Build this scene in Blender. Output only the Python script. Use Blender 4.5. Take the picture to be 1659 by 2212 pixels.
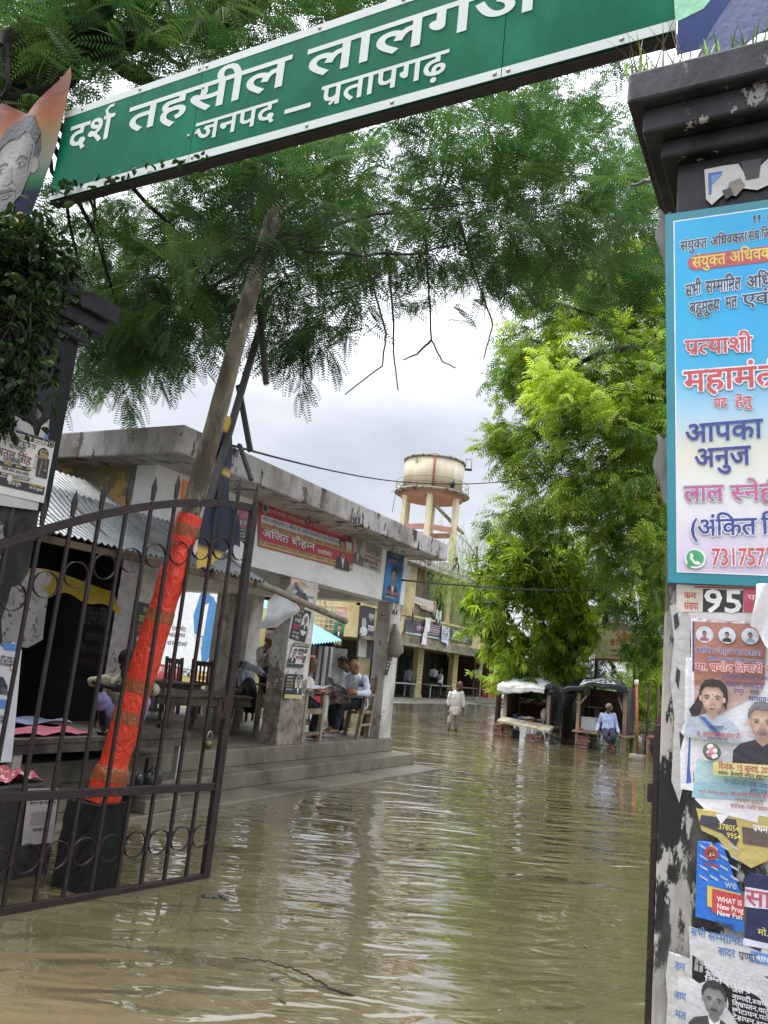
import bpy, bmesh, math, random
import numpy as np
from mathutils import Vector, Matrix, Quaternion
for o in list(bpy.data.objects): bpy.data.objects.remove(o)
SC = bpy.context.scene
COL = SC.collection
rnd = random.Random(7)
nrs = np.random.RandomState(11)

# ---------------------------------------------------------------- camera
FPX, YAW, PITCH, ROLL, EYE = 1720.0, math.radians(28.7), math.radians(10.9), math.radians(5.8), 1.65
_f = np.array([-math.sin(YAW)*math.cos(PITCH), math.cos(YAW)*math.cos(PITCH), math.sin(PITCH)])
_r0 = np.array([math.cos(YAW), math.sin(YAW), 0.0]); _u0 = np.cross(_r0, _f)
_r = _r0*math.cos(ROLL) + _u0*math.sin(ROLL); _u = _u0*math.cos(ROLL) - _r0*math.sin(ROLL)
CAMP = np.array([0, 0, EYE])
cam = bpy.data.cameras.new('camera'); camo = bpy.data.objects.new('camera', cam); COL.objects.link(camo)
cam.sensor_fit = 'VERTICAL'; cam.sensor_height = 36.0; cam.lens = FPX/2212*36.0
cam.clip_start = 0.05; cam.clip_end = 2000
camo.matrix_world = Matrix(((_r[0], _u[0], -_f[0], 0), (_r[1], _u[1], -_f[1], 0), (_r[2], _u[2], -_f[2], EYE), (0, 0, 0, 1)))
SC.camera = camo
SC.render.resolution_x, SC.render.resolution_y = 768, 1024
def _ray(x, y): return (_f*FPX + _r*(x-829.5) - _u*(y-1106))/FPX
def onx(x, y, X): d = _ray(x, y); return CAMP + d*(X/d[0])      # survey helpers: a sight line met with a known plane
def ony(x, y, Y): d = _ray(x, y); return CAMP + d*(Y/d[1])
def onz(x, y, Z=0.0): d = _ray(x, y); return CAMP + d*((Z-EYE)/d[2])
def dep(x, y, D): return CAMP + _ray(x, y)*D

# ---------------------------------------------------------------- sky, sun, exposure
SUN_EL, SUN_AZ = math.radians(64), math.radians(258)     # azimuth clockwise from +Y
W = bpy.data.worlds.new('World'); SC.world = W; W.use_nodes = True
nt = W.node_tree; nt.nodes.clear()
N = nt.nodes.new; LK = nt.links.new
out = N('ShaderNodeOutputWorld'); bg = N('ShaderNodeBackground'); LK(bg.outputs[0], out.inputs[0])
sky = N('ShaderNodeTexSky'); sky.sky_type = 'NISHITA'; sky.sun_disc = False
sky.sun_elevation = SUN_EL; sky.sun_rotation = SUN_AZ; sky.dust_density = 3.0
tc = N('ShaderNodeTexCoord'); sep = N('ShaderNodeSeparateXYZ'); LK(tc.outputs['Generated'], sep.inputs[0])
mp = N('ShaderNodeMapping'); mp.inputs['Scale'].default_value = (1, 1, 2.2); LK(tc.outputs['Generated'], mp.inputs[0])
nz = N('ShaderNodeTexNoise'); nz.inputs['Scale'].default_value = 2.6; nz.inputs['Detail'].default_value = 7; nz.inputs['Roughness'].default_value = .52; nz.inputs['Distortion'].default_value = .25
LK(mp.outputs[0], nz.inputs['Vector'])
cr = N('ShaderNodeValToRGB'); LK(nz.outputs['Fac'], cr.inputs[0])
cr.color_ramp.elements[0].position = .36; cr.color_ramp.elements[0].color = (4.5, 4.75, 5.4, 1)     # grey cloud base
cr.color_ramp.elements[1].position = .66; cr.color_ramp.elements[1].color = (6.7, 6.85, 7.3, 1)        # bright thin cloud
ov = N('ShaderNodeMapRange'); ov.inputs['From Min'].default_value = .3; ov.inputs['From Max'].default_value = .85
ov.inputs['To Min'].default_value = 1.0; ov.inputs['To Max'].default_value = 5.6; LK(sep.outputs['Z'], ov.inputs[0])   # overcast sky: brighter overhead
mul = N('ShaderNodeMix'); mul.data_type = 'RGBA'; mul.blend_type = 'MULTIPLY'; mul.inputs['Factor'].default_value = 1
LK(cr.outputs[0], mul.inputs['A']); LK(ov.outputs[0], mul.inputs['B'])
mx = N('ShaderNodeMix'); mx.data_type = 'RGBA'; mx.inputs['Factor'].default_value = .88
LK(sky.outputs[0], mx.inputs['A']); LK(mul.outputs['Result'], mx.inputs['B']); LK(mx.outputs['Result'], bg.inputs[0])
bg.inputs[1].default_value = .10
sun = bpy.data.lights.new('sun', 'SUN'); sun.energy = 2.2; sun.angle = math.radians(10); sun.color = (1, .95, .86)
suno = bpy.data.objects.new('sun', sun); COL.objects.link(suno)
sd = Vector((math.sin(SUN_AZ)*math.cos(SUN_EL), math.cos(SUN_AZ)*math.cos(SUN_EL), math.sin(SUN_EL)))
suno.rotation_euler = (-sd).to_track_quat('-Z', 'Y').to_euler(); suno.location = (0, 0, 30)
vs = SC.view_settings; vs.view_transform = 'Standard'; vs.look = 'None'; vs.exposure = 0.6; vs.gamma = 1.0; vs.use_curve_mapping = False
SC.cycles.max_bounces = 8; SC.cycles.diffuse_bounces = 4; SC.cycles.glossy_bounces = 3; SC.cycles.transmission_bounces = 4
SC.cycles.sample_clamp_indirect = 6

# ---------------------------------------------------------------- materials
def srgb(h):
    if isinstance(h, str):
        h = h.lstrip('#'); c = [int(h[i:i+2], 16)/255 for i in (0, 2, 4)]
        return tuple(x/12.92 if x <= .04045 else ((x+.055)/1.055)**2.4 for x in c)
    return tuple(h)
_mats = {}
def _new(name):
    m = bpy.data.materials.new(name); m.use_nodes = True
    return m, m.node_tree, m.node_tree.nodes['Principled BSDF']
def paint(col, rough=.6, var=.18, scale=6., metal=0., spec=.5, bump=0., name=None, two=None, stain=None, streak=1.0):
    """plain surface with cloudy wear; two = second colour that shows in patches, stain = (colour, amount)"""
    key = (str(col), rough, var, scale, metal, spec, bump, str(two), str(stain), streak)
    if key in _mats: return _mats[key]
    m, t, b = _new(name or 'paint')
    c = srgb(col); nn = t.nodes.new; lk = t.links.new
    geo = nn('ShaderNodeNewGeometry'); mp_ = nn('ShaderNodeMapping'); lk(geo.outputs['Position'], mp_.inputs[0]); mp_.inputs['Scale'].default_value = (1, 1, 1/streak)
    n1 = nn('ShaderNodeTexNoise'); n1.inputs['Scale'].default_value = scale; n1.inputs['Detail'].default_value = 8; n1.inputs['Roughness'].default_value = .6
    lk(mp_.outputs[0], n1.inputs['Vector'])
    r1 = nn('ShaderNodeValToRGB'); lk(n1.outputs['Fac'], r1.inputs[0])
    lo = tuple(x*(1-var) for x in c)+(1,); hi = tuple(min(1, x*(1+var*.7)) for x in c)+(1,)
    r1.color_ramp.elements[0].position = .3; r1.color_ramp.elements[0].color = lo
    r1.color_ramp.elements[1].position = .7; r1.color_ramp.elements[1].color = hi
    last = r1.outputs[0]
    for k, extra in enumerate([two, stain]):
        if not extra: continue
        ec, amt, sc_ = extra[0], extra[1], (extra[2] if len(extra) > 2 else scale*.35)
        n2 = nn('ShaderNodeTexNoise'); n2.inputs['Scale'].default_value = sc_; n2.inputs['Detail'].default_value = 10; n2.inputs['Roughness'].default_value = .68
        m2 = nn('ShaderNodeMapping'); m2.inputs['Location'].default_value = (3.7*k+1.3, 8.1, 2.2*k); m2.inputs['Scale'].default_value = (1, 1, 1/streak)
        lk(geo.outputs['Position'], m2.inputs[0]); lk(m2.outputs[0], n2.inputs['Vector'])
        r2 = nn('ShaderNodeValToRGB'); lk(n2.outputs['Fac'], r2.inputs[0]); w = .012 if k == 0 else .09
        r2.color_ramp.elements[0].position = max(0, .5+ (0.5-amt)*.42 - w); r2.color_ramp.elements[0].color = (0, 0, 0, 1)
        r2.color_ramp.elements[1].position = min(1, .5+ (0.5-amt)*.42 + w); r2.color_ramp.elements[1].color = (1, 1, 1, 1)
        mxx = nn('ShaderNodeMix'); mxx.data_type = 'RGBA'; lk(r2.outputs[0], mxx.inputs['Factor']); lk(last, mxx.inputs['A'])
        mxx.inputs['B'].default_value = srgb(ec)+(1,); last = mxx.outputs['Result']
    lk(last, b.inputs['Base Color'])
    b.inputs['Roughness'].default_value = rough; b.inputs['Metallic'].default_value = metal; b.inputs['Specular IOR Level'].default_value = spec
    if bump:
        n3 = nn('ShaderNodeTexNoise'); n3.inputs['Scale'].default_value = scale*5; n3.inputs['Detail'].default_value = 6; lk(mp_.outputs[0], n3.inputs['Vector'])
        bp = nn('ShaderNodeBump'); bp.inputs['Strength'].default_value = min(1, bump); bp.inputs['Distance'].default_value = .012*max(1, bump)
        lk(n3.outputs['Fac'], bp.inputs['Height']); lk(bp.outputs[0], b.inputs['Normal'])
    _mats[key] = m
    return m
def leafmat(name, c1, c2, trans=.45, rough=.5, tc_=(1.3, 1.4, .62)):
    """leaf: colour per leaf cluster from the 'tint' attribute, part of the light comes through"""
    m, t, b = _new(name); nn = t.nodes.new; lk = t.links.new
    at_ = nn('ShaderNodeAttribute'); at_.attribute_name = 'tint'
    rp = nn('ShaderNodeValToRGB'); lk(at_.outputs['Fac'], rp.inputs[0])
    rp.color_ramp.elements[0].color = srgb(c1)+(1,); rp.color_ramp.elements[1].color = srgb(c2)+(1,)
    lk(rp.outputs[0], b.inputs['Base Color']); b.inputs['Roughness'].default_value = rough; b.inputs['Specular IOR Level'].default_value = .35
    tr = nn('ShaderNodeBsdfTranslucent'); ms = nn('ShaderNodeMixShader'); ms.inputs[0].default_value = trans
    br = nn('ShaderNodeMix'); br.data_type = 'RGBA'; br.blend_type = 'MULTIPLY'; br.inputs['Factor'].default_value = 1; lk(rp.outputs[0], br.inputs['A']); br.inputs['B'].default_value = tc_+(1,)
    lk(br.outputs['Result'], tr.inputs[0]); o_ = t.nodes['Material Output']
    lk(b.outputs[0], ms.inputs[1]); lk(tr.outputs[0], ms.inputs[2]); lk(ms.outputs[0], o_.inputs['Surface'])
    return m

# ---------------------------------------------------------------- mesh builders
def wroot(o):
    v = Vector((0, 0, 0))
    while o is not None: v += o.location; o = o.parent
    return v
def ortho(d):
    d = Vector(d).normalized(); a = Vector((0, 0, 1)) if abs(d.z) < .95 else Vector((0, 1, 0))
    x = a.cross(d).normalized(); return x, d.cross(x), d
class MB:
    def __init__(s): s.v = []; s.f = []; s.m = []; s.mi = 0; s.smooth = []; s.sm = False
    def add(s, vs_, fs, mi=None):
        b = len(s.v); s.v.extend([tuple(map(float, v)) for v in vs_])
        for f in fs: s.f.append(tuple(b+i for i in f)); s.m.append(s.mi if mi is None else mi); s.smooth.append(s.sm)
        return s
    def box(s, lo, hi, mi=None):
        x0, y0, z0 = lo; x1, y1, z1 = hi
        return s.add([(x0,y0,z0),(x1,y0,z0),(x1,y1,z0),(x0,y1,z0),(x0,y0,z1),(x1,y0,z1),(x1,y1,z1),(x0,y1,z1)],
              [(0,3,2,1),(4,5,6,7),(0,1,5,4),(1,2,6,5),(2,3,7,6),(3,0,4,7)], mi)
    def obox(s, c, ax, ay, az, mi=None):
        c, ax, ay, az = map(Vector, (c, ax, ay, az))
        vs_ = [c+sx*ax+sy*ay+sz*az for sz in (-1,1) for sx, sy in ((-1,-1),(1,-1),(1,1),(-1,1))]
        return s.add(vs_, [(0,3,2,1),(4,5,6,7),(0,1,5,4),(1,2,6,5),(2,3,7,6),(3,0,4,7)], mi)
    def bar(s, a, b, w, h=None, mi=None, up=None):
        a, b = Vector(a), Vector(b); x, y, d = ortho(b-a)
        if up is not None:
            y = Vector(up) - d*Vector(up).dot(d); y.normalize(); x = y.cross(d)
        return s.obox((a+b)/2, x*w/2, y*(h or w)/2, (b-a)/2, mi)
    def tube(s, pts, rad, n=8, mi=None, caps=True, closed=False):
        pts = [Vector(p) for p in pts]; k = len(pts); rad = rad if isinstance(rad, (list, tuple)) else [rad]*k
        vs_ = []; px_ = None
        for i, p in enumerate(pts):
            d = (pts[(i+1) % k]-pts[i-1]) if closed else (pts[min(i+1, k-1)]-pts[max(i-1, 0)])
            if d.length < 1e-9: d = Vector((0, 0, 1))
            x, y, d = ortho(d)
            if px_ is not None:
                x = px_ - d*px_.dot(d); x.normalize(); y = d.cross(x)
            px_ = x
            for j in range(n):
                a = 2*math.pi*j/n; vs_.append(p + rad[i]*(math.cos(a)*x+math.sin(a)*y))
        fs = [(i*n+j, i*n+(j+1) % n, ((i+1) % k)*n+(j+1) % n, ((i+1) % k)*n+j) for i in range(k if closed else k-1) for j in range(n)]
        if caps and not closed: fs += [tuple(range(n-1, -1, -1)), tuple(range((k-1)*n, k*n))]
        q = s.sm; s.sm = True; s.add(vs_, fs, mi); s.sm = q
        return s
    def lathe(s, c, prof, n=24, mi=None, axis=None, cap=True):
        c = Vector(c); vs_ = []
        for r_, z_ in prof:
            for j in range(n):
                a = 2*math.pi*j/n; vs_.append(c + Vector((r_*math.cos(a), r_*math.sin(a), z_)))
        k = len(prof)
        fs = [(i*n+j, i*n+(j+1) % n, (i+1)*n+(j+1) % n, (i+1)*n+j) for i in range(k-1) for j in range(n)]
        if cap: fs += [tuple(range(n-1, -1, -1)), tuple(range((k-1)*n, k*n))]
        return s.add(vs_, fs, mi)
    def ell(s, c, r_, n=16, m_=10, mi=None, rot=None):
        vs_ = []; fs = []; c = Vector(c); R_ = rot or Matrix.Identity(3)
        for i in range(m_+1):
            th = math.pi*i/m_
            for j in range(n):
                a = 2*math.pi*j/n
                vs_.append(c + R_ @ Vector((r_[0]*math.sin(th)*math.cos(a), r_[1]*math.sin(th)*math.sin(a), -r_[2]*math.cos(th))))
        fs = [(i*n+j, i*n+(j+1) % n, (i+1)*n+(j+1) % n, (i+1)*n+j) for i in range(m_) for j in range(n)]
        q = s.sm; s.sm = True; s.add(vs_, fs, mi); s.sm = q
        return s
    def prism(s, poly, a, b, mi=None):
        """poly = 3-D outline, swept from offset a to offset b"""
        n = len(poly); a, b = Vector(a), Vector(b)
        vs_ = [Vector(p)+a for p in poly]+[Vector(p)+b for p in poly]
        fs = [tuple(range(n-1, -1, -1)), tuple(range(n, 2*n))]+[(i, (i+1) % n, n+(i+1) % n, n+i) for i in range(n)]
        return s.add(vs_, fs, mi)
    def grid(s, fn, nu, nv, mi=None):
        vs_ = [fn(i/nu, j/nv) for j in range(nv+1) for i in range(nu+1)]
        fs = [(j*(nu+1)+i, j*(nu+1)+i+1, (j+1)*(nu+1)+i+1, (j+1)*(nu+1)+i) for j in range(nv) for i in range(nu)]
        return s.add(vs_, fs, mi)
    def build(s, name, mats, parent=None, local=False, bevel=0, **kw):
        me = bpy.data.meshes.new(name); off = Vector((0, 0, 0)) if local or parent is None else wroot(parent)
        me.from_pydata([(x-off.x, y-off.y, z-off.z) for x, y, z in s.v], [], s.f)
        for m in (mats if isinstance(mats, (list, tuple)) else [mats]): me.materials.append(m)
        me.polygons.foreach_set('material_index', s.m); me.polygons.foreach_set('use_smooth', s.smooth)
        bm = bmesh.new(); bm.from_mesh(me); bmesh.ops.recalc_face_normals(bm, faces=bm.faces); bm.to_mesh(me); bm.free()
        o = bpy.data.objects.new(name, me); COL.objects.link(o); o.parent = parent
        if bevel:
            md = o.modifiers.new('edge', 'BEVEL'); md.width = bevel; md.segments = 2; md.limit_method = 'ANGLE'; md.angle_limit = math.radians(40)
        for k, v in kw.items(): o[k] = v
        return o
def thing(name, label, cat, loc, rotz=0, group=None, kind=None):
    o = bpy.data.objects.new(name, None); COL.objects.link(o); o.location = Vector([float(c) for c in loc]); o.rotation_euler = (0, 0, rotz)
    o.empty_display_size = .2
    tag(o, label, cat, group, kind); return o
def tag(o, label=None, cat=None, group=None, kind=None):
    if label: o['label'] = label
    if cat: o['category'] = cat
    if group: o['group'] = group
    if kind: o['kind'] = kind
    return o
def copytree(o, loc, rotz, label, parent=None):
    c = o.copy(); COL.objects.link(c)
    if parent is None:
        c.location = loc; c.rotation_euler = (0, 0, rotz); c['label'] = label
    else: c.parent = parent
    for ch in list(o.children): copytree(ch, None, None, None, c)
    return c
# ---------------------------------------------------------------- lettering: Devanagari / Latin glyph outlines laid out by hand
_gl = {}
_tc = bpy.data.curves.new('glyph', 'FONT'); _tc.resolution_u = 2; _tc.offset = .017; _to = bpy.data.objects.new('glyph', _tc); COL.objects.link(_to)
def _mesh_of(s_):
    _tc.body = s_; bpy.context.view_layer.update()
    ev = _to.evaluated_get(bpy.context.evaluated_depsgraph_get()); me = ev.to_mesh()
    v = np.array([(p.co.x, p.co.y) for p in me.vertices]).reshape(-1, 2)
    me.calc_loop_triangles(); f = np.array([tuple(t.vertices) for t in me.loop_triangles], dtype=int).reshape(-1, 3)
    ev.to_mesh_clear(); return v, f
_BASE = {}
def glyph(ch):
    """(verts, tris, advance) of one code point"""
    if ch in _gl: return _gl[ch]
    _tc.offset = 0 if ch in 'शभ' else .017
    v, f = _mesh_of(ch)
    if ch in 'शभ':
        k_ = len(v); sh = [(.018, 0), (-.018, 0), (0, .018), (0, -.018)]
        v = np.vstack([np.column_stack([v+np.array(d), np.full(k_, i*.00001)]) for i, d in enumerate(sh)]); f = np.vstack([f+i*k_ for i in range(4)])
    else: v = np.column_stack([v, np.zeros(len(v))]) if len(v) else np.zeros((0, 3))
    _tc.offset = .017
    if not len(v): r_ = (v, f, .28)
    else:
        if not _BASE: _BASE['I'] = _mesh_of('IIII')[0][:, 0].max()
        adv = _mesh_of(ch+'IIII')[0][:, 0].max()-_BASE['I']
        r_ = (v, f, float(adv))
    _gl[ch] = r_; return r_
def clipx(v, f, x1):
    """keep the part of a glyph left of x1"""
    V = []; F = []
    for t in f:
        p = [tuple(v[i]) for i in t]; q = []
        for i in range(3):
            a, b = p[i], p[(i+1) % 3]
            if a[0] <= x1: q.append(a)
            if (a[0] <= x1) != (b[0] <= x1):
                k = (x1-a[0])/(b[0]-a[0]); q.append((x1, a[1]+k*(b[1]-a[1]), a[2]))
        if len(q) >= 3:
            b0 = len(V); V += q; F += [(b0, b0+i, b0+i+1) for i in range(1, len(q)-1)]
    return np.array(V).reshape(-1, 3), np.array(F, dtype=int).reshape(-1, 3)
CONS = set(chr(c) for c in range(0x915, 0x93a)) | set(chr(c) for c in range(0x958, 0x960))
VIR = '\u094d'; IM = '\u093f'
def stroke(pts, w):
    V = []; F = []
    for i, (x, y) in enumerate(pts):
        a = pts[max(0, i-1)]; b = pts[min(len(pts)-1, i+1)]; dx, dy = b[0]-a[0], b[1]-a[1]; l = math.hypot(dx, dy) or 1
        nx, ny = -dy/l*w/2, dx/l*w/2; V += [(x+nx, y+ny), (x-nx, y-ny)]
    for i in range(len(pts)-1): F += [(2*i, 2*i+1, 2*i+3), (2*i, 2*i+3, 2*i+2)]
    return np.column_stack([np.array(V), np.zeros(len(V))]), np.array(F, dtype=int)
def stemx(v):
    lo = v[(v[:, 1] < .25) & (v[:, 1] > -.05)]
    return float(lo[:, 0].max()) if len(lo) else float(v[:, 0].max())
def shape(text):
    """glyph run -> (verts, tris, width): reordered i-signs, half letters, reph and rakar"""
    VV = []; FF = []; x = 0.0; n = 0; i = 0
    def put(v, f, dx, dy=0.):
        nonlocal n
        if len(v):
            VV.append(v+np.array([dx, dy, (len(VV) % 6)*.00006])); FF.append(f+n); n += len(v)
    while i < len(text):
        ch = text[i]
        if ch not in CONS:
            v, f, a = glyph(ch); put(v, f, x); x += a; i += 1; continue
        cl = [ch]; i += 1; marks = []
        while i < len(text):
            c = text[i]
            if c == VIR and i+1 < len(text) and text[i+1] in CONS: cl.append(text[i+1]); i += 2
            elif '\u0900' <= c <= '\u0903' or c == '\u093c' or ('\u093e' <= c <= '\u094d'): marks.append(c); i += 1
            else: break
        reph = False; rak = False
        if len(cl) > 1 and cl[0] == '\u0930': reph = True; cl = cl[1:]
        if len(cl) > 1 and cl[-1] == '\u0930': rak = True; cl = cl[:-1]
        if IM in marks:
            v, f, a = glyph(IM); put(v, f, x); x += a; marks.remove(IM)
        for k, c in enumerate(cl):
            v, f, a = glyph(c)
            if k < len(cl)-1:
                sx = stemx(v); cut = sx-.128 if c not in '\u0915\u092b' else sx*.86
                v, f = clipx(v, f, cut); put(v, f, x); x += cut
            else:
                if rak:
                    sx = stemx(v); vv, ff = stroke([(sx-.05, .22), (sx-.26, .02)], .085); put(vv, ff, x)
                put(v, f, x); x0 = x; x += a
        for c in marks:
            v, f, a = glyph(c)
            if c == '\u093c': put(v, f, x)
            else: put(v, f, x)
            x += a
        if reph:
            e = x-.10; vv, ff = stroke([(e, .60), (e-.10, .68), (e-.13, .78), (e-.06, .86), (e+.06, .87)], .075); put(vv, ff, 0)
    if not VV: return np.zeros((0, 3)), np.zeros((0, 3), dtype=int), x
    return np.vstack(VV), np.vstack(FF), x
_sh = {}
def shaped(t):
    if t not in _sh: _sh[t] = shape(t)
    return _sh[t]

class Sheet:
    """a printed sheet: flat printing (rectangles, letters, portraits) that lies on one bent sheet surface.
    o = top-left corner, U/V = full width/height vectors, nrm = outward normal; print coordinates 0..1, y downwards"""
    def __init__(s, root, o, U, V, nrm, wave=.0015, seed=0, n=(22, 22), tear=None, fall=None):
        s.root = root; s.o, s.U, s.V, s.n = Vector([float(c) for c in o]), Vector([float(c) for c in U]), Vector([float(c) for c in V]), Vector([float(c) for c in nrm]).normalized()
        s.w, s.h = s.U.length, s.V.length; s.wave = wave; s.ph = seed*1.7; s.layer = 0; s.nn = n; s.fall = fall
        s.rects = MB(); s.rm = []; s.txt = MB(); s.tm = []; s.tear = tear
    def P(s, x, y, k=0.):
        d = s.wave*(1+.6*math.sin(x*7+s.ph+y*3)+.4*math.sin(y*9+s.ph*2-x*4)) + k
        if s.fall: d += s.fall(x, y)
        return s.o + s.U*x + s.V*y + s.n*d
    def base(s, col, rough=.45, name='paper', mat=None):
        mb = MB(); nu, nv = s.nn; mb.sm = True
        if s.tear:
            v, f = s._poly(s.tear, 1e-9); v, f = s._fine(v, f); mb.add(v, f)
        else: mb.grid(lambda a, b: s.P(a, b), nu, nv)
        mb.build(name, mat or paint(col, rough, .12, 7, bump=.35), s.root); return s
    def _poly(s, pts, k=0.):
        from mathutils.geometry import tessellate_polygon
        # refine the outline, then fill
        q = []
        for i in range(len(pts)):
            a, b = pts[i], pts[(i+1) % len(pts)]; q += [(a[0]+(b[0]-a[0])*t/3, a[1]+(b[1]-a[1])*t/3) for t in range(3)]
        tri = tessellate_polygon([[Vector((a, b, 0)) for a, b in q]])
        return ([(a, b, k) for a, b in q] if k else [s.P(a, b, 0) for a, b in q]), [tuple(t) for t in tri]
    def _fine(s, v, f, L=.075):
        bm = bmesh.new(); vv = [bm.verts.new(p) for p in v]
        for q in f:
            try: bm.faces.new([vv[i] for i in q])
            except ValueError: pass
        for _ in range(5):
            ed = [e for e in bm.edges if (e.verts[0].co-e.verts[1].co).length > L]
            if not ed: break
            bmesh.ops.subdivide_edges(bm, edges=ed, cuts=1); bmesh.ops.triangulate(bm, faces=[q for q in bm.faces if len(q.verts) > 3])
        bm.verts.index_update(); v2 = [s.P(*p.co) for p in bm.verts]; f2 = [tuple(p.index for p in q.verts) for q in bm.faces]; bm.free(); return v2, f2
    def _mi(s, lst, col, rough=.5):
        if not isinstance(col, bpy.types.Material):                 # sun-faded inks
            c_ = srgb(col); g_ = sum(c_)/3; col = tuple(round((x*.80+g_*.14+.02)*.92, 4) for x in c_)
        m = col if isinstance(col, bpy.types.Material) else paint(col, rough, .16, 7, bump=.3)
        if m not in lst: lst.append(m)
        return lst.index(m)
    def poly(s, pts, col):
        s.layer += 1; v, f = s._poly(pts, .0009+.00012*s.layer+s.wave*.2+(.0015 if s.fall else 0)); s.rects.add(v, f, s._mi(s.rm, col)); return s
    def r(s, x0, y0, x1, y1, col, n=4):
        s.layer += 1; k = .0009+.00012*s.layer+s.wave*.2+(.0015 if s.fall else 0)
        s.rects.grid(lambda a, b: (x0+(x1-x0)*a, y0+(y1-y0)*b, k), n, n, s._mi(s.rm, col)); return s
    def e(s, cx, cy, rx, ry, col, n=22):
        return s.poly([(cx+rx*math.cos(2*math.pi*i/n), cy+ry*math.sin(2*math.pi*i/n)) for i in range(n)], col)
    def line(s, pts, w, col):
        ar = s.w/s.h
        for a, b in zip(pts, pts[1:]):
            dx, dy = b[0]-a[0], (b[1]-a[1])/ar; l = math.hypot(dx, dy) or 1; nx, ny = -dy/l*w/2, dx/l*w/2*ar
            s.poly([(a[0]+nx, a[1]+ny), (b[0]+nx, b[1]+ny), (b[0]-nx, b[1]-ny), (a[0]-nx, a[1]-ny)], col)
        return s
    def t(s, text, x, y, h, col, w=None, sl=0., edge=None):
        """text with its head line at y, letter body height h (share of the sheet's height); w = width it is fitted to"""
        v, f, wd = shaped(text)
        if not len(v): return s
        sy = h/.62; sx = sy*s.h/s.w
        if w: sx = w/max(wd, .01)
        passes = [(0, 0, col)]
        if edge:
            e_ = h*.07; passes = [(dx*e_*s.h/s.w, dy*e_, edge) for dx, dy in ((1, 0), (-1, 0), (0, 1), (0, -1), (.7, .7), (-.7, .7), (.7, -.7), (-.7, -.7))]+passes
        for dx, dy, c in passes:
            if c is not edge or dx == passes[0][0]: s.layer += 1
            k = .0009+.00012*(s.layer+2)+s.wave*.2+(.0015 if s.fall else 0)
            s.txt.add([s.P(x+dx+p[0]*sx, y+dy+(.62-p[1])*sy+sl*p[0]*sx, k+p[2]) for p in v], [tuple(q) for q in f], s._mi(s.tm, c))
        return s
    def face(s, cx, cy, w, sk='#b98a6a', hair='#1a1614', coat='#20222a', shirt='#e8e8ea', tash=True, back=None, h=None, bw=False, coll=True):
        """a printed head-and-shoulders portrait, cx cy = middle of the face, w = head width (share of sheet width)"""
        ar = s.w/s.h; hy = w*1.28*ar; q = lambda dx, dy: (cx+dx*w, cy+dy*hy)
        E = lambda dx, dy, rx, ry, c: s.e(cx+dx*w, cy+dy*hy, rx*w, ry*hy, c, 14)
        if back: s.e(cx, cy+.25*hy, w*1.15, hy*1.05, back)
        s.poly([q(-1.15, 1.45), q(-1.1, .98), q(-.85, .75), q(-.3, .58), q(.3, .58), q(.85, .75), q(1.1, .98), q(1.15, 1.45)], coat)
        if coll: s.poly([q(-.27, .58), q(.27, .58), q(.05, 1.3), q(-.05, 1.3)], shirt)
        s.poly([q(-.2, .2), q(.2, .2), q(.22, .62), q(0, .76), q(-.22, .62)], sk)
        E(0, -.16, .56, .5, hair); E(-.49, .04, .07, .1, sk); E(.49, .04, .07, .1, sk)
        s.poly([q(-.46, -.2), q(-.3, -.38), q(0, -.42), q(.3, -.38), q(.46, -.2), q(.45, .12), q(.34, .38), q(.12, .53), q(-.12, .53), q(-.34, .38), q(-.45, .12)], sk)
        sh_ = tuple(x*.62 for x in srgb(sk)); hi_ = tuple(min(1, x*1.18) for x in srgb(sk)); FO = [(-.46, -.2), (-.3, -.38), (0, -.42), (.3, -.38), (.46, -.2), (.45, .12), (.34, .38), (.12, .53), (-.12, .53), (-.34, .38), (-.45, .12)]
        for i in range(8):                                                   # printed tones from the cheek edge to the lit side
            k_ = 1-.105*i; ox, oy = -.02*i, .002*i; c_ = tuple(round(l+(h2-l)*(i/7)**.7, 4) for l, h2 in zip(sh_, hi_)); s.poly([q(x*k_+ox, y*k_+oy) for x, y in FO], c_)
        for i in range(3): c_ = tuple(round(l*(.8-.1*i), 4) for l in srgb(sk)); s.poly([q(-.24+.03*i, .5), q(0, .545), q(.24-.03*i, .5), q(.21-.03*i, .6), q(0, .73-.05*i), q(-.21+.03*i, .6)], c_)
        md_ = tuple(x*.8 for x in srgb(sk))
        for sg in (-1, 1):
            for i in range(3): E(sg*.22, -.01, .135-.02*i, .075-.014*i, tuple(round(x*(.92-.1*i), 4) for x in srgb(sk)))
            E(sg*.1, .205, .03, .022, tuple(x*.55 for x in srgb(sk))); s.poly([q(sg*.13, .2), q(sg*.2, .3), q(sg*.235, .42), q(sg*.215, .42), q(sg*.18, .3)], md_)
        s.poly([q(-.46, -.2), q(-.40, -.33), q(-.2, -.42), q(.02, -.38), q(.18, -.44), q(.38, -.34), q(.46, -.2), q(.52, -.35), q(.3, -.62), q(0, -.68), q(-.32, -.6), q(-.53, -.34)], hair)
        dk = tuple(x*.25 for x in srgb(sk)); md = tuple(x*.72 for x in srgb(sk))
        for sg in (-1, 1):
            s.poly([q(sg*.1, -.07), q(sg*.2, -.115), q(sg*.36, -.06), q(sg*.35, -.035), q(sg*.2, -.075), q(sg*.1, -.04)], hair)
            s.poly([q(sg*.125, .022), q(sg*.17, -.004), q(sg*.23, -.012), q(sg*.29, .002), q(sg*.32, .022), q(sg*.25, .036), q(sg*.18, .036)], '#b5a89c'); E(sg*.222, .011, .042, .024, '#17110f'); s.poly([q(sg*.115, .022), q(sg*.17, -.012), q(sg*.23, -.024), q(sg*.30, -.006), q(sg*.335, .018), q(sg*.29, .004), q(sg*.23, -.008), q(sg*.17, .0)], '#17110f')
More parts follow.
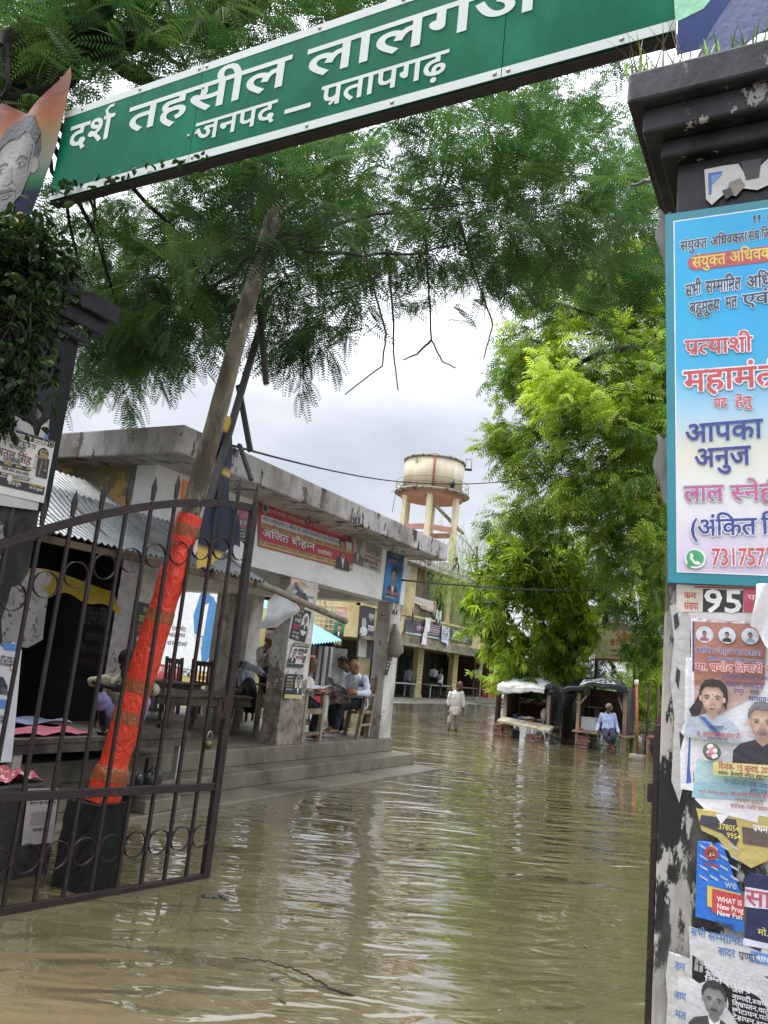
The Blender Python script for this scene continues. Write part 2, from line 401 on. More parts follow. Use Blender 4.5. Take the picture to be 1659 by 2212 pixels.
        s.poly([q(-.04, 0), q(.03, 0), q(.1, .2), q(.03, .24), q(-.08, .23), q(-.1, .19)], md)
        s.poly([q(-.16, .365), q(-.05, .345), q(0, .352), q(.05, .345), q(.16, .365), q(.06, .375), q(-.06, .375)], '#6d3a36' if not bw else dk); s.poly([q(-.13, .372), q(0, .378), q(.13, .372), q(.06, .405), q(-.06, .405)], '#a0605a' if not bw else md)
        if tash: s.poly([q(-.22, .335), q(-.1, .27), q(0, .285), q(.1, .27), q(.22, .335), q(.1, .325), q(-.1, .325)], hair)
        return s
    def done(s):
        if s.rm:
            b = MB(); curved = s.wave > .0005 or s.fall is not None
            for mi in range(len(s.rm)):
                fs = [f for f, m in zip(s.rects.f, s.rects.m) if m == mi]; ids = sorted({i for f in fs for i in f}); mp_ = {i: j for j, i in enumerate(ids)}; v = [s.rects.v[i] for i in ids]; f = [tuple(mp_[i] for i in q) for q in fs]
                v, f = s._fine(v, f) if curved else ([s.P(*p) for p in v], f); b.add(v, f, mi)
            b.build('print', s.rm, s.root)
        if s.tm: s.txt.build('lettering', s.tm, s.root)
def poster(name, label, cat, o, U, V, nrm, col, wave=.0012, seed=0, group=None, tear=None, n=(22, 22), fall=None, mat=None, off=.004):
    """o,U,V as numpy/vectors; the sheet stands off by a few millimetres"""
    nv = Vector([float(c) for c in nrm]).normalized(); o = Vector([float(c) for c in o])+nv*off
    root = thing(name, label, cat, o+Vector([float(c) for c in V])*1.0, group=group)
    s = Sheet(root, o, U, V, nrm, wave, seed, n, tear, fall); s.base(col, mat=mat); return s
def _q(s, px, py):
    """where a sight line meets the sheet, in print coordinates"""
    d = Vector([float(c) for c in _ray(px, py)]); C_ = Vector([0, 0, EYE]); k = (s.o-C_).dot(s.n)/d.dot(s.n); p = C_+d*k-s.o
    a, b, c = s.U.dot(s.U), s.U.dot(s.V), s.V.dot(s.V); e, f = p.dot(s.U), p.dot(s.V); D = a*c-b*b
    return (e*c-f*b)/D, (f*a-e*b)/D
Sheet.q = _q
def _T(s, text, x0, y0, x1, y1, hp, col, edge=None):
    a = s.q(x0, y0); b = s.q(x1, y1); c = s.q(x0, y0+hp)
    w = b[0]-a[0]; sl = (b[1]-a[1])/w if abs(w) > 1e-6 else 0
    return s.t(text, a[0], a[1], abs(c[1]-a[1]), col, w=w, sl=sl, edge=edge)
Sheet.T = _T
def _R(s, x0, y0, x1, y1, col):
    a = s.q(x0, y0); b = s.q(x1, y1); return s.r(a[0], a[1], b[0], b[1], col)
Sheet.R = _R
def _PL(s, pts, col): return s.poly([s.q(*p) for p in pts], col)
Sheet.PL = _PL
def _E(s, cx, cy, r, col):
    c = s.q(cx, cy); d = s.q(cx+r, cy); rx = abs(d[0]-c[0]); return s.e(c[0], c[1], rx, rx*s.w/s.h, col)
Sheet.E = _E
def sheet4(name, label, cat, plane, val, tl, tr, bl, col, nrm, **kw):
    """poster from three sighted corners on a wall plane"""
    fn = {'x': onx, 'y': ony}[plane]; A, B, C_ = fn(*tl, val), fn(*tr, val), fn(*bl, val)
    return poster(name, label, cat, A, B-A, C_-A, nrm, col, **kw)
FACES = ['#b48764', '#a97a58', '#c49a78', '#96694a']
def mini(s, seed, cols=('#222222', '#b3262b', '#1b3f9c'), rows=5, x0=.06, x1=.62, y0=.08, y1=.94, words=None):
    """rows of small print"""
    r_ = random.Random(seed); W_ = words or ['अधिवक्ता संघ', 'प्रत्याशी', 'पद हेतु', 'एडवोकेट', 'सदस्य', 'आपका सहयोग', 'बार काउन्सिल', 'उत्तर प्रदेश', 'लालगंज']
    for i in range(rows):
        h = (y1-y0)/rows; big = 1 if i != rows//2 else 1.35
        s.t(r_.choice(W_), x0, y0+h*(i+.15), h*.42*big, r_.choice(cols), w=(x1-x0)*r_.uniform(.75, 1))
    return s
# ---------------------------------------------------------------- water, ground
def water_mat():
    m, t, b = _new('flood_water'); nn = t.nodes.new; lk = t.links.new
    geo = nn('ShaderNodeNewGeometry')
    def noise(scale, stretch, rot, det=3, dist=.0):
        mp_ = nn('ShaderNodeMapping'); mp_.vector_type = 'TEXTURE'; mp_.inputs['Rotation'].default_value = (0, 0, math.radians(rot)); mp_.inputs['Scale'].default_value = stretch
        n_ = nn('ShaderNodeTexNoise'); n_.inputs['Scale'].default_value = scale; n_.inputs['Detail'].default_value = det; n_.inputs['Roughness'].default_value = .5; n_.inputs['Distortion'].default_value = dist
        lk(geo.outputs['Position'], mp_.inputs[0]); lk(mp_.outputs[0], n_.inputs['Vector']); return n_.outputs['Fac']
    def math_(op, a, b_):
        k = nn('ShaderNodeMath'); k.operation = op
        for i, q in enumerate((a, b_)):
            if isinstance(q, (int, float)): k.inputs[i].default_value = q
            else: lk(q, k.inputs[i])
        return k.outputs[0]
    r1 = noise(1.3, (2.2, .8, 1), 24, 1, .6); r2 = noise(3.6, (2.4, .8, 1), 34, 1, .7); r3 = noise(9, (2.0, .8, 1), 14, 1, .5)
    calm = noise(.33, (1.3, 1, 1), 50, 2)
    cm = nn('ShaderNodeMapRange'); lk(calm, cm.inputs[0]); cm.inputs['From Min'].default_value = .36; cm.inputs['From Max'].default_value = .6; cm.inputs['To Min'].default_value = .22; cm.inputs['To Max'].default_value = 1
    h_ = math_('ADD', math_('MULTIPLY', r1, .085), math_('ADD', math_('MULTIPLY', r2, .060), math_('MULTIPLY', r3, .0095)))
    h_ = math_('MULTIPLY', h_, cm.outputs[0])
    bp = nn('ShaderNodeBump'); bp.inputs['Strength'].default_value = 1; bp.inputs['Distance'].default_value = .62
    lk(h_, bp.inputs['Height']); lk(bp.outputs[0], b.inputs['Normal'])
    mud = noise(.8, (1.5, 1, 1), 20, 6, .8); r_ = nn('ShaderNodeValToRGB'); lk(mud, r_.inputs[0])
    r_.color_ramp.elements[0].position = .3; r_.color_ramp.elements[0].color = (.112, .092, .045, 1); r_.color_ramp.elements[1].position = .75; r_.color_ramp.elements[1].color = (.148, .122, .064, 1)
    lk(bp.outputs[0], b.inputs['Coat Normal']); b.inputs['Coat Weight'].default_value = .8; b.inputs['Coat Roughness'].default_value = .01; b.inputs['Coat IOR'].default_value = 1.5
    lk(r_.outputs[0], b.inputs['Base Color']); b.inputs['Roughness'].default_value = .015; b.inputs['IOR'].default_value = 1.34; b.inputs['Specular IOR Level'].default_value = .55
    return m
m_water = water_mat()
tag(MB().box((-160, -8, -.02), (120, 220, 0)).build('water', m_water), 'muddy brown flood water with ripples covering the whole yard', 'water', kind='structure')
tag(MB().box((-900, -900, -.9), (900, 900, -.6)).build('ground', paint('#5b4c38', .9, .3, .8)), 'brown earth under the flood', 'ground', kind='structure')

# ---------------------------------------------------------------- shared materials
M_black = paint('#08090b', .5, .35, 5, spec=.3, two=('#8f8d88', .06, 7), stain=('#2b2b2e', .45), streak=2.2)
M_blackpeel = paint('#141519', .45, .3, 5, two=('#a09d96', .42, 8.5), stain=('#5f5c56', .34, 2.2), bump=.4, streak=3)
M_blackcor = paint('#090a0d', .55, .3, 5, spec=.3, two=('#a5a4a0', .21, 7), stain=('#35353a', .5), bump=.3, streak=1.6)
M_grey = paint('#55544f', .85, .25, 5, stain=('#2d2c28', .4), bump=.5)
M_conc = paint('#6b6758', .8, .22, 4, two=('#8b8878', .22, 5), stain=('#3a382d', .45), bump=.7)
M_steps = paint('#706a58', .55, .2, 3, two=('#8c8676', .2, 2.5), stain=('#454132', .45), bump=.5, streak=1.5)
M_slabedge = paint('#b9b5b3', .8, .2, 4, two=('#3b3833', .35, 5), stain=('#7d7872', .42), bump=.7, streak=2.2)
M_white = paint('#dcdedb', .8, .05, 4, two=('#8b8880', .06, 9), stain=('#bdbcb4', .22), bump=.25)
M_col = paint('#c4c1ba', .8, .1, 5, two=('#7b7466', .30, 3.2), stain=('#948e82', .45), bump=.45, streak=1.5)
M_colbase = paint('#74695a', .85, .2, 6, two=('#c2beb4', .30, 4.5), stain=('#4b4436', .4), bump=.6)
M_rust = paint('#281d1b', .55, .35, 14, two=('#4a342b', .2, 22), bump=.3, spec=.4)
M_wood = paint('#6d5a45', .75, .3, 9, stain=('#3f3427', .45), bump=.4, streak=3)
M_wooddark = paint('#2e2723', .6, .3, 9, bump=.3)
M_yellow = paint('#d6c890', .8, .1, 2, two=('#9c8a55', .16, 2), stain=('#b8a365', .4), bump=.2)
M_tin = paint('#a9aeb2', .45, .2, 2.5, metal=.55, two=('#7d7f80', .3, 3), stain=('#6f6a63', .35), streak=1)

# ---------------------------------------------------------------- gate pillars
def pillar(label, x0, x1, y0, y1, zs, tiers, lower, inset):
    cx, cy = (x0+x1)/2, (y0+y1)/2
    t = thing('gate_pillar', label, 'pillar', (cx, cy, -.6))
    MB().box((x0+inset, y0+inset, -.6), (x1-inset, y1-inset, 2.42)).build('lower_shaft', lower, t, bevel=.008)
    MB().box((x0, y0, 2.42), (x1, y1, zs)).build('upper_shaft', M_black, t, bevel=.008)
    b = MB()
    for oh, z0, z1 in tiers: b.box((x0-oh, y0-oh, z0), (x1+oh, y1+oh, z1))
    b.build('cornice', M_blackcor, t, bevel=.012)
    return t
TI = [(.054, 3.597, 3.675), (.113, 3.675, 3.78), (.162, 3.78, 3.91)]
pillar_l = pillar('black painted gate pillar on the left with creeper on its top and an election poster', -5.2, -4.4, 2.78, 3.48, 3.597, TI, paint('#101114', .45, .3, 5, two=('#8f8c86', .36, 4.5), stain=('#4f4c48', .3, 2.2), bump=.4, streak=2), .035)
pillar_r = pillar('black painted gate pillar on the right covered with posters and peeling paint', -.435, .36, 2.8, 3.45, 3.597, TI, M_blackpeel, .004)
# moss and grass on the right cornice
def grass_tuft(name, label, cat, c, n, h, spread, mat, seed):
    r_ = random.Random(seed); b = MB()
    for _ in range(n):
        x, y = c[0]+r_.uniform(-spread[0], spread[0]), c[1]+r_.uniform(-spread[1], spread[1]); hh = h*r_.uniform(.4, 1); a = r_.uniform(0, 6.28); l = r_.uniform(.1, .7)*hh
        p = [Vector((x+math.cos(a)*l*t*t, y+math.sin(a)*l*t*t, c[2]+hh*t)) for t in (0, .35, .7, 1)]; w = .004
        s_ = Vector((-math.sin(a), math.cos(a), 0))*w
        b.add([p[0]-s_, p[0]+s_, p[1]-s_, p[1]+s_, p[2]-s_*.6, p[2]+s_*.6, p[3]], [(0, 1, 3, 2), (2, 3, 5, 4), (4, 5, 6)])
    return tag(b.build(name, mat), label, cat)
M_grass = paint('#5f8a2c', .7, .3, 20)
grass_tuft('grass_tuft', 'tuft of bright green grass growing on top of the right pillar cornice', 'grass', (-.2, 2.72, 3.908), 60, .16, (.14, .05), M_grass, 1)
grass_tuft('weed', 'small fern weed at the left corner of the right pillar cornice', 'plant', (-.56, 2.68, 3.908), 26, .13, (.05, .05), paint('#7d9a3e', .7, .3, 20), 2)
grass_tuft('dry_weed', 'thin dry stalks rising behind the right pillar cornice', 'plant', (-.47, 2.8, 3.908), 22, .36, (.13, .05), paint('#77705a', .8, .3, 20), 3)

# ---------------------------------------------------------------- overhead sign on its steel frame
M_green = paint('#005a40', .4, .14, 2.5, spec=.06, name='sign_green', stain=('#0f6f52', .3, 1.6), streak=2); M_signw = paint('#b6bebb', .3, .06, 5, spec=.5)
SY = 2.95; SX0, SX1, SZ0, SZ1 = -4.26, -.487, 4.325, 4.965
sg = thing('overhead_sign', 'long green sign board with white Hindi lettering spanning the gate between the pillars', 'sign', ((SX0+SX1)/2, SY, SZ0))
for a, b_ in ((SX0, -3.105), (-3.101, -1.24), (-1.236, SX1)): MB().box((a, SY, SZ0), (b_, SY+.012, SZ1)).build('panel', M_green, sg)
b = MB()
for a, b_ in ((SX0, -3.105), (-3.101, -1.24), (-1.236, SX1)):
    b.box((a, SY-.0015, SZ0), (b_, SY, SZ0+.05)); b.box((a, SY-.0015, SZ1-.05), (b_, SY, SZ1))
b.build('border', M_signw, sg)
b = MB()
for z in (SZ0-.012, SZ1-.03): b.box((SX0, SY+.013, z), (SX1, SY+.075, z+.045))
for x in (SX0+.02, -3.1, -1.24, SX1-.06): b.box((x, SY+.02, SZ0), (x+.05, SY+.1, SZ1))
b.build('frame', paint('#241f22', .6, .3, 10), sg)
for x in (-4.1, -3.6, -3.13, -3.075, -2.3, -1.8, -1.27, -1.205, -.7):
    for z in (SZ0+.025, SZ1-.025):
        MB().ell((x, SY-.002, z), (.011, .007, .011), 8, 6).build('bolt', paint('#8a8b88', .4, .2, 20, metal=.7), sg)
for z in (4.5, 4.8):
    for x in (-3.13, -3.075): MB().ell((x, SY-.002, z), (.011, .007, .011), 8, 6).build('bolt', paint('#8a8b88', .4, .2, 20, metal=.7), sg)
b = MB()
def sign_word(text, x0, x1, ztop, body):
    v, f, w = shaped(text); sx = (x1-x0)/w; sz = body/.62
    b.add([(x0+p[0]*sx, SY-.003-p[2], ztop-(.62-p[1])*sz) for p in v], [tuple(q) for q in f])
def sgx(px, py): p = ony(px, py, SY); return float(p[0]), float(p[2])
sign_word('दर्श', -4.17, -3.79, 4.825, .165); sign_word('तहसील', -3.65, -2.47, 4.822, .172); sign_word('लालगंज', -2.35, -1.08, 4.818, .175)
sign_word('जनपद', -3.08, -2.52, 4.565, .118); sign_word('–', -2.45, -2.30, 4.575, .17); sign_word('प्रतापगढ़', -2.23, -1.52, 4.558, .12)
b.build('lettering', M_signw, sg)

# ---------------------------------------------------------------- banners beside the sign
def gradmat(name, stops, axis, a, b_, rough=.35):
    """printed vinyl: a colour run printed on the sheet between heights/positions a and b"""
    m, t, bs = _new(name); nn = t.nodes.new; lk = t.links.new
    g = nn('ShaderNodeNewGeometry'); sp = nn('ShaderNodeSeparateXYZ'); lk(g.outputs['Position'], sp.inputs[0])
    mr = nn('ShaderNodeMapRange'); lk(sp.outputs[axis], mr.inputs[0]); mr.inputs['From Min'].default_value = a; mr.inputs['From Max'].default_value = b_
    r_ = nn('ShaderNodeValToRGB'); lk(mr.outputs[0], r_.inputs[0]); el = r_.color_ramp.elements
    while len(el) < len(stops): el.new(.5)
    for e_, (p, c) in zip(el, stops): e_.position = p; e_.color = srgb(c)+(1,)
    n1 = nn('ShaderNodeTexNoise'); n1.inputs['Scale'].default_value = 5; n1.inputs['Detail'].default_value = 6; lk(g.outputs['Position'], n1.inputs['Vector'])
    mm = nn('ShaderNodeMix'); mm.data_type = 'RGBA'; mm.blend_type = 'MULTIPLY'; mm.inputs['Factor'].default_value = .22; lk(r_.outputs[0], mm.inputs['A']); lk(n1.outputs['Color'], mm.inputs['B'])
    lk(mm.outputs['Result'], bs.inputs['Base Color']); bs.inputs['Roughness'].default_value = rough; bs.inputs['Specular IOR Level'].default_value = .15
    return m
# torn banner at the left end of the sign: saffron, white, green, navy
A = ony(-60, 232, 2.9); B = ony(152, 192, 2.9)
mt = gradmat('vinyl_tricolour', [(0, '#0d1328'), (.36, '#121a33'), (.44, '#2a6a42'), (.55, '#74776f'), (.72, '#7d6c45'), (.85, '#8a4a12'), (1, '#6a2f0b')], 'Z', 3.98, 5.1)
mt2 = mt
s = poster('torn_banner', 'torn saffron and navy banner with a face hanging at the green sign\'s left end', 'banner', A, (B[0]-A[0], 0, 0), (.0, 0, -1.12), (0, -1, 0), '#ffffff', mat=mt, n=(24, 24),
   tear=[(0, .0), (.22, .02), (.38, .08), (.62, .20), (.78, .12), (.97, -.02), (1.0, .06), (.985, .25), (.95, .5), (.86, .8), (.80, 1.0), (.4, .98), (0, .96)], fall=lambda x, y: .02*math.sin(x*9+y*4)*(.3+y)+.008*math.sin(x*19))
c = s.q(28, 365); s.face(c[0], c[1], .43, sk='#7d7a76', hair='#101012', coat='#161d36', shirt='#20263c', coll=False, bw=True)
s.T('मंत्री', 2, 478, 52, 466, 22, '#cdb53c'); s.done()
s = poster('vinyl_banner', 'green and navy vinyl panel standing on top of the right pillar beside the sign', 'banner', (-.472, 2.93, 5.3), (1.1, 0, 0), (0, 0, -1.12), (0, -1, 0), '#3d5f97', n=(8, 8),
   mat=gradmat('vinyl_navy', [(0, '#27396a'), (.5, '#3a4f86'), (1, '#4a629a')], 'Z', 4.2, 5.3), wave=.0015)
s.PL([(1455, -30), (1560, -30), (1520, 20), (1459, 50)], '#7fcf9f'); s.PL([(1600, -30), (1659, -30), (1659, 60), (1570, 130), (1500, 135), (1540, 60)], '#3b4d83'); s.done()

# ---------------------------------------------------------------- posters on the right pillar (front face y = 2.8)
PY = 2.772
teal = '#2f7f8e'
bm_ = gradmat('banner_print', [(0, '#c9a9cf'), (.18, '#d6cbe0'), (.38, '#e4e4e6'), (.52, '#dcdfcf'), (.66, '#a9d2e4'), (.8, '#58b4e0'), (1, '#4bb0e2')], 'Z', 1.9, 2.98)
A = ony(1437, 465, PY); L = ony(1443, 1256, PY)
s = poster('election_banner', 'large sky blue election banner with teal edge on the right pillar', 'banner', (A[0], PY, A[2]), (.62, .028, 0), (L[0]-A[0], 0, L[2]-A[2]-.004), (.045, -1, 0), teal, seed=2, wave=.0012, n=(24, 30), mat=paint(teal, .35, .1, 4))
q0, q1 = s.q(1457, 480), s.q(1460, 1234)
s.r(q0[0]-.006, q0[1]-.003, .97, q1[1]+.003, '#e8ecec'); s.layer += 1
pr = MB(); k = .0009+.00012*s.layer+s.wave*.2
pr.grid(lambda a, b_: s.P(q0[0]+(.965-q0[0])*a, q0[1]+(q1[1]-q0[1])*b_, k), 20, 36); pr.build('printed_field', bm_, s.root)
ink = '#2f3350'; red = '#cf3a48'; blu = '#1d3393'
hal = '#c8dcea'
s.T('!! सं', 1625, 468, 1680, 463, 14, ink, edge=hal)
s.T('संयुक्त', 1470, 524, 1527, 515, 19, ink, edge=hal); s.T('अधिवक्ता', 1535, 514, 1613, 503, 19, ink, edge=hal); s.T('संघ', 1617, 502, 1640, 499, 19, ink, edge=hal); s.T('जिला', 1645, 498, 1680, 494, 19, ink, edge=hal)
ar = s.w/s.h
p0, p1 = s.q(1505, 568), s.q(1700, 546)
s.e(p0[0], p0[1], .048, .048*ar, '#c5404e'); s.r(p0[0], p0[1]-.048*ar, .96, p0[1]+.048*ar, '#c5404e')
s.T('संयुक्त', 1495, 558, 1567, 549, 22, '#e6cf3f'); s.T('अधिवक्ता', 1576, 547, 1690, 533, 22, '#e6cf3f')
s.T('सभी', 1481, 618, 1514, 611, 25, ink, edge=hal); s.T('सम्मानित', 1524, 610, 1600, 601, 25, ink, edge=hal); s.T('अधि', 1612, 600, 1665, 594, 25, ink, edge=hal)
s.T('बहुमूल्य', 1490, 657, 1554, 648, 23, ink, edge=hal); s.T('मत', 1567, 645, 1592, 641, 23, ink, edge=hal); s.T('एवं', 1604, 640, 1660, 632, 23, ink, edge=hal)
s.T('प्रत्याशी', 1480, 738, 1624, 729, 30, red, edge='#e9e6ea')
s.T('महामंत्री', 1478, 805, 1700, 789, 42, red, edge='#e9e6ea')
s.T('पद', 1542, 864, 1571, 861, 19, red, edge='#e9e6ea'); s.T('हेतु', 1588, 861, 1623, 858, 19, red, edge='#e9e6ea')
s.T('आपका', 1480, 920, 1646, 907, 38, blu); s.T('अनुज', 1500, 973, 1620, 965, 38, blu)
mg = '#c2458a'
s.T('लाल', 1478, 1053, 1562, 1050, 32, mg, edge='#b9d3d8'); s.T('स्नेही', 1578, 1051, 1690, 1047, 32, mg, edge='#b9d3d8')
s.T('(अंकित', 1490, 1126, 1633, 1121, 33, '#20368f', edge='#dbe2ef'); s.T('सिंह', 1645, 1121, 1720, 1118, 33, '#20368f', edge='#dbe2ef')
s.E(1502, 1207, 24, '#dfe8e4'); s.E(1502, 1207, 19, '#2fa868'); s.PL([(1486, 1216), (1484, 1228), (1500, 1222)], '#2fa868')
s.PL([(1491, 1197), (1496, 1196), (1499, 1203), (1496, 1206), (1503, 1215), (1508, 1213), (1514, 1218), (1511, 1222), (1501, 1220), (1492, 1209)], '#e8efe9')
s.T('7317577', 1537, 1190, 1672, 1189, 32, '#cf4a4f', edge='#e4dfe8'); s.done()

PF = 2.796
def rp(name, label, cat, x0, y0, x1, y1, y2, col, **kw):
    return sheet4(name, label, cat, 'y', PF, (x0, y0), (x1, y1), (x0+(y2-y0)*(-.012), y2), col, (0, -1, 0), **kw)
# worn paper layers, from the top down
s = rp('torn_poster', 'torn white and blue poster remnant high on the right pillar below the cornice', 'poster', 1522, 368, 1665, 340, 440, '#b8b8b6', wave=.0015,
   tear=[(0, 0), (.3, .0), (.52, .02), (.6, .3), (.8, .28), (1, .0), (1, .8), (.8, .9), (.55, .75), (.3, .85), (.12, 1.1), (.03, .9)])
s.PL([(1530, 376), (1562, 370), (1551, 385), (1538, 392), (1537, 420), (1531, 422)], '#2f5fae'); s.PL([(1537, 381), (1562, 376), (1548, 390), (1538, 400)], '#3f96d8')
s.PL([(1575, 395), (1600, 385), (1610, 402), (1590, 425), (1570, 418)], '#82786c'); s.PL([(1600, 350), (1645, 343), (1640, 385), (1612, 390)], '#1b1c20'); s.PL([(1560, 412), (1578, 405), (1585, 420), (1568, 432)], '#1b1c20'); s.done()
s = rp('number_poster', 'worn white strip with a large number 95 under the blue banner', 'poster', 1462, 1263, 1650, 1268, 1337, '#c3bfc0', seed=4)
s.R(1500, 1266, 1660, 1274, '#b8404e'); s.PL([(1465, 1272), (1519, 1272), (1519, 1322), (1465, 1322)], '#cfc8b4'); s.PL([(1519, 1272), (1606, 1276), (1604, 1323), (1518, 1322)], '#15151a'); s.PL([(1606, 1272), (1655, 1274), (1652, 1323), (1606, 1323)], '#c03558')
s.T('क्रम', 1478, 1280, 1504, 1281, 12, '#c23340'); s.T('संख्या', 1478, 1302, 1509, 1303, 14, '#c23340')
s.T('9', 1520, 1278, 1562, 1279, 44, '#e8e8e4'); s.T('5', 1563, 1280, 1606, 1281, 42, '#e0e0dc')
s.T('पर', 1616, 1286, 1642, 1287, 10, '#d8c8cc'); s.done()
s = rp('birthday_poster', 'pale birthday poster with a woman and a grey haired man on the right pillar', 'poster', 1493, 1336, 1662, 1346, 1755, '#d9d8dc', seed=1, wave=.0015, n=(24, 30),
   tear=[(0, 0), (.98, .0), (1, 1.0), (.6, .985), (.2, .97), (.08, .93), (.06, .8), (.02, .75), (.03, .55), (.01, .3)])
s.PL([(1497, 1342), (1656, 1350), (1652, 1480), (1500, 1482)], '#b0705c'); s.PL([(1496, 1342), (1500, 1342), (1500, 1450), (1496, 1450)], '#29406e')
s.PL([(1500, 1482), (1652, 1480), (1640, 1500), (1500, 1570)], '#c9a79a'); s.PL([(1495, 1690), (1655, 1690), (1655, 1730), (1495, 1722)], '#8fc0cf')
s.PL([(1505, 1640), (1655, 1655), (1655, 1690), (1500, 1690)], '#a9ced2')
for i, (x, y) in enumerate(((1522, 1371), (1571, 1373), (1621, 1375))):
    s.E(x, y, 19, '#c9ced6'); c = s.q(x, y-1); s.face(c[0], c[1], .052, coat=['#a85a70', '#2a2b38', '#7fa9c8'][i], tash=False, hair='#2a1f1c', coll=False)
s.T('स्वर्णिम', 1505, 1400, 1545, 1403, 9, '#26418f', edge='#d9c9c4'); s.T('नेतृत्व का प्रकाश', 1551, 1403, 1645, 1408, 9, '#26418f', edge='#d9c9c4')
s.T('संसदीय मर्मज्ञ, विकास के महान', 1530, 1420, 1655, 1427, 7, '#26418f', edge='#d9c9c4')
s.T('मा. प्रमोद तिवारी जी', 1504, 1434, 1680, 1440, 14, '#b8363f', edge='#efe3df')
s.T('(उपनेता विपक्ष राज्यसभा', 1560, 1458, 1680, 1464, 8, '#2a3a7e'); s.T('पावन जन्मदिन', 1570, 1473, 1650, 1478, 11, '#2a3a7e'); s.T('रामपुर – खास', 1584, 1488, 1640, 1492, 9, '#2a3a7e'); s.T('सद्भावना', 1618, 1504, 1668, 1508, 9, '#2a3a7e')
s.PL([(1512, 1500), (1518, 1478), (1536, 1468), (1558, 1470), (1572, 1485), (1574, 1510), (1570, 1535), (1562, 1520), (1520, 1525), (1512, 1545), (1496, 1548), (1490, 1532), (1500, 1520)], '#1c1718')
c = s.q(1540, 1508); s.face(c[0], c[1], .30, sk='#cfa893', hair='#1f1a1a', coat='#aab6c4', tash=False, coll=False)
s.E(1541, 1501, 1.4, '#5a1f22'); s.PL([(1510, 1545), (1525, 1550), (1560, 1585), (1552, 1590)], '#2b62a8')
c = s.q(1648, 1560); s.face(c[0], c[1], .32, sk='#c7a08a', hair='#77757a', coat='#26222e', tash=True, coll=False)
s.T('अध्यक्षता –', 1533, 1567, 1571, 1569, 8, '#26306a'); s.T('मा. आराधना मिश्रा मोना जी', 1507, 1580, 1600, 1586, 10, '#b9323c'); s.T('विधायक रामपुर खास', 1530, 1592, 1575, 1595, 5, '#333333')
s.E(1540, 1623, 20, '#4b6a49')
for i in range(16): s.E(1540+15*math.cos(i*2.4)*(.3+.7*(i % 4)/4), 1622+14*math.sin(i*2.4)*(.3+.7*(i % 4)/4), 5, ['#d58d9b', '#efe2e4', '#c55a72', '#f2d9dc'][i % 4])
s.PL([(1543, 1644), (1670, 1652), (1668, 1682), (1543, 1672)], '#d9cf7e')
s.T('दिनांक- 15 जुलाई, 202', 1555, 1648, 1665, 1658, 11, '#b8333c'); s.T('स्थान- हेमवती नन्दन बहुगुणा', 1554, 1664, 1662, 1675, 7, '#222a4a')
s.T('जन्मदिन की लख -लख', 1566, 1681, 1660, 1693, 9, '#2f5a7e'); s.T('आप सब', 1620, 1701, 1660, 1706, 9, '#2a3a7e'); s.T('आइये लोकप्रिय सांसद', 1512, 1704, 1573, 1711, 6, '#b8333c'); s.T('श्री प्रमोद तिवारी जी', 1580, 1709, 1660, 1716, 8, '#b8333c')
s.T('गोल्डन जुबली', 1590, 1722, 1650, 1729, 8, '#9a6a2a'); s.T('संयोजक- ज्ञान प्रकाश', 1580, 1734, 1660, 1742, 8, '#a23a50'); s.done()
# crumpled blank sheet over the birthday poster
A = ony(1634, 1262, 2.76); B = ony(1700, 1262, 2.76); L = ony(1630, 1420, 2.76)
s = poster('blank_sheet', 'large blank white paper sheet curling off the right pillar over the birthday poster', 'paper', A, B-A, L-A, (0, -1, 0), '#d4d2d3', n=(10, 14), wave=.0015, fall=lambda x, y: .02*math.sin(x*6+y*5)+.03*(1-x)*y,
   tear=[(0, 0), (1, 0), (1, .98), (.7, .95), (.35, .85), (.05, .62), (-.12, .6), (-.1, .45), (.02, .2)]); s.done()
s = rp('notice_strip', 'narrow white paper strip with a blue line at the left edge of the birthday poster', 'paper', 1474, 1420, 1500, 1422, 1704, '#cfd0d4', seed=6, tear=[(.1, 0), (1, 0), (1.1, .4), (.95, .7), (1.05, 1), (0, 1), (-.1, .6), (.25, .5), (.2, .2)])
s.PL([(1488, 1600), (1492, 1560), (1490, 1660), (1494, 1690), (1483, 1692)], '#2a55ae'); s.done()
s = rp('campaign_poster', 'yellow and navy poster remnant with phone digits under the birthday poster', 'poster', 1504, 1745, 1664, 1765, 1862, '#b3a565', seed=7, tear=[(0, 0), (1, 0), (1, .75), (.75, .95), (.5, .8), (.3, .5), (.08, .4)])
s.PL([(1515, 1760), (1590, 1770), (1597, 1810), (1590, 1828), (1560, 1800), (1510, 1780)], '#3a3348'); s.PL([(1545, 1758), (1575, 1760), (1558, 1780)], '#dfe4ec')
s.T('378054', 1552, 1779, 1597, 1786, 11, '#d8cc3a'); s.T('9954', 1570, 1798, 1600, 1804, 10, '#d8cc3a'); s.PL([(1603, 1785), (1659, 1795), (1659, 1830), (1605, 1822)], '#5a4a40'); s.T('प्रथम', 1626, 1781, 1658, 1786, 13, '#e8e6e4'); s.done()
s = rp('training_poster', 'torn blue poster with red emblem and red panel low on the right pillar', 'poster', 1504, 1815, 1608, 1832, 1992, '#2a6cc0', seed=8, tear=[(.03, 0), (.55, -.02), (.75, .3), (.95, .55), (1.0, 1.0), (.75, .99), (.4, .94), (.0, .93)])
for i in range(16):
    x = 1510+(i % 4)*22; y = 1822+(i//4)*22; s.PL([(x, y), (x+18, y+10), (x+20, y+16), (x+4, y+7)], '#a9b5cc')
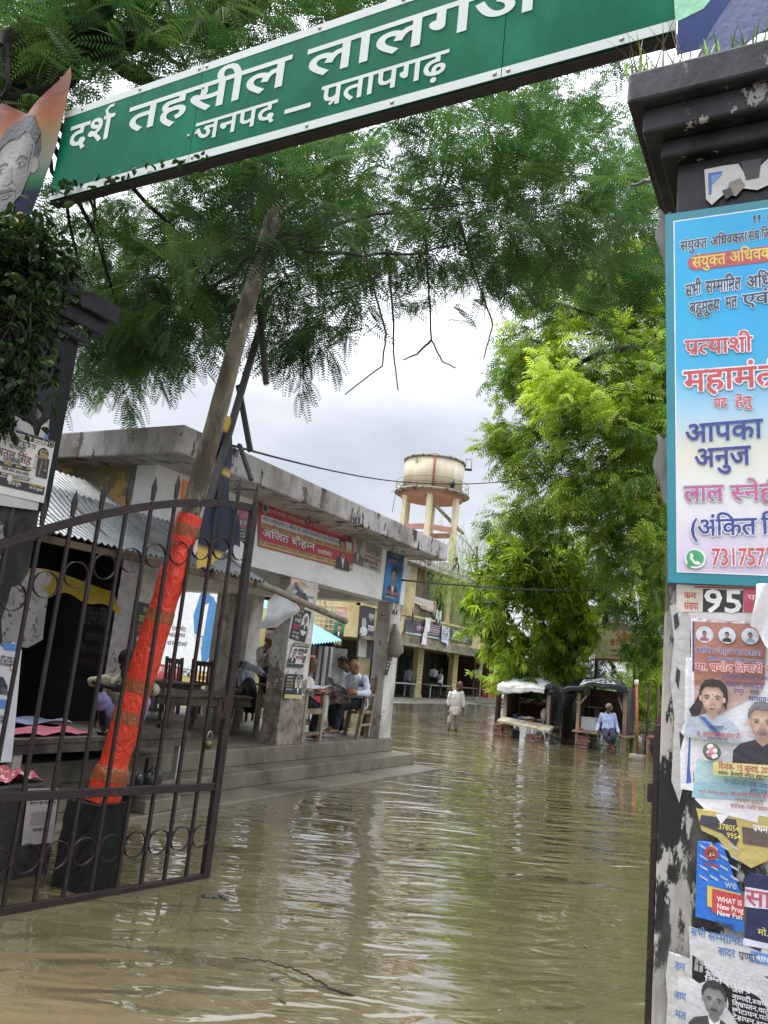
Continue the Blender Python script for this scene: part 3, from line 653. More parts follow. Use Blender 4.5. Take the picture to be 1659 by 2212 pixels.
s.E(1537, 1843, 15, '#b32326'); s.E(1537, 1844, 9, '#4a2420'); s.PL([(1533, 1828), (1537, 1819), (1542, 1829)], '#d9a030'); s.PL([(1531, 1849), (1535, 1838), (1538, 1850)], '#d0a070'); s.PL([(1539, 1849), (1541, 1838), (1545, 1848)], '#d0a070'); s.PL([(1522, 1863), (1552, 1868), (1551, 1873), (1523, 1867)], '#b32326')
s.PL([(1528, 1912), (1600, 1930), (1600, 1940), (1540, 1930), (1538, 1960), (1528, 1956)], '#d7b82c'); s.PL([(1539, 1919), (1608, 1935), (1607, 1983), (1538, 1970)], '#bf2630')
s.T('WHAT IS', 1549, 1936, 1603, 1946, 10, '#ece4e0'); s.T('New Prog', 1549, 1951, 1606, 1962, 10, '#ece4e0'); s.T('New Fun', 1549, 1965, 1604, 1976, 10, '#ece4e0'); s.T('we', 1566, 1900, 1592, 1904, 16, '#9fb0c8')
s.done()
s = rp('navy_poster', 'navy poster with red and yellow letters at the lower right edge of the frame', 'poster', 1606, 1880, 1668, 1894, 2050, '#262b4e', seed=9, tear=[(.0, .1), (.25, 0), (1, .0), (1, 1), (.05, .93), (.15, .5)])
s.PL([(1610, 1915), (1668, 1925), (1668, 1965), (1606, 1958)], '#c9ccd6'); s.T('सा', 1611, 1921, 1666, 1930, 32, '#b83a5c'); s.PL([(1600, 2024), (1668, 2040), (1668, 2052), (1600, 2040)], '#d6d6e6'); s.T('मो.', 1637, 2006, 1660, 2010, 12, '#d8cf60'); s.done()
s = rp('old_notice', 'weathered white notice with blue Hindi greeting on the lower right pillar', 'poster', 1470, 1995, 1660, 2040, 2225, '#bdbdbd', seed=10, wave=.0015, tear=[(.1, 0), (.5, .02), (1, .02), (1, 1), (0, 1), (-.02, .5), (.12, .3)])
bl = '#3a78b8'
s.T('जिन्दाबाद!', 1545, 1990, 1586, 1998, 11, '#333333'); s.T('सभी', 1493, 2004, 1524, 2010, 15, bl); s.T('सम्मानित', 1530, 2012, 1606, 2026, 17, bl); s.T('सादर', 1552, 2045, 1588, 2052, 16, bl); s.T('प्रणाम', 1596, 2055, 1640, 2064, 16, '#4a4a60'); s.PL([(1622, 2053), (1662, 2062), (1660, 2085), (1618, 2075)], '#3a88c8'); s.T('DREN', 1626, 2062, 1660, 2069, 10, '#e6e8ec')
s.T('आप', 1456, 2140, 1482, 2146, 14, bl); s.T('मत', 1459, 2181, 1482, 2187, 15, bl); s.T('हम', 1459, 2077, 1480, 2082, 14, bl); s.done()
s = rp('pale_paper', 'pale stained paper pasted along the left edge of the right pillar near its foot', 'paper', 1440, 2052, 1498, 2066, 2230, '#b2b1ae', seed=12, tear=[(.1, 0), (.9, .03), (1, .3), (.92, .7), (1, 1), (0, 1), (.06, .6), (-.02, .3)]); s.done()
s = rp('peeling_paper', 'long grey white paper peeling off the left edge of the right pillar', 'paper', 1448, 1300, 1496, 1302, 1730, '#a9a8a6', seed=13, tear=[(.0, .02), (.5, 0), (1, .03), (.9, .2), (1, .42), (.75, .6), (.9, .8), (.5, 1), (.15, .9), (.25, .6), (.05, .4), (.2, .2)])
for p in ([(1455, 1330), (1464, 1322), (1468, 1350), (1458, 1362)], [(1462, 1440), (1470, 1450), (1466, 1490), (1459, 1470)], [(1468, 1580), (1478, 1590), (1470, 1620)]): s.PL(p, '#1d1d20')
s.done()
s = rp('clinic_poster', 'black medical notice with a man\'s portrait at the bottom of the right pillar', 'poster', 1496, 2062, 1664, 2110, 2260, '#16171a', seed=11)
s.PL([(1502, 2070), (1520, 2075), (1518, 2101), (1500, 2095)], '#8d8f92'); s.PL([(1509, 2074), (1512, 2075), (1511, 2098), (1508, 2097)], '#2a2a2c'); s.PL([(1503, 2079), (1518, 2083), (1511, 2086)], '#2a2a2c')
w_ = '#d4d6d8'
s.T('गुप्तरोगों का सफल ईलाज', 1523, 2083, 1659, 2117, 12, w_); s.T('आयुर्वेदिक एवं यूनानी पद्धति', 1525, 2098, 1660, 2132, 6, w_); s.T('शिघ्र सम्पर्क करें', 1523, 2108, 1664, 2144, 11, w_)
c = s.q(1543, 2160); s.E(1537, 2158, 37, '#c4c6ca'); s.face(c[0], c[1], .30, sk='#8d8d8d', hair='#232326', coat='#3a3a3c', bw=True)
for i, w in enumerate(('जैसे :-', 'नामर्दी,स्वप्न', 'शिघ्रपतन,धातु', 'छोटापन,पत', 'टेड़ापन,शक')): s.T(w, 1582, 2132+i*14, 1620 if i == 0 else 1662, 2138+i*15+(0 if i == 0 else 12), 9, w_)
s.done()
b = MB(); b.box((-.458, 2.85, -.3), (-.437, 2.91, 1.55)); b.box((-.475, 2.86, .30), (-.458, 2.9, .36)); b.box((-.475, 2.86, 1.3), (-.458, 2.9, 1.36))
tag(b.build('hinge_post', M_rust, bevel=.003), 'rusty steel hinge post on the left edge of the right pillar', 'post')
# ---------------------------------------------------------------- gate leaf
G0 = Vector((-3.92, 5.04, 0)); GD = Vector((.1716, .9852, 0)); GN = Vector((GD.y, -GD.x, 0)); UP = Vector((0, 0, 1))
def gp(s_, z, k=0.): return G0 + GD*s_ + UP*z + GN*k
gt = thing('gate_leaf', 'rusty brown iron gate leaf with rings and spear tips, standing open in the water', 'gate', gp(-2.08, -.05))
def obar(s0, z0, s1, z1, w, d, mb, mi=None): return mb.bar(gp(s0, z0), gp(s1, z1), w, d, up=GN)
def top_z(s_):
    t = (s_+2.08)/2.08; return 2.08+.70*(1-(1-min(1, max(0, t)))**1.75)
b = MB(); obar(-.035, -.1, -.035, 2.80, .062, .05, b); b.build('end_post', M_rust, gt, bevel=.004)
b = MB(); obar(-2.08, -.1, -2.08, 2.1, .06, .05, b); b.build('hinge_stile', M_rust, gt, bevel=.004)
b = MB(); pts = [gp(-2.08+i*2.05/16, top_z(-2.08+i*2.05/16)) for i in range(17)]
for p, q_ in zip(pts, pts[1:]): b.bar(p, q_+(q_-p)*.03, .056, .035, up=GN)
b.build('top_rail', M_rust, gt)
b = MB(); obar(-2.05, .675, -.07, .645, .055, .04, b); b.build('middle_rail', M_rust, gt, bevel=.003)
b = MB(); obar(-2.05, .022, -.07, .006, .05, .045, b); b.build('bottom_rail', M_rust, gt, bevel=.003)
for i in range(10):
    s_ = -.215-.193*i; zt = top_z(s_)
    b = MB(); obar(s_, 0, s_, zt+.03, .021, .021, b); b.build('bar', M_rust, gt)
    b = MB(); z0 = zt+.035
    b.add([gp(s_-.011, z0, -.008), gp(s_+.011, z0, -.008), gp(s_+.011, z0, .008), gp(s_-.011, z0, .008), gp(s_-.02, z0+.10, -.006), gp(s_+.02, z0+.10, -.006), gp(s_+.02, z0+.10, .006), gp(s_-.02, z0+.10, .006), gp(s_, z0+.185, 0)],
          [(0, 1, 5, 4), (1, 2, 6, 5), (2, 3, 7, 6), (3, 0, 4, 7), (4, 5, 8), (5, 6, 8), (6, 7, 8), (7, 4, 8), (0, 3, 2, 1)]); b.build('spear_tip', M_rust, gt)
b = MB(); obar(-.03, 2.80, -.03, 2.84, .024, .024, b)
b.add([gp(-.045, 2.84, -.008), gp(-.015, 2.84, -.008), gp(-.015, 2.84, .008), gp(-.045, 2.84, .008), gp(-.05, 2.92, 0), gp(-.01, 2.92, 0), gp(-.03, 3.01, 0)], [(0, 1, 5, 4), (1, 2, 5), (2, 3, 4, 5), (3, 0, 4), (4, 5, 6)]); b.build('spear_tip', M_rust, gt)
def ring(c, r_, parent, name='ring'):
    b = MB(); n = 28; vs_ = []
    for i in range(n):
        a = 2*math.pi*i/n; d = GD*math.cos(a)+UP*math.sin(a)
        for rr, kk in ((r_, -.011), (r_, .011), (r_-.005, .011), (r_-.005, -.011)): vs_.append(c+d*rr+GN*kk)
    b.sm = False; b.add(vs_, [(i*4+j, i*4+(j+1) % 4, ((i+1) % n)*4+(j+1) % 4, ((i+1) % n)*4+j) for i in range(n) for j in range(4)]); b.build(name, M_rust, parent)
for i in range(11):
    s_ = -.1185-.193*i if i else -.125
    ring(gp(s_, top_z(s_)-.37+(.02 if i < 3 else 0)), .0855 if i else .08, gt)
    if s_ > -2.05: ring(gp(s_, .30), .0855 if i else .08, gt)
# chain and padlock
b = MB(); 
for i in range(26):
    t = i/25; a = t*2*math.pi; z = 1.33-.40*t if i < 14 else 1.33-.40*(1-t); kx = -.1-.03*math.sin(a)+(.04 if i < 14 else -.02)
    c = gp(kx, z, .035); d = (GD*.3+UP).normalized(); e_ = GN if i % 2 else (GD-UP*.3).normalized()
    b.tube([c+d*.016*math.cos(u*math.pi/4)+e_*.009*math.sin(u*math.pi/4) for u in range(8)], .003, 5, closed=True)
tag(b.build('chain', paint('#4b2c24', .7, .3, 30)), 'rusty chain hanging round the end post of the gate', 'chain')
pl = thing('padlock', 'round brass padlock hanging on the gate chain', 'padlock', gp(-.2, .98, .03))
b = MB(); b.sm = True; b.ell(gp(-.2, .955, .035), (.03, .03, .034), 14, 10); b.build('body', paint('#6b5a30', .4, .3, 20, metal=.7), pl)
b = MB(); b.tube([gp(-.2+.024*math.cos(a), 1.0+.05*math.sin(a), .035) for a in [math.pi*i/8 for i in range(9)]], .006, 6); b.build('shackle', paint('#8b8a86', .35, .2, 20, metal=.8), pl)

# ---------------------------------------------------------------- leaning trunk: lower part wrapped in orange plastic, foot in an old block
M_moss = paint('#14180f', .95, .45, 22, two=('#2c3320', .22, 30), bump=1.6)
b = MB(); pd = [(-4.52, 4.0), (-4.12, 4.02), (-4.1, 4.42), (-4.5, 4.42)]
b.grid(lambda a, c: Vector((-4.315, 4.235, 0))+Vector(((.158-.010*c)*(1 if abs(math.cos(a*6.283+.785)) > .707 else abs(math.cos(a*6.283+.785))/.707)*math.copysign(1, math.cos(a*6.283+.785)), (.158-.010*c)*(1 if abs(math.sin(a*6.283+.785)) > .707 else abs(math.sin(a*6.283+.785))/.707)*math.copysign(1, math.sin(a*6.283+.785)), -.4+.95*c)) + Vector((rnd.uniform(-.006, .006), rnd.uniform(-.006, .006), rnd.uniform(-.01, .01) if c < .99 else 0)), 32, 16)
b.add([(-4.46, 4.09, .548), (-4.17, 4.09, .552), (-4.17, 4.38, .55), (-4.46, 4.38, .547)], [(0, 1, 2, 3)])
tag(b.build('mossy_block', M_moss), 'black mossy masonry block standing in water under the orange wrapped trunk', 'block')
TA, TB = Vector((-4.31, 4.26, .52)), Vector((-3.83, 4.70, 5.25))
def trunk_pt(t): return TA.lerp(TB, t) + Vector((.035*math.sin(t*5.1), .03*math.sin(t*4+1), 0))*(t*(1.6-t))
tree1 = thing('leaning_tree', 'tall leaning tree behind the gate, trunk wrapped in orange plastic, feathery crown overhead', 'tree', TA)
M_bark = paint('#77705f', .9, .3, 9, two=('#a59d8a', .38, 5), stain=('#453d31', .35), bump=1.2, streak=2.5)
b = MB(); n = 30
b.tube([trunk_pt(i/n) for i in range(n+1)], [.082-.020*(i/n)+rnd.uniform(-.003, .003) for i in range(n+1)], 18); b.build('trunk', M_bark, tree1)
def wrap_mat(c):
    m, t, bs = _new('plastic_wrap'); nn = t.nodes.new; lk = t.links.new
    g = nn('ShaderNodeNewGeometry'); mp_ = nn('ShaderNodeMapping'); mp_.inputs['Scale'].default_value = (1, 1, .45); mp_.inputs['Rotation'].default_value = (.3, .2, 0); lk(g.outputs['Position'], mp_.inputs[0])
    v = nn('ShaderNodeTexNoise'); v.inputs['Scale'].default_value = 20; v.inputs['Detail'].default_value = 5; v.inputs['Distortion'].default_value = 1.2; lk(mp_.outputs[0], v.inputs['Vector'])
    bp = nn('ShaderNodeBump'); bp.inputs['Strength'].default_value = .9; bp.inputs['Distance'].default_value = .03; lk(v.outputs['Fac'], bp.inputs['Height']); lk(bp.outputs[0], bs.inputs['Normal'])
    bs.inputs['Base Color'].default_value = srgb(c)+(1,); bs.inputs['Roughness'].default_value = .28; bs.inputs['Subsurface Weight'].default_value = .12; bs.inputs['Subsurface Radius'].default_value = (.02, .006, .003)
    return m
M_or = wrap_mat('#cf3b20'); M_tape = wrap_mat('#94502c')
b = MB(); k = 60; t1 = .435
def wr(t): return (.098+.005*math.sin(t*70)*math.sin(t*13) + (.012 if t < .05 else 0))*(1.06-.25*t)
b.tube([trunk_pt(t1*i/k+.006) for i in range(k+1)], [wr(t1*i/k)+rnd.uniform(-.002, .003) for i in range(k+1)], 26, caps=False); ow = b.build('plastic_wrap', M_or, tree1)
for t0, t2 in ((.03, .05), (.112, .13), (.158, .176), (.264, .282), (.400, .418)):
    b = MB(); b.tube([trunk_pt(t0+(t2-t0)*i/4+.006) for i in range(5)], [wr(t0+(t2-t0)*i/4)+.004+rnd.uniform(-.001, .001) for i in range(5)], 26, caps=False); b.build('tape_band', M_tape, tree1)

# iron pole with broken cross arms beside the trunk
P0, P1 = onz(505, 1255, 2.75)*0+dep(508, 1255, 7.3), dep(582, 640, 8.4)
ip = thing('iron_pole', 'dark leaning iron pole with loose cross arms in front of the pavilion roof', 'pole', (float(P0[0]), float(P0[1]), .4))
M_iron = paint('#34302f', .6, .3, 15)
def P01(t): return P0+(P1-P0)*t
b = MB(); base = Vector(dep(449, 1090, 6.95)); b.bar(base, P1, .055, .055); b.build('shaft', M_iron, ip)
for a, c in (((515, 832), (541, 975)), ((517, 960), (543, 1037)), ((561, 665), (575, 830))):
    b = MB(); b.bar(dep(*a, 7.85), dep(*c, 7.7), .05, .03); b.build('cross_arm', M_iron, ip)
# vinyl hanging on the iron pole
mv = gradmat('vinyl_ochre', [(0, '#c9a84a'), (.1, '#cfae52'), (.13, '#1a2236'), (.5, '#1a2236'), (.52, '#caa54e'), (.56, '#1b2236'), (.72, '#1d263c'), (.74, '#c6a23f'), (1, '#b8a060')], 'Z', 2.3, 4.1)
A, B, L = dep(492, 925, 7.2), dep(505, 900, 7.5), dep(405, 1205, 6.9)
s = poster('twisted_banner', 'twisted ochre and navy vinyl strip with phone digits hanging on the iron pole', 'banner', dep(446, 900, 7.1), dep(510, 905, 7.5)-dep(446, 900, 7.1), dep(420, 1215, 6.9)-dep(446, 900, 7.1), (.4, -.9, 0), '#cccccc', mat=mv, n=(8, 14),
   tear=[(.5, 0), (.85, 0), (.9, .3), (1.0, .62), (1.35, .72), (1.5, .95), (1.1, .9), (.75, 1.0), (.1, 1.05), (.2, .75), (.25, .5)], fall=lambda x, y: .06*math.sin(y*9+x*3)+.03*math.sin(x*11))
s.T('945', 449, 1044, 474, 1049, 9, '#b9b040'); s.T('904', 447, 1059, 472, 1064, 9, '#b9b040'); s.PL([(455, 1130), (480, 1120), (492, 1190), (460, 1205), (445, 1190)], '#cfc9c2'); s.done()
s = poster('orange_sheet', 'small orange and brown notice tied behind the trunk of the leaning tree', 'poster', dep(393, 1035, 7.4), dep(415, 1042, 7.4)-dep(393, 1035, 7.4), dep(388, 1078, 7.4)-dep(393, 1035, 7.4), (.5, -.85, 0), '#c47843'); s.T('ता', 397, 1060, 412, 1063, 9, '#d9cfc2'); s.done()

# ---------------------------------------------------------------- concrete block with a notice at the left
ct = thing('concrete_plinth', 'worn concrete plinth at the left edge behind the gate, with a paper notice', 'plinth', (-5.1, 3.9, 0))
b = MB(); b.box((-5.5, 3.3, -.4), (-4.72, 4.28, .61)); b.build('body', paint('#413f39', .9, .3, 6, two=('#7a7468', .2, 4), stain=('#23221d', .5), bump=1.), ct, bevel=.03)
s = sheet4('block_notice', 'weathered white paper notice on the side of the concrete plinth', 'poster', 'x', -4.712, (60, 1703), (126, 1702), (45, 1826), '#a8a39c', (1, 0, 0), wave=.0010)
for i, (w, x0, x1) in enumerate((('अधिवक्ता संघ के', .25, .8), ('आपसी भाई चारा', .2, .7), ('हमारा यह मत देकर', .1, .95))): s.t(w, x0, .06+i*.09, .045, '#2b2828', w=x1-x0)
s.t('लालगंज', .3, .72, .05, '#2b2828', w=.5); s.r(.2, .42, .8, .66, '#968a86'); s.done()
b = MB(); b.sm = True; b.grid(lambda a, c: Vector((-5.2+.42*a, 3.75+.4*c, .62+.045*abs(math.sin(a*9+c*4))+.02*math.sin(c*17))), 14, 14)
tag(b.build('red_cloth', paint('#a84c58', .9, .2, 8, two=('#c7b3ae', .35, 26))), 'crumpled red checked cloth lying on the concrete plinth', 'cloth')

# ---------------------------------------------------------------- posters on the left pillar (inner face x = -4.4)
s = sheet4('old_blue_poster', 'torn white and blue poster layer behind the election poster on the left pillar', 'poster', 'x', -4.396, (-60, 862), (106, 905), (-90, 1075), '#b9b6b2', (1, 0, 0), wave=.0010,
   tear=[(0, 0), (.3, .0), (.78, .12), (.86, .3), (.9, .1), (1, .0), (1, .45), (1.03, .5), (1.0, .6), (1.0, 1.02), (0, 1.02)])
s.PL([(-20, 908), (20, 915), (65, 940), (95, 950), (98, 925), (106, 922), (100, 975), (0, 950)], '#2f7fcf'); s.PL([(-20, 1040), (80, 1060), (92, 1050), (90, 1078), (78, 1074), (76, 1062), (-20, 1050)], '#2f7fcf')
s.T('काउन्सिल ऑफ', 8, 918, 62, 936, 9, '#d5d5d5'); s.T('उत्तर प्रदेश', 58, 935, 98, 948, 9, '#d5d5d5'); s.done()
s = sheet4('advocate_poster', 'white election poster with brown bands and the year 2026 on the left pillar', 'poster', 'x', -4.390, (-40, 905), (118, 954), (-70, 1050), '#cfccc8', (1, 0, 0), wave=.0010, seed=3)
br = '#2b2320'
s.PL([(-40, 905), (118, 954), (114, 968), (-42, 924)], br); s.T('अधिवक्ता संघ,', 18, 930, 70, 946, 13, '#e2dcd2'); s.T('लालगंज', 73, 947, 103, 956, 13, '#e2dcd2'); s.E(110, 960, 7, '#1a1715'); s.E(110, 960, 5, '#c9b27a'); s.E(110, 960, 4, '#1a1715')
s.PL([(8, 940), (78, 962), (74, 971), (4, 949)], '#4a3a30'); s.T('कोषाध्यक्ष पद हेतु', 12, 945, 74, 964, 8, '#e2dcd2')
s.T('प्रत्याशी', 20, 958, 56, 968, 9, '#3b2f2a'); s.T('अतुल सिंह', -8, 964, 68, 990, 17, '#7c3a32'); s.T('एडवोकेट', 18, 988, 46, 996, 9, '#2f2a26')
s.E(93, 981, 12, '#2b211a'); s.T('2026', 85, 977, 103, 983, 9, '#d9bb3a'); s.T('चुनाव वर्ष', 87, 971, 101, 975, 4, '#c9b27a')
s.PL([(-20, 990), (65, 1010), (68, 1016), (62, 1019), (-25, 1000)], br); s.T('ईमानदारी', 8, 998, 25, 1003, 5, '#d9bb3a'); s.T('समर्पण', 34, 1005, 46, 1008, 5, '#d9bb3a'); s.T('संघर्ष', 57, 1010, 66, 1013, 5, '#d9bb3a')
s.T('आपकी आवाज, आपका प्रतिनिधि', 4, 1008, 62, 1024, 6, '#2f2a26'); s.PL([(-20, 1014), (66, 1033), (63, 1040), (-25, 1021)], br); s.T('अपना अमूल्य मत एवं समर्थन से', 2, 1020, 64, 1035, 5, '#ded6ca')
s.PL([(-30, 1022), (96, 1052), (93, 1070), (-35, 1040)], '#241d1a'); s.T('चुनाव चिन्ह :', 20, 1032, 44, 1038, 6, '#d9bb3a'); s.T('सब की सुनेंगे', 17, 1039, 44, 1046, 6, '#d6cfc4'); s.T('अधिवक्ताओं का सम्मान', 63, 1043, 93, 1051, 5, '#d9bb3a'); s.T('सब की सुरक्षा', 62, 1050, 91, 1058, 5, '#d6cfc4')
s.PL([(82, 985), (106, 992), (100, 1035), (76, 1028)], '#2a221d'); s.line([s.q(90, 995), s.q(82, 1027)], .012, '#b08c45'); s.line([s.q(76, 985), s.q(100, 993)], .01, '#b08c45')
for x, y in ((74, 1008), (96, 1014)): s.PL([(x-5, y), (x+5, y+2), (x, y+5)], '#b08c45')
s.line([s.q(74, 1006), s.q(77, 987)], .006, '#8f7a4a'); s.line([s.q(96, 1012), s.q(99, 994)], .006, '#8f7a4a'); s.PL([(15, 1026), (25, 1028), (24, 1040), (14, 1038)], '#e2dcd2')
s.done()
s = sheet4('phone_strip', 'white strip with phone digits at the foot of the election poster on the left pillar', 'poster', 'x', -4.393, (-30, 1034), (76, 1060), (-36, 1056), '#c7c5c2', (1, 0, 0), wave=.0010)
s.T('22562,', -2, 1045, 22, 1051, 11, '#2a2828'); s.T('9453869147', 26, 1052, 72, 1063, 10, '#2a2828'); s.done()
ps = Sheet(pillar_l, onx(0, 1225, -4.433), onx(125, 1235, -4.433)-onx(0, 1225, -4.433), onx(0, 1400, -4.433)-onx(0, 1225, -4.433), (1, 0, 0), .001, 2)
ps.tear = [ps.q(*p) for p in ((16, 1300), (24, 1268), (45, 1262), (60, 1238), (84, 1228), (112, 1246), (106, 1262), (95, 1270), (104, 1285), (98, 1330), (92, 1382), (58, 1400), (30, 1392), (6, 1402), (2, 1340))]
ps.base('#8b8a86', name='bare_plaster', mat=paint('#86847f', .85, .15, 9, two=('#1c1d20', .3, 14), stain=('#6a6862', .4), bump=.5))
# lower shaft posters (inner face x = -4.435)
s = sheet4('candidate_poster', 'white and blue election poster with a red 66 disc low on the left pillar', 'poster', 'x', -4.428, (-30, 1385), (47, 1392), (-55, 1650), '#bfbfc2', (1, 0, 0), wave=.0010, tear=[(0, .02), (.3, 0), (.5, .05), (.75, -.02), (1, .05), (1, 1), (0, 1)])
s.PL([(2, 1388), (40, 1392), (36, 1408), (8, 1404)], '#3a7fc4'); s.T('ऑफ उ0प्र0 के', 1, 1416, 34, 1421, 6, '#222222'); s.T('के प्रथम वरीयता', 0, 1424, 33, 1428, 6, '#222222'); s.T('का उ0कांक्षी', 0, 1431, 25, 1435, 6, '#222222')
s.E(28, 1442, 7, '#b9343c'); s.T('66', 23, 1438, 33, 1440, 7, '#e8e4e4'); c = s.q(0, 1470); s.PL([(-20, 1460), (6, 1462), (16, 1482), (15, 1500), (-20, 1500)], '#1d2736'); s.T('सिंह', 2, 1489, 22, 1493, 11, '#6a6a70'); s.PL([(0, 1510), (18, 1512), (15, 1532), (-4, 1530)], '#3a7fc4'); s.T('उ0प्र0', 0, 1545, 14, 1548, 7, '#222222'); s.T('वरीयता', 0, 1555, 12, 1558, 7, '#222222'); s.done()
# ---------------------------------------------------------------- verandah pavilion with steps
pv = thing('verandah_pavilion', 'flat roofed white concrete verandah with steps in the flood water', 'building', (-8.5, 9.5, -.6))
b = MB(); b.box((-12.6, 3.2, -.6), (-5.58, 13.1, .035)); b.build('bottom_step', M_steps, pv, bevel=.012)
b = MB(); b.box((-12.6, 3.3, .0355), (-6.08, 13.08, .215)); b.build('middle_step', M_steps, pv, bevel=.012)
b = MB(); b.box((-12.6, 3.4, .2155), (-6.45, 12.96, .43)); b.build('platform', M_steps, pv, bevel=.012)
b = MB(); b.box((-6.16, 6.0, .2155), (-5.98, 6.34, .36)); b.box((-5.95, 6.1, .036), (-5.6, 6.6, .16)); b.build('side_block', M_steps, pv, bevel=.01)
def column(x0, x1, y0, y1, z1=2.76, base=1.0):
    MB().box((x0, y0, .43), (x1, y1, z1)).build('column', M_col if base < .5 else M_colA, pv, bevel=.008)
def splitcol():
    m, t, bs = _new('column_peeled'); nn = t.nodes.new; lk = t.links.new
    g = nn('ShaderNodeNewGeometry'); n1 = nn('ShaderNodeTexNoise'); n1.inputs['Scale'].default_value = 4.5; n1.inputs['Detail'].default_value = 10; n1.inputs['Roughness'].default_value = .65; lk(g.outputs['Position'], n1.inputs['Vector'])
    sp = nn('ShaderNodeSeparateXYZ'); lk(g.outputs['Position'], sp.inputs[0]); mr = nn('ShaderNodeMapRange'); lk(sp.outputs['Z'], mr.inputs[0]); mr.inputs['From Min'].default_value = .5; mr.inputs['From Max'].default_value = 1.9; mr.inputs['To Min'].default_value = .32; mr.inputs['To Max'].default_value = -.14
    ad = nn('ShaderNodeMath'); lk(n1.outputs['Fac'], ad.inputs[0]); lk(mr.outputs[0], ad.inputs[1])
    r_ = nn('ShaderNodeValToRGB'); lk(ad.outputs[0], r_.inputs[0]); r_.color_ramp.elements[0].position = .565; r_.color_ramp.elements[1].position = .585
    n2 = nn('ShaderNodeTexNoise'); n2.inputs['Scale'].default_value = 9; n2.inputs['Detail'].default_value = 8; lk(g.outputs['Position'], n2.inputs['Vector'])
    r2 = nn('ShaderNodeValToRGB'); lk(n2.outputs['Fac'], r2.inputs[0]); r2.color_ramp.elements[0].color = srgb('#5a5044')+(1,); r2.color_ramp.elements[1].color = srgb('#94897a')+(1,); r2.color_ramp.elements[0].position = .35; r2.color_ramp.elements[1].position = .65
    r3 = nn('ShaderNodeValToRGB'); lk(n2.outputs['Fac'], r3.inputs[0]); r3.color_ramp.elements[0].color = srgb('#a8a59d')+(1,); r3.color_ramp.elements[1].color = srgb('#cfccc6')+(1,); r3.color_ramp.elements[0].position = .3; r3.color_ramp.elements[1].position = .6
    mx_ = nn('ShaderNodeMix'); mx_.data_type = 'RGBA'; lk(r_.outputs[0], mx_.inputs['Factor']); lk(r3.outputs[0], mx_.inputs['A']); lk(r2.outputs[0], mx_.inputs['B']); lk(mx_.outputs['Result'], bs.inputs['Base Color']); bs.inputs['Roughness'].default_value = .85
    bp = nn('ShaderNodeBump'); bp.inputs['Strength'].default_value = .6; bp.inputs['Distance'].default_value = .015; lk(r_.outputs[0], bp.inputs['Height']); bp.invert = True; lk(bp.outputs[0], bs.inputs['Normal'])
    return m
M_colA = splitcol()
column(-6.78, -6.5, 9.45, 10.07); column(-6.78, -6.5, 12.5, 12.93, base=0)
for x in (-9.82, -9.55), (-10.42, -10.06), (-12.5, -12.2): column(x[0], x[1], 12.5, 12.9, base=0)
column(-6.78, -6.5, 6.45, 6.85); column(-12.5, -12.2, 9.5, 9.9, base=0)
for y in (6.1, 9.5): pass
b = MB(); b.box((-6.80, 6.45, 2.7605), (-6.49, 12.94, 3.62)); b.build('front_beam', M_white, pv)
b = MB(); b.box((-12.6, 12.5, 2.7605), (-6.8005, 12.9, 3.62)); b.box((-12.6, 6.45, 2.7605), (-12.2, 12.4995, 3.62)); b.box((-12.1995, 9.5, 2.9), (-6.8005, 9.8, 3.62)); b.build('cross_beam', M_white, pv)
b = MB(); b.box((-13.3, 6.05, 3.6205), (-5.8, 13.15, 3.93)); b.build('roof_slab', M_slabedge, pv, bevel=.02)
b = MB(); b.box((-12.2, 6.45, 2.9), (-6.8005, 6.65, 3.62)); b.build('end_wall', paint('#c3a25a', .85, .15, 3, two=('#5c665c', .5, 1.2), stain=('#857a4f', .35)), pv)
b = MB()
for px, py in ((668, 1107), (846, 1195)):
    c = onx(px, py, -6.2); c[2] = 3.6
    b.tube([(c[0], c[1], 3.62), (c[0], c[1], 3.57)], .006, 6); b.tube([(c[0], c[1]+.045*math.cos(a), 3.525+.045*math.sin(a)) for a in [i*.5236 for i in range(12)]], .007, 6, closed=True)
b.build('ceiling_hook', M_rust, pv)
b = MB(); c = onx(905, 1205, -6.1); b.tube([(-6.05, 12.95+.05*math.cos(a), 3.56+.05*math.sin(a)) for a in [i*.5236 for i in range(12)]], .008, 6, closed=True); b.build('ceiling_hook', M_rust, pv)
# facade posters (beam face x = -6.49)
FX = -6.486
def fp(name, label, tl, tr, bl, col, **kw): return sheet4(name, label, kw.pop('cat', 'poster'), 'x', FX, tl, tr, bl, col, (1, 0, 0), **kw)
s = fp('red_banner', 'long red election banner on the beam of the white verandah', (557, 1080), (761, 1150), (557, 1180), '#a93038', cat='banner', wave=.008, n=(16, 6))
s.r(.02, .30, .98, .46, '#cfd4d6'); s.r(.02, .46, .98, .575, '#c0a24a'); s.r(0, .86, 1, .97, '#cdb44f')
s.t('आप सभी सम्मानित अधिवक्ता बन्धुओं से विनम्र निवेदन है कि आगामी बार काउन्सिल', .07, .12, .09, '#dcb0aa', w=.80); s.t('अपना अमूल्य प्रथम (1) वरीयता मत, सहयोग एवं आर्शीवाद देकर विजयी बनाएं', .03, .335, .085, '#2a3d78', w=.80)
s.t('प्रत्याशी-सदस्य बार काउन्सिल ऑफ उत्तर प्रदेश', .03, .475, .075, '#8f2a30', w=.80)
s.t('अजित चौहान', .03, .60, .155, '#e6e2e0', w=.52, edge='#7d2026'); s.t('एडवोकेट', .58, .70, .085, '#e6e2e0', w=.16); s.t('पूर्व उपाध्यक्ष लखनऊ बार एसोशिएशन, लखनऊ | मो0 8400000093', .0, .88, .055, '#3a2a50', w=.93)
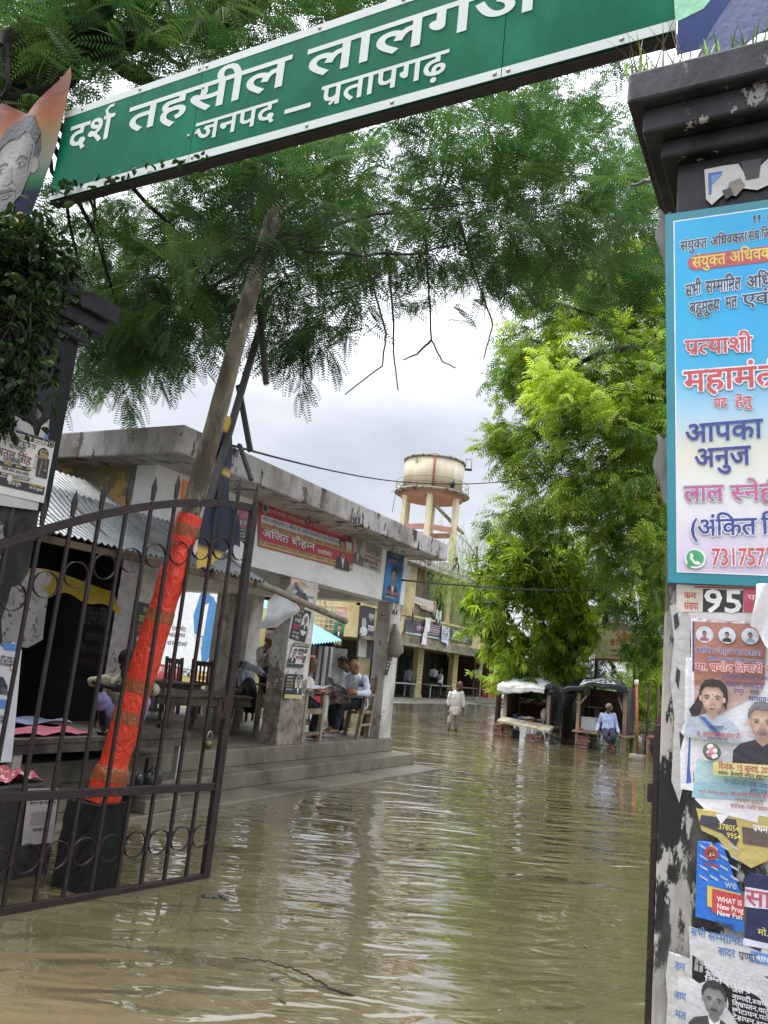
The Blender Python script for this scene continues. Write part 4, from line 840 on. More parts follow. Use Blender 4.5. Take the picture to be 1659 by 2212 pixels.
s.face(.87, .48, .075, coat='#26282e', hair='#2a2624'); s.e(.05, .14, .028, .028*s.w/s.h, '#8d9a9a'); s.e(.05, .14, .018, .018*s.w/s.h, '#2f3a38'); s.e(.955, .2, .02, .02*s.w/s.h, '#26403a'); s.done()
s = fp('faded_poster', 'faded grey poster with a man and red lettering on the verandah beam', (762, 1152), (826, 1181), (757, 1213), '#a9a799', wave=.006)
s.r(.02, .02, .98, .98, '#a5a396'); s.face(.2, .3, .17, sk='#8d8578', hair='#4a4846', coat='#5c5b56', shirt='#bdbab0', bw=True); mini(s, 5, ('#55544c',), 4, .42, .96, .06, .5); s.t('प्रत्याशी (निर्दलीय)', .42, .55, .07, '#a0584a', w=.5); s.t('आलोक प्रताप सिंह', .36, .70, .11, '#a8322e', w=.5); s.t('एडवोकेट', .6, .88, .06, '#4a4a46', w=.25); s.done()
s = fp('blue_poster', 'tall blue poster of a man at the right end of the verandah beam', (837, 1184), (873, 1197), (825, 1296), '#2b6fae', wave=.005,
   mat=gradmat('blue_print', [(0, '#203a5e'), (.25, '#3a86c0'), (.6, '#3f8fd0'), (1, '#24406e')], 'Z', 2.7, 3.55))
s.t('अधिवक्ता', .08, .04, .03, '#8aa2c4', w=.8); s.t('बार काउन्सिल', .1, .09, .03, '#8aa2c4', w=.7); s.t('सदस्य', .1, .19, .06, '#b8524a', w=.55); s.face(.5, .5, .30, sk='#a98e86', hair='#221f24', coat='#20263a'); s.t('राम कुमार', .08, .80, .05, '#c86a70', w=.85); s.t('लालगंज', .1, .9, .03, '#b9c4cf', w=.6); s.done()
s = fp('pink_poster', 'pink and dark poster with number 95 at the left end of the verandah beam', (487, 1083), (544, 1096), (487, 1160), '#2a3340', wave=.004)
s.r(.05, .02, .98, .66, '#b84a80'); s.t('95', .2, .05, .22, '#d8d4d6', w=.3); mini(s, 2, ('#e0b8c8',), 4, .55, .95, .08, .4); s.t('अमित मिश्र नगरहा', .02, .45, .14, '#dcd8da', w=.95, edge='#3a2030'); mini(s, 3, ('#b9c0c4',), 3, .06, .95, .68, .98); s.done()
s = sheet4('torn_flag', 'torn white and saffron cloth banner with a printed face draped on the near verandah column', 'banner', 'x', -6.44, (624, 1243), (688, 1276), (597, 1300), '#ffffff', (1, -.2, 0), n=(12, 14), wave=.02,
   tear=[(0, .05), (.35, .02), (1.0, -.02), (.85, .45), (.62, 1.0), (.35, 1.75), (-.2, 2.1), (-.12, 1.35), (-.2, .75), (.05, .66)], fall=lambda x, y: .05*math.sin(y*5+x*6)+.02*math.sin(x*13),
   mat=gradmat('flag_print', [(0, '#b4b6b4'), (.3, '#c2c4c2'), (.56, '#c9cac8'), (.58, '#2f8050'), (.62, '#cfcfca'), (.75, '#d8c2a8'), (.85, '#d4582a'), (1, '#c84a22')], 'Z', 1.9, 2.95))
s.T('संयुक्त अधिवक्ता', 626, 1257, 668, 1277, 7, '#2a3a7e'); s.PL([(640, 1293), (655, 1277), (672, 1282), (670, 1300), (655, 1315), (645, 1316)], '#2b1f1c'); s.PL([(645, 1310), (668, 1300), (655, 1320), (645, 1322)], '#8a5a48'); s.done()
for i, (tl, tr, bl, col, lab, tt) in enumerate((((640, 1310), (672, 1322), (625, 1378), '#1f2226', 'black and yellow election poster with a white oval portrait on the near verandah column', 0), ((634, 1388), (668, 1392), (618, 1440), '#c7c4c2', 'white poster of a greeting man on the near verandah column', 1), ((618, 1455), (654, 1458), (612, 1508), '#1f1c18', 'dark brown poster of a young man lowest on the near verandah column', 2))):
    s = sheet4('column_poster', lab, 'poster', 'x', -6.494+.004*i, tl, tr, bl, col, (1, 0, 0), group='posters on the near column', wave=.003)
    if tt == 0: s.t('उपाध्यक्ष', .1, .05, .08, '#c8c83a', w=.4); s.t('पद हेतु', .1, .2, .07, '#c8c83a', w=.3); s.t('प्रत्याशी', .05, .36, .1, '#d8d4d2', w=.4); s.t('तिवारी', .05, .55, .13, '#c2384a', w=.42); s.e(.74, .45, .24, .36, '#d8d8d8'); s.face(.74, .33, .2, sk='#8f6a52', hair='#777777'); mini(s, 9, ('#c9c4bc',), 2, .05, .6, .75, .98)
    if tt == 1: s.r(0, 0, 1, .16, '#4a3a2e'); s.t('संयुक्त अधिवक्ता संघ', .05, .04, .07, '#d6c9a0', w=.9); s.face(.22, .42, .2, coat='#1d1d20'); s.r(.4, .22, .75, .34, '#5a3f2a'); s.t('प्रत्याशी', .42, .38, .09, '#333333', w=.35); s.t('अमन द्विवेदी', .38, .54, .13, '#7c2a34', w=.45); s.e(.88, .3, .09, .09*s.w/s.h, '#2c2118'); s.t('2026', .82, .28, .05, '#d9bb3a', w=.12); s.r(.0, .86, 1, 1, '#2d2b30'); s.r(.84, .5, .98, .8, '#4a3a2a')
    if tt == 2: mini(s, 4, ('#c9a85a', '#d8d4c8'), 5, .06, .52, .08, .72, words=['संयुक्त अधिवक्ता', 'कोषाध्यक्ष', 'नवीन कुमार पाण्डेय', '2026', 'लालगंज']); s.e(.76, .4, .2, .36, '#cfd2d2'); s.face(.76, .32, .22); s.r(0, .84, 1, 1, '#c8b868')
    s.done()
s = sheet4('column_poster', 'small dark poster of a man on the corner column at eye height', 'poster', 'x', -6.494, (841, 1409), (849, 1411), (828, 1458), '#241f1b', (1, 0, 0), wave=.002, group='posters on the corner column'); s.U *= 1.9; mini(s, 6, ('#c9a85a', '#d8d4c8'), 5, .05, .6, .05, .8); s.done()
s = sheet4('small_poster', 'little white poster of a man just under the blue poster on the corner column', 'poster', 'x', -6.494, (850, 1298), (862, 1301), (846, 1317), '#b9b4b0', (1, 0, 0), wave=.002); s.face(.6, .4, .4, coat='#2a2a2e'); s.done()
s = sheet4('round_sticker', 'round red and white sticker with number 62 on the corner column', 'sticker', 'y', 12.494, (824, 1317), (838, 1318), (822, 1337), '#c8c0bc', (0, -1, 0), wave=.001, tear=[(.5+.5*math.cos(i*.314), .5+.5*math.sin(i*.314)) for i in range(20)])
s.e(.5, .5, .47, .47, '#a83a40'); s.e(.5, .5, .40, .40, '#c8b4b0'); s.t('62', .45, .38, .3, '#a02830', w=.42); s.face(.28, .42, .16); s.done()
# sack hanging on the corner column
b = MB(); b.sm = True; c = onx(850, 1385, -6.44)
b.tube([(c[0], c[1]-.02, c[2]+.30), (c[0]+.02, c[1], c[2]+.18), (c[0]+.04, c[1]+.02, c[2]), (c[0]+.04, c[1]+.02, c[2]-.16), (c[0]+.03, c[1], c[2]-.27)], [.03, .06, .12, .15, .07], 14)
tag(b.build('sack', paint('#8e8676', .9, .3, 20, bump=1.)), 'dirty beige sack hanging on the corner column of the verandah', 'sack')
b = MB(); c = onx(880, 1228, -6.35); b.sm = True; b.grid(lambda a, k: Vector((c[0]+.02*math.sin(k*9), c[1]-.17+.34*a, c[2]+.06-(.30*k*(1-(2*a-1)**2*.75)))), 8, 6)
tag(b.build('hanging_cloth', paint('#bfc1c4', .8, .1, 9)), 'small white cloth hanging under the roof edge beside the corner column', 'cloth')

# ---------------------------------------------------------------- tin roofed shed in front of the pavilion
sh = thing('tin_shed', 'dark shed under a rusty corrugated tin roof at the left, leaning on the verandah', 'shed', (-6.3, 5.2, 0))
b = MB(); b.sm = True
def tin(x0, z0, x1, z1, y0, y1, dip=0):
    n = int((y1-y0)/.075*4); vs_ = []; fs = []
    for i in range(n+1):
        y = y0+(y1-y0)*i/n; w = .016*math.cos(i*math.pi/2)
        for k in range(5):
            t = k/4; vs_.append((x0+(x1-x0)*t, y, z0+(z1-z0)*t+w-dip*math.sin(t*3.14)))
    for i in range(n): fs += [(i*5+k, i*5+k+1, i*5+k+6, i*5+k+5) for k in range(4)]
    b.add(vs_, fs)
tin(-5.5, 2.46, -6.45, 3.02, 3.75, 7.42, .05); tin(-6.35, 2.94, -7.2, 3.36, 3.75, 6.2, .02)
tr = b.build('roof', M_tin, sh); 
b = MB(); b.bar((-5.56, 3.8, 2.40), (-5.56, 7.3, 2.40), .05, .06); b.bar((-6.4, 3.8, 2.92), (-6.4, 7.3, 2.92), .06, .08)
for y in (3.9, 5.2, 6.5, 7.25): b.bar((-5.52, y, 2.41), (-6.45, y, 2.96), .05, .06)
b.build('rafter', M_wood, sh)
b = MB(); b.box((-8.3, 3.3, .431), (-8.2, 7.0, 3.3)); b.box((-8.2, 3.3, .431), (-5.6, 3.4, 2.5)); b.box((-8.1995, 6.9, .431), (-6.81, 7.0, 2.895)); b.box((-8.1995, 6.2, 2.75), (-6.81, 6.8995, 2.895)); b.build('shade_wall', paint('#1d1c1f', .9, .3, 4, stain=('#0f0f10', .5)), sh)  # near-black boards: the shade of the shed interior is put into their colour
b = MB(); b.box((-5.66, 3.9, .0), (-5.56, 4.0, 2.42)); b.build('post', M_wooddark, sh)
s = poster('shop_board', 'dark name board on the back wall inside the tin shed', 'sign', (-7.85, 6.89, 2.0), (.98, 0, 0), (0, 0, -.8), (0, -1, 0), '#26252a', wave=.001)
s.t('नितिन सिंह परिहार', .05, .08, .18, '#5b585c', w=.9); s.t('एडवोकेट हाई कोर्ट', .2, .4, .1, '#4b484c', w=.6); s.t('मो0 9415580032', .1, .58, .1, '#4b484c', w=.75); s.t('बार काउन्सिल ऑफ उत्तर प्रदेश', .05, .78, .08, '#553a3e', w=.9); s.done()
b = MB(); A = onx(130, 1290, -6.1); b.sm = True
b.grid(lambda a, k: Vector((-6.1-.5*(1-k)*(.3+.7*math.sin(a*3.1)), 4.55+1.35*a, 2.13-.02*math.sin(a*8)+(.10*math.sin(a*3.1)*(1-k)) - .10*k-.10*a*k+.03*math.sin(a*17)*k)), 20, 6)
tag(b.build('yellow_cloth', paint('#b39a1d', .7, .2, 8)), 'yellow plastic cloth hanging under the tin roof in the dark shed', 'cloth')
# poster post inside (left end of the verandah)
s = sheet4('column_poster', 'black and yellow poster of a young man on the column behind the orange trunk', 'poster', 'x', -6.492, (300, 1300), (335, 1308), (272, 1500), '#1c1c1f', (1, 0, 0), wave=.002)
s.t('संयुक्त', .3, .05, .05, '#c8c83a', w=.5); s.t('उपाध्यक्ष', .1, .14, .07, '#c8c83a', w=.8); s.t('मुकेश', .1, .25, .09, '#c0303c', w=.8); s.t('अपना समर्थन', .1, .38, .05, '#d0ccc8', w=.8); s.t('संयुक्त', .2, .5, .06, '#d0ccc8', w=.6); s.face(.45, .64, .35); s.t('9 77', .1, .88, .07, '#c8c83a', w=.6); s.done()
# bamboo pole along the eave
b = MB(); pts = [(-5.56, 6.9, 2.46), (-5.57, 7.7, 2.40), (-5.6, 8.6, 2.30), (-5.62, 9.48, 2.2)]
pp = []
for i in range(25):
    t = i/24*3; k = min(2, int(t)); pp.append(Vector(pts[k]).lerp(Vector(pts[k+1]), t-k))
b.tube(pp, [.041+(.007 if i % 6 == 0 else 0) for i in range(25)], 12); tag(b.build('bamboo_pole', paint('#8d8471', .75, .3, 12, stain=('#5e5646', .4), streak=.4)), 'thick bamboo pole sticking out from the tin roof eave past the verandah column', 'pole')
# low wooden bed platforms in the shed
M_plank = paint('#5a5348', .85, .3, 7, stain=('#2e2a24', .45), bump=.5)
def takht(label, x0, x1, y0, y1, z, leg='#9a968d'):
    t = thing('plank_bed', label, 'plank bed', ((x0+x1)/2, (y0+y1)/2, 0))
    b = MB(); n = 5
    for i in range(n):
        a0 = x0+(x1-x0)*i/n; b.box((a0+.004, y0, z-.04), (a0+(x1-x0)/n-.004, y1, z+rnd.uniform(-.004, .004)))
    b.build('top', M_plank, t)
    for x in (x0+.04, x1-.1):
        for y in (y0+.05, y1-.13): MB().box((x, y, -.1), (x+.07, y+.09, z-.0405)).build('leg', paint(leg, .85, .2, 8), t)
    b = MB(); b.box((x0+.02, y0+.02, z-.13), (x0+.05, y1-.02, z-.0405)); b.box((x1-.05, y0+.02, z-.13), (x1-.02, y1-.02, z-.0405)); b.build('apron', M_plank, t)
takht('dark plank bed in the tin shed where a man in khaki sits', -7.3, -6.1, 4.9, 7.2, .70)
b = MB(); b.sm = True; b.grid(lambda a, k: Vector((-6.7+.5*k, 5.0+.9*a, .715+.03*abs(math.sin(a*7+k*4)))), 12, 8); tag(b.build('pink_cloth', paint('#8f4a5a', .9, .25, 8)), 'crumpled pink cloth on the plank bed in the shed', 'cloth')
b = MB(); b.sm = True; b.grid(lambda a, k: Vector((-7.2+.4*k, 5.0+1.15*a, .725+.05*abs(math.sin(a*6+k*3)))), 12, 8); tag(b.build('blue_sheet', paint('#6f7a98', .9, .25, 8)), 'folded blue grey sheet on the plank bed in the shed', 'cloth')
b = MB(); b.sm = True; c = onz(285, 1650, .32)
for k, (dx, dy) in enumerate(((0, 0), (.10, .02), (.04, .13))): b.ell((-5.72+dx, 6.12+dy, .30+.03*k), (.09, .07, .10), 12, 8)
tag(b.build('black_bag', paint('#1c2226', .35, .3, 12)), 'black plastic bag on the step behind the wrapped trunk', 'bag')
b = MB(); b.box((-6.05, 5.75, .2155), (-5.72, 6.25, .25)); b.box((-5.95, 6.38, .0355), (-5.9, 6.45, .50)); tag(b.build('wood_prop', M_wooddark), 'short dark wooden prop leaning at the steps beside the wrapped trunk', 'timber')
# ---------------------------------------------------------------- wall of posters behind the verandah, blue roofed cabin
pw = thing('poster_wall', 'sunlit cream wall covered with posters behind the verandah', 'wall', (-15, 18.0, -.6))
b = MB(); b.box((-18.5, 18.0, -.6), (-13.6, 18.2, 3.6)); b.box((-13.6005, 16.8, -.6), (-13.3, 18.2, 2.9)); b.build('body', M_yellow, pw)
def wp(name, lab, x0, y0, x1, y1, x2, y2, col, cat='poster', **kw): return sheet4(name, lab, cat, 'y', 17.99, (x0, y0), (x1, y1), (x2, y2), col, (0, -1, 0), **kw)
s = wp('white_hoarding', 'white hoarding with a man in a bright blue jacket on the wall behind the verandah', 340, 1262, 480, 1278, 325, 1430, '#dfe2e4', cat='hoarding', wave=.004)
s.PL([(418, 1330), (432, 1285), (445, 1280), (462, 1290), (470, 1310), (474, 1350), (462, 1395), (446, 1432), (436, 1432), (434, 1400), (420, 1370)], '#1d86c8'); s.PL([(437, 1310), (452, 1300), (440, 1375), (432, 1372)], '#e4e8ea'); s.PL([(420, 1368), (438, 1378), (436, 1398), (422, 1396)], '#d8d4d4'); s.PL([(433, 1282), (452, 1278), (456, 1300), (440, 1308)], '#2a78b8')
s.T('एडवोकेट', 372, 1353, 402, 1356, 8, '#333333'); s.T('9450828904', 365, 1367, 400, 1369, 8, '#333333'); s.T('मतों से विजयी बनायें', 362, 1385, 404, 1389, 8, '#333333'); s.done()
s = wp('red_poster', 'red poster with white lettering low on the wall behind the verandah', 340, 1428, 390, 1434, 330, 1515, '#b03a44'); s.t('कृष्ण कुमार उपाध्याय', .05, .14, .13, '#dcd2d2', w=.9); s.r(.2, .42, .8, .56, '#3a3f9a'); s.t('प्रत्याशी', .3, .44, .09, '#e4e4ec', w=.4); s.t('बार काउन्सिल सदस्य', .05, .64, .07, '#dcd2d2', w=.9); s.t('9415554784', .1, .8, .06, '#dcd2d2', w=.7); s.done()
s = wp('number_poster', 'white poster with the number 302 on the wall behind the verandah', 396, 1434, 420, 1437, 392, 1458, '#d4d4d2'); s.t('302', .08, .08, .4, '#1b1b1b', w=.5); s.face(.78, .4, .26, sk='#8a8a8a', bw=True); s.t('सुधीर', .08, .6, .2, '#222222', w=.4); s.done()
s = wp('yellow_poster', 'yellow poster with the number 62 and a bearded man behind the verandah', 428, 1440, 462, 1445, 420, 1545, '#d8c46a'); s.t('अधिवक्ता संघ', .1, .06, .07, '#3a3a7a', w=.8); s.r(.05, .17, .95, .26, '#a84a30'); s.r(.05, .34, .45, .58, '#2a6a50'); s.t('62', .08, .38, .14, '#e4e4dc', w=.32); s.face(.7, .45, .3); s.r(.05, .75, .95, .9, '#4a2f28'); s.t('लालगंज', .1, .78, .06, '#e4dcc8', w=.6); s.done()
for i, (y0, y1) in enumerate(((1440, 1478), (1480, 1516))):
    s = sheet4('small_poster', ['upper small dark portrait poster on the wall end behind the verandah', 'lower small dark portrait poster on the wall end behind the verandah'][i], 'poster', 'x', -13.29, (474, y0), (486, y0+3), (470, y1), '#33261f', (1, 0, 0)); s.face(.6, .45, .4); s.done()
s = wp('sale_poster', 'pale poster with red lettering lowest on the wall behind the verandah', 414, 1520, 452, 1526, 408, 1580, '#c9c9cc'); mini(s, 8, ('#b03a44', '#333333'), 4); s.done()
s = wp('yellow_strip', 'yellow strip with red lettering low on the wall behind the verandah', 338, 1518, 362, 1520, 334, 1552, '#d8b848'); s.t('ऑफ उत्तर', .05, .3, .35, '#a83028', w=.9); s.done()

cb = thing('blue_roof_cabin', 'small wire mesh cabin under a bright blue tin roof behind the verandah', 'cabin', (-11.9, 18, -.6))
b = MB(); b.sm = True; n = 64; vs_ = []
E0, E1, F0, F1 = onx(640, 1394, -11.2), onx(737, 1385, -11.2), onx(500, 1262, -13.2), onx(640, 1322, -13.2)
E0, E1, F0, F1 = Vector(ony(637, 1395, 17.6)), Vector(ony(737, 1384, 18.6)), Vector(ony(505, 1268, 19.4)), Vector(ony(628, 1322, 20.6))
for i in range(n+1):
    t = i/n; e_ = E0.lerp(E1, t); f_ = F0.lerp(F1, t); w = .03*math.cos(i*math.pi/2)
    for k in range(5): p = e_.lerp(f_, k/4); vs_.append((p.x, p.y, p.z+w))
b.add(vs_, [(i*5+k, i*5+k+1, i*5+k+6, i*5+k+5) for i in range(n) for k in range(4)]); b.build('roof', paint('#5fa8e0', .35, .1, 3), cb)
b = MB()
for x in np.linspace(float(E0.x)+.1, float(E1.x)-.1, 4): b.box((x-.025, 18.2, -.3), (x+.025, 18.25, 2.0))
b.build('post', M_wooddark, cb)
b = MB()
for i in range(34): x = float(E0.x)+.05+(float(E1.x)-float(E0.x)-.1)*i/33; b.box((x-.004, 18.3, .8), (x+.004, 18.308, 2.0))
for i in range(22): z = .8+1.2*i/21; b.box((float(E0.x), 18.31, z-.004), (float(E1.x), 18.318, z+.004))
b.build('wire_mesh', paint('#c4c8c8', .5, .1, 9), cb)
b = MB(); b.box((float(E0.x), 18.9, -.3), (float(E1.x), 19.0, 2.0)); b.box((float(E0.x), 18.2, .1), (float(E1.x), 18.29, .78)); b.build('panel', paint('#a8aca8', .7, .25, 2, stain=('#5a5c58', .4)), cb)
b = MB(); b.box((float(E0.x)+.4, 18.1, .5), (float(E0.x)+.75, 18.19, .95)); tag(b.build('red_cloth', paint('#a81f30', .8, .2, 8)), 'red cloth hung on the front of the blue roofed cabin', 'cloth')
s = poster('small_poster', 'orange poster of two women on the mesh of the blue roofed cabin', 'poster', ony(656, 1412, 18.15), ony(682, 1416, 18.15)-ony(656, 1412, 18.15), ony(653, 1446, 18.15)-ony(656, 1412, 18.15), (0, -1, 0), '#c98a6a'); s.face(.28, .4, .25, tash=False, coat='#b03a50', coll=False); s.face(.7, .4, .25, tash=False, coat='#c9a03a', coll=False); s.done()

# ---------------------------------------------------------------- two storey yellow arcade building
AX = -16.6
ab = thing('arcade_building', 'two storey yellow building with mouldy walls and an open arcade at water level', 'building', (-18, 37, -.6))
M_ywall = paint('#c6ba90', .85, .12, 1.2, two=('#6c5f43', .40, .9), stain=('#a4935f', .42), streak=2.5)
M_mould = paint('#7c7059', .9, .25, 2, two=('#a79462', .25, 1.4), stain=('#4d4637', .5), streak=3)
M_chajja = paint('#6f6a59', .9, .3, 2, two=('#3c3a30', .4, 2.5), stain=('#908a75', .4), streak=2)
b = MB(); b.box((-24, 28.5, -.6), (-14.2, 38.4, .30)); b.build('platform', M_conc, ab, bevel=.02)
b = MB(); b.box((-24, 38.4005, -.6), (-15.4, 50, .12)); b.box((-24, 39.2, .1205), (-15.9, 50, .28)); b.box((-24, 40, .2805), (-16.4, 50, .44)); b.build('entrance_steps', M_conc, ab, bevel=.015)
M_ycol = paint('#beb288', .8, .14, 3, stain=('#9c8b5c', .42))
cols_y = [30.6, 36.1, 40.6, 44.4]
for y in cols_y:
    b = MB(); b.box((-17.3, y, .301), (-17.0, y+.62, 2.72)); c_ = b.build('column', M_ycol, ab, bevel=.01)
    b = MB(); b.box((-17.34, y-.04, .30), (-16.96, y+.66, .46)); b.build('base', M_ycol, c_)
b = MB(); b.box((-23, 29.25, 2.721), (AX, 47, 2.95)); b.box((AX-.25, 29.25, 2.9505), (AX, 47, 4.05)); b.build('parapet', M_ywall, ab)
b = MB(); b.box((AX+.0005, 29.2, 2.66), (AX+.55, 47, 2.80)); b.box((AX+.0005, 29.2, 2.8005), (AX+.02, 47, 3.12)); b.build('chajja', M_chajja, ab)
b = MB(); b.box((AX-.06, 29.2, 4.0505), (AX+.06, 47, 4.16)); b.build('sill_band', M_ycol, ab)
# upper wall between openings
ys = [(29.25, 31.0, 'm'), (32.4, 34.2, 'y'), (34.2, 36.55, 'm'), (38.0, 38.5, 'y'), (38.5, 40.6, 'm'), (42.2, 44.5, 'm'), (46, 47, 'm')]
for y0, y1, k in ys: MB().box((AX-.28, y0+.0005, 4.161), (AX-.05 if k == 'm' else AX+.02, y1, 6.45)).build('upper_wall', M_mould if k == 'm' else M_ycol, ab)
b = MB(); b.box((-24, 29.25, 6.4505), (AX+.5, 47, 6.75)); b.box((AX-.3, 29.25, 6.751), (AX-.1, 47, 7.25)); b.build('roof_slab', M_slabedge, ab)
for y0, y1 in ((31.0, 32.4), (36.55, 38.0), (40.6, 42.2), (44.5, 46)):
    b = MB(); b.box((AX-.0, y0-.1, 6.25), (AX+.35, y1+.1, 6.33)); w = b.build('window_hood', paint('#c59a90', .8, .2, 3), ab)
    b = MB()
    for i in range(11):
        y = y0+.05+(y1-y0-.1)*i/10; b.box((AX-.15, y-.011, 4.17), (AX-.13, y+.011, 5.5))
    for z in (4.3, 4.85, 5.4): b.box((AX-.155, y0, z), (AX-.151, y1, z+.03))
    b.build('grille', paint('#8a3a34' if y0 < 32 else '#2a2a2c', .6, .2, 9), ab)
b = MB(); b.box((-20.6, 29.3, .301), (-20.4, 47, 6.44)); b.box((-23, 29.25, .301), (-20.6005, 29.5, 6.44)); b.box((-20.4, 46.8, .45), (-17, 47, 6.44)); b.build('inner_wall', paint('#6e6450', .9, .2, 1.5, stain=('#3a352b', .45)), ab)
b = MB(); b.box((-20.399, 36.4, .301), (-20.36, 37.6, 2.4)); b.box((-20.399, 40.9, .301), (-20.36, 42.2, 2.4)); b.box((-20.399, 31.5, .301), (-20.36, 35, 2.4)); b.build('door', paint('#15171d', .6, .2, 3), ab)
b = MB(); b.box((-20.3995, 29.5005, 2.9), (-16.9, 29.9, 4.0)); b.box((-20.4, 29.25, 2.9505), (AX-.2505, 29.5, 4.05)); b.box((-23, 29.25, 4.051), (AX-.3, 29.45, 6.44)); b.build('end_wall', M_ywall, ab)
b = MB(); b.box((-16.9, 44.95, .4405), (-16.5, 47, 1.35)); b.build('red_dado', paint('#8c3228', .8, .2, 2, two=('#b98a80', .3, 3)), ab)
s = poster('column_number', 'pink number 12 plate on the third yellow arcade column', 'sign', (-17.29, 44.394, 2.35), (.28, 0, 0), (0, 0, -.32), (0, -1, 0), '#b58a72', off=.001); s.t('12', .15, .2, .5, '#8a3a4a', w=.7); s.done()
for k, y in enumerate(cols_y[1:]):
    s = poster('painted_names', ['vertical list of names painted on the first arcade column', 'vertical list of names painted on the second arcade column', 'vertical list of names painted on the third arcade column'][k], 'sign', (-16.998, y+.12, 2.5), (0, .4, 0), (0, 0, -1.5), (1, 0, 0), '#c9b678', off=.001, group='name lists on the arcade columns')
    for i in range(9): s.t(['अधिवक्ता', 'एडवोकेट', 'लालगंज', 'सिंह'][(i+k) % 4], .1, .03+i*.105, .05, '#5a4038', w=.75)
    s.done()
# banners on the arcade parapet
def ap(name, lab, x0, y0, x1, y1, x2, y2, col, cat='banner', off=.03, **kw): return sheet4(name, lab, cat, 'x', AX+off, (x0, y0), (x1, y1), (x2, y2), col, (1, 0, 0), **kw)
cA = lambda x, y: ((1560+x/2.95)/1.8517, (2150+y/2.95)/1.8517)
s = ap('dark_banner', 'dark maroon banner with white lettering along the arcade balcony', *cA(180, 950), *cA(610, 1040), *cA(165, 1135), '#2a2a32', wave=.02); s.r(.0, .0, .22, .95, '#3b4a4e'); s.r(.25, .05, .98, .8, '#54283c'); s.t('राजेश चन्द्र', .3, .36, .26, '#d8d4d6', w=.22); mini(s, 5, ('#c9b8c4',), 5, .58, .97, .06, .8); s.r(.0, .86, 1, .98, '#9fb4b4'); s.t('लालगंज', .26, .84, .1, '#d8d4d6', w=.3); s.done()
s = ap('white_streamer', 'long white cloth hanging over the arcade balcony in front of the dark banner', *cA(405, 940), *cA(475, 950), *cA(355, 1260), '#d2d4d2', off=.12, wave=.03, tear=[(.1, 0), (1, 0), (1.05, .5), (.7, .55), (1.0, 1.0), (.05, 1), (.2, .5)]); s.done()
s = ap('pale_streamer', 'pale blue and red printed cloth hanging on the arcade balcony', *cA(605, 1040), *cA(695, 1060), *cA(595, 1225), '#b9c4d4', off=.1, wave=.03, tear=[(0, 0), (1, 0), (1, .95), (.9, 1.3), (.6, 1.05), (0, 1)]); mini(s, 7, ('#c05a60', '#4a6aa8'), 5, .1, .9); s.done()
s = ap('black_banner', 'black banner with white lettering on the arcade balcony behind the wispy tree', *cA(700, 1065), *cA(970, 1130), *cA(695, 1215), '#23262b', wave=.02); mini(s, 9, ('#c9cccc',), 4, .1, .9); s.done()
s = ap('torn_notice', 'torn pink and white notice on the mouldy upper wall of the arcade building', *cA(275, 690), *cA(540, 760), *cA(275, 800), '#c9b4a8', wave=.01, tear=[(0, 0), (1, 0), (1, 1.3), (.3, 1.15), (.3, .85), (0, .7)], off=.0); s.r(.02, .3, .85, .5, '#b9bcc8'); s.t('चौहान', .32, .82, .22, '#a8483c', w=.27); s.face(.92, .6, .1); s.r(.3, 1.05, .98, 1.12, '#a8604c'); s.done()
s = ap('cartoon_notice', 'white notice with a black line portrait on the arcade sill', *cA(545, 850), *cA(608, 870), *cA(535, 965), '#c4c4c0', off=.07, wave=.01); s.face(.5, .4, .4, sk='#b0b0ac', bw=True); s.done()
b = MB(); c = Vector(onx(*cA(265, 900), AX+.2)); b.bar(c+Vector((0, 0, -.45)), c+Vector((0, 0, .28)), .02); b.add([c+Vector((0, 0, .28)), c+Vector((.02, .2, -.35)), c+Vector((0, -.06, -.5)), c+Vector((.03, .05, 0))], [(0, 1, 3), (0, 3, 2), (1, 2, 3)]); tag(b.build('black_flag', paint('#1e1d22', .8, .2, 8)), 'furled black flag on the arcade balcony', 'flag')
# banner on the gable parapet, cage windows, hoarding seen through the verandah
s = sheet4('black_hoarding', 'black and white poster of a man with folded arms on the arcade building\'s corner', 'hoarding', 'x', AX+.03, (776, 1308), (810, 1316), (768, 1420), '#202226', (1, 0, 0), wave=.01); s.e(.35, .3, .14, .12, '#c8c8c4'); s.face(.36, .28, .2, sk='#b8b8b2', coat='#d8d8d4', bw=True); s.poly([(.1, .98), (.12, .6), (.3, .48), (.5, .5), (.62, .7), (.6, .98)], '#cfcfca'); s.t('संयुक्त', .62, .12, .09, '#d8d4d2', w=.34); s.t('उपाध्यक्ष', .6, .35, .11, '#e4e2e0', w=.36); s.t('लाल', .66, .55, .16, '#b8444a', w=.3); s.done()
s = sheet4('tall_poster', 'tall saffron and green poster of a man in a black coat beside the mesh cabin', 'poster', 'y', 19.2, (729, 1310), (751, 1313), (716, 1400), '#cfccc4', (0, -1, 0), wave=.004, mat=gradmat('tri_print', [(0, '#23262c'), (.25, '#2b2e36'), (.3, '#2f7a4a'), (.5, '#4a8a5a'), (.52, '#c9b9ac'), (.75, '#c98a68'), (1, '#c2562c')], 'Z', 2.0, 3.45)); s.face(.5, .5, .4, coat='#22252e'); s.t('महामंत्री', .1, .8, .1, '#d0c83a', w=.8); s.t('लालगंज', .1, .06, .08, '#e4d8cc', w=.7); s.done()
b = MB()
for i in range(12): y = 0; x = -19.9+.22*i; b.box((x, 29.22, 2.95), (x+.02, 29.24, 4.0))
for i in range(6): b.box((-19.9, 29.20, 2.95+.2*i), (-17.4, 29.215, 2.97+.2*i))
b.build('jaali', paint('#d0cdbc', .7, .1, 5), ab)
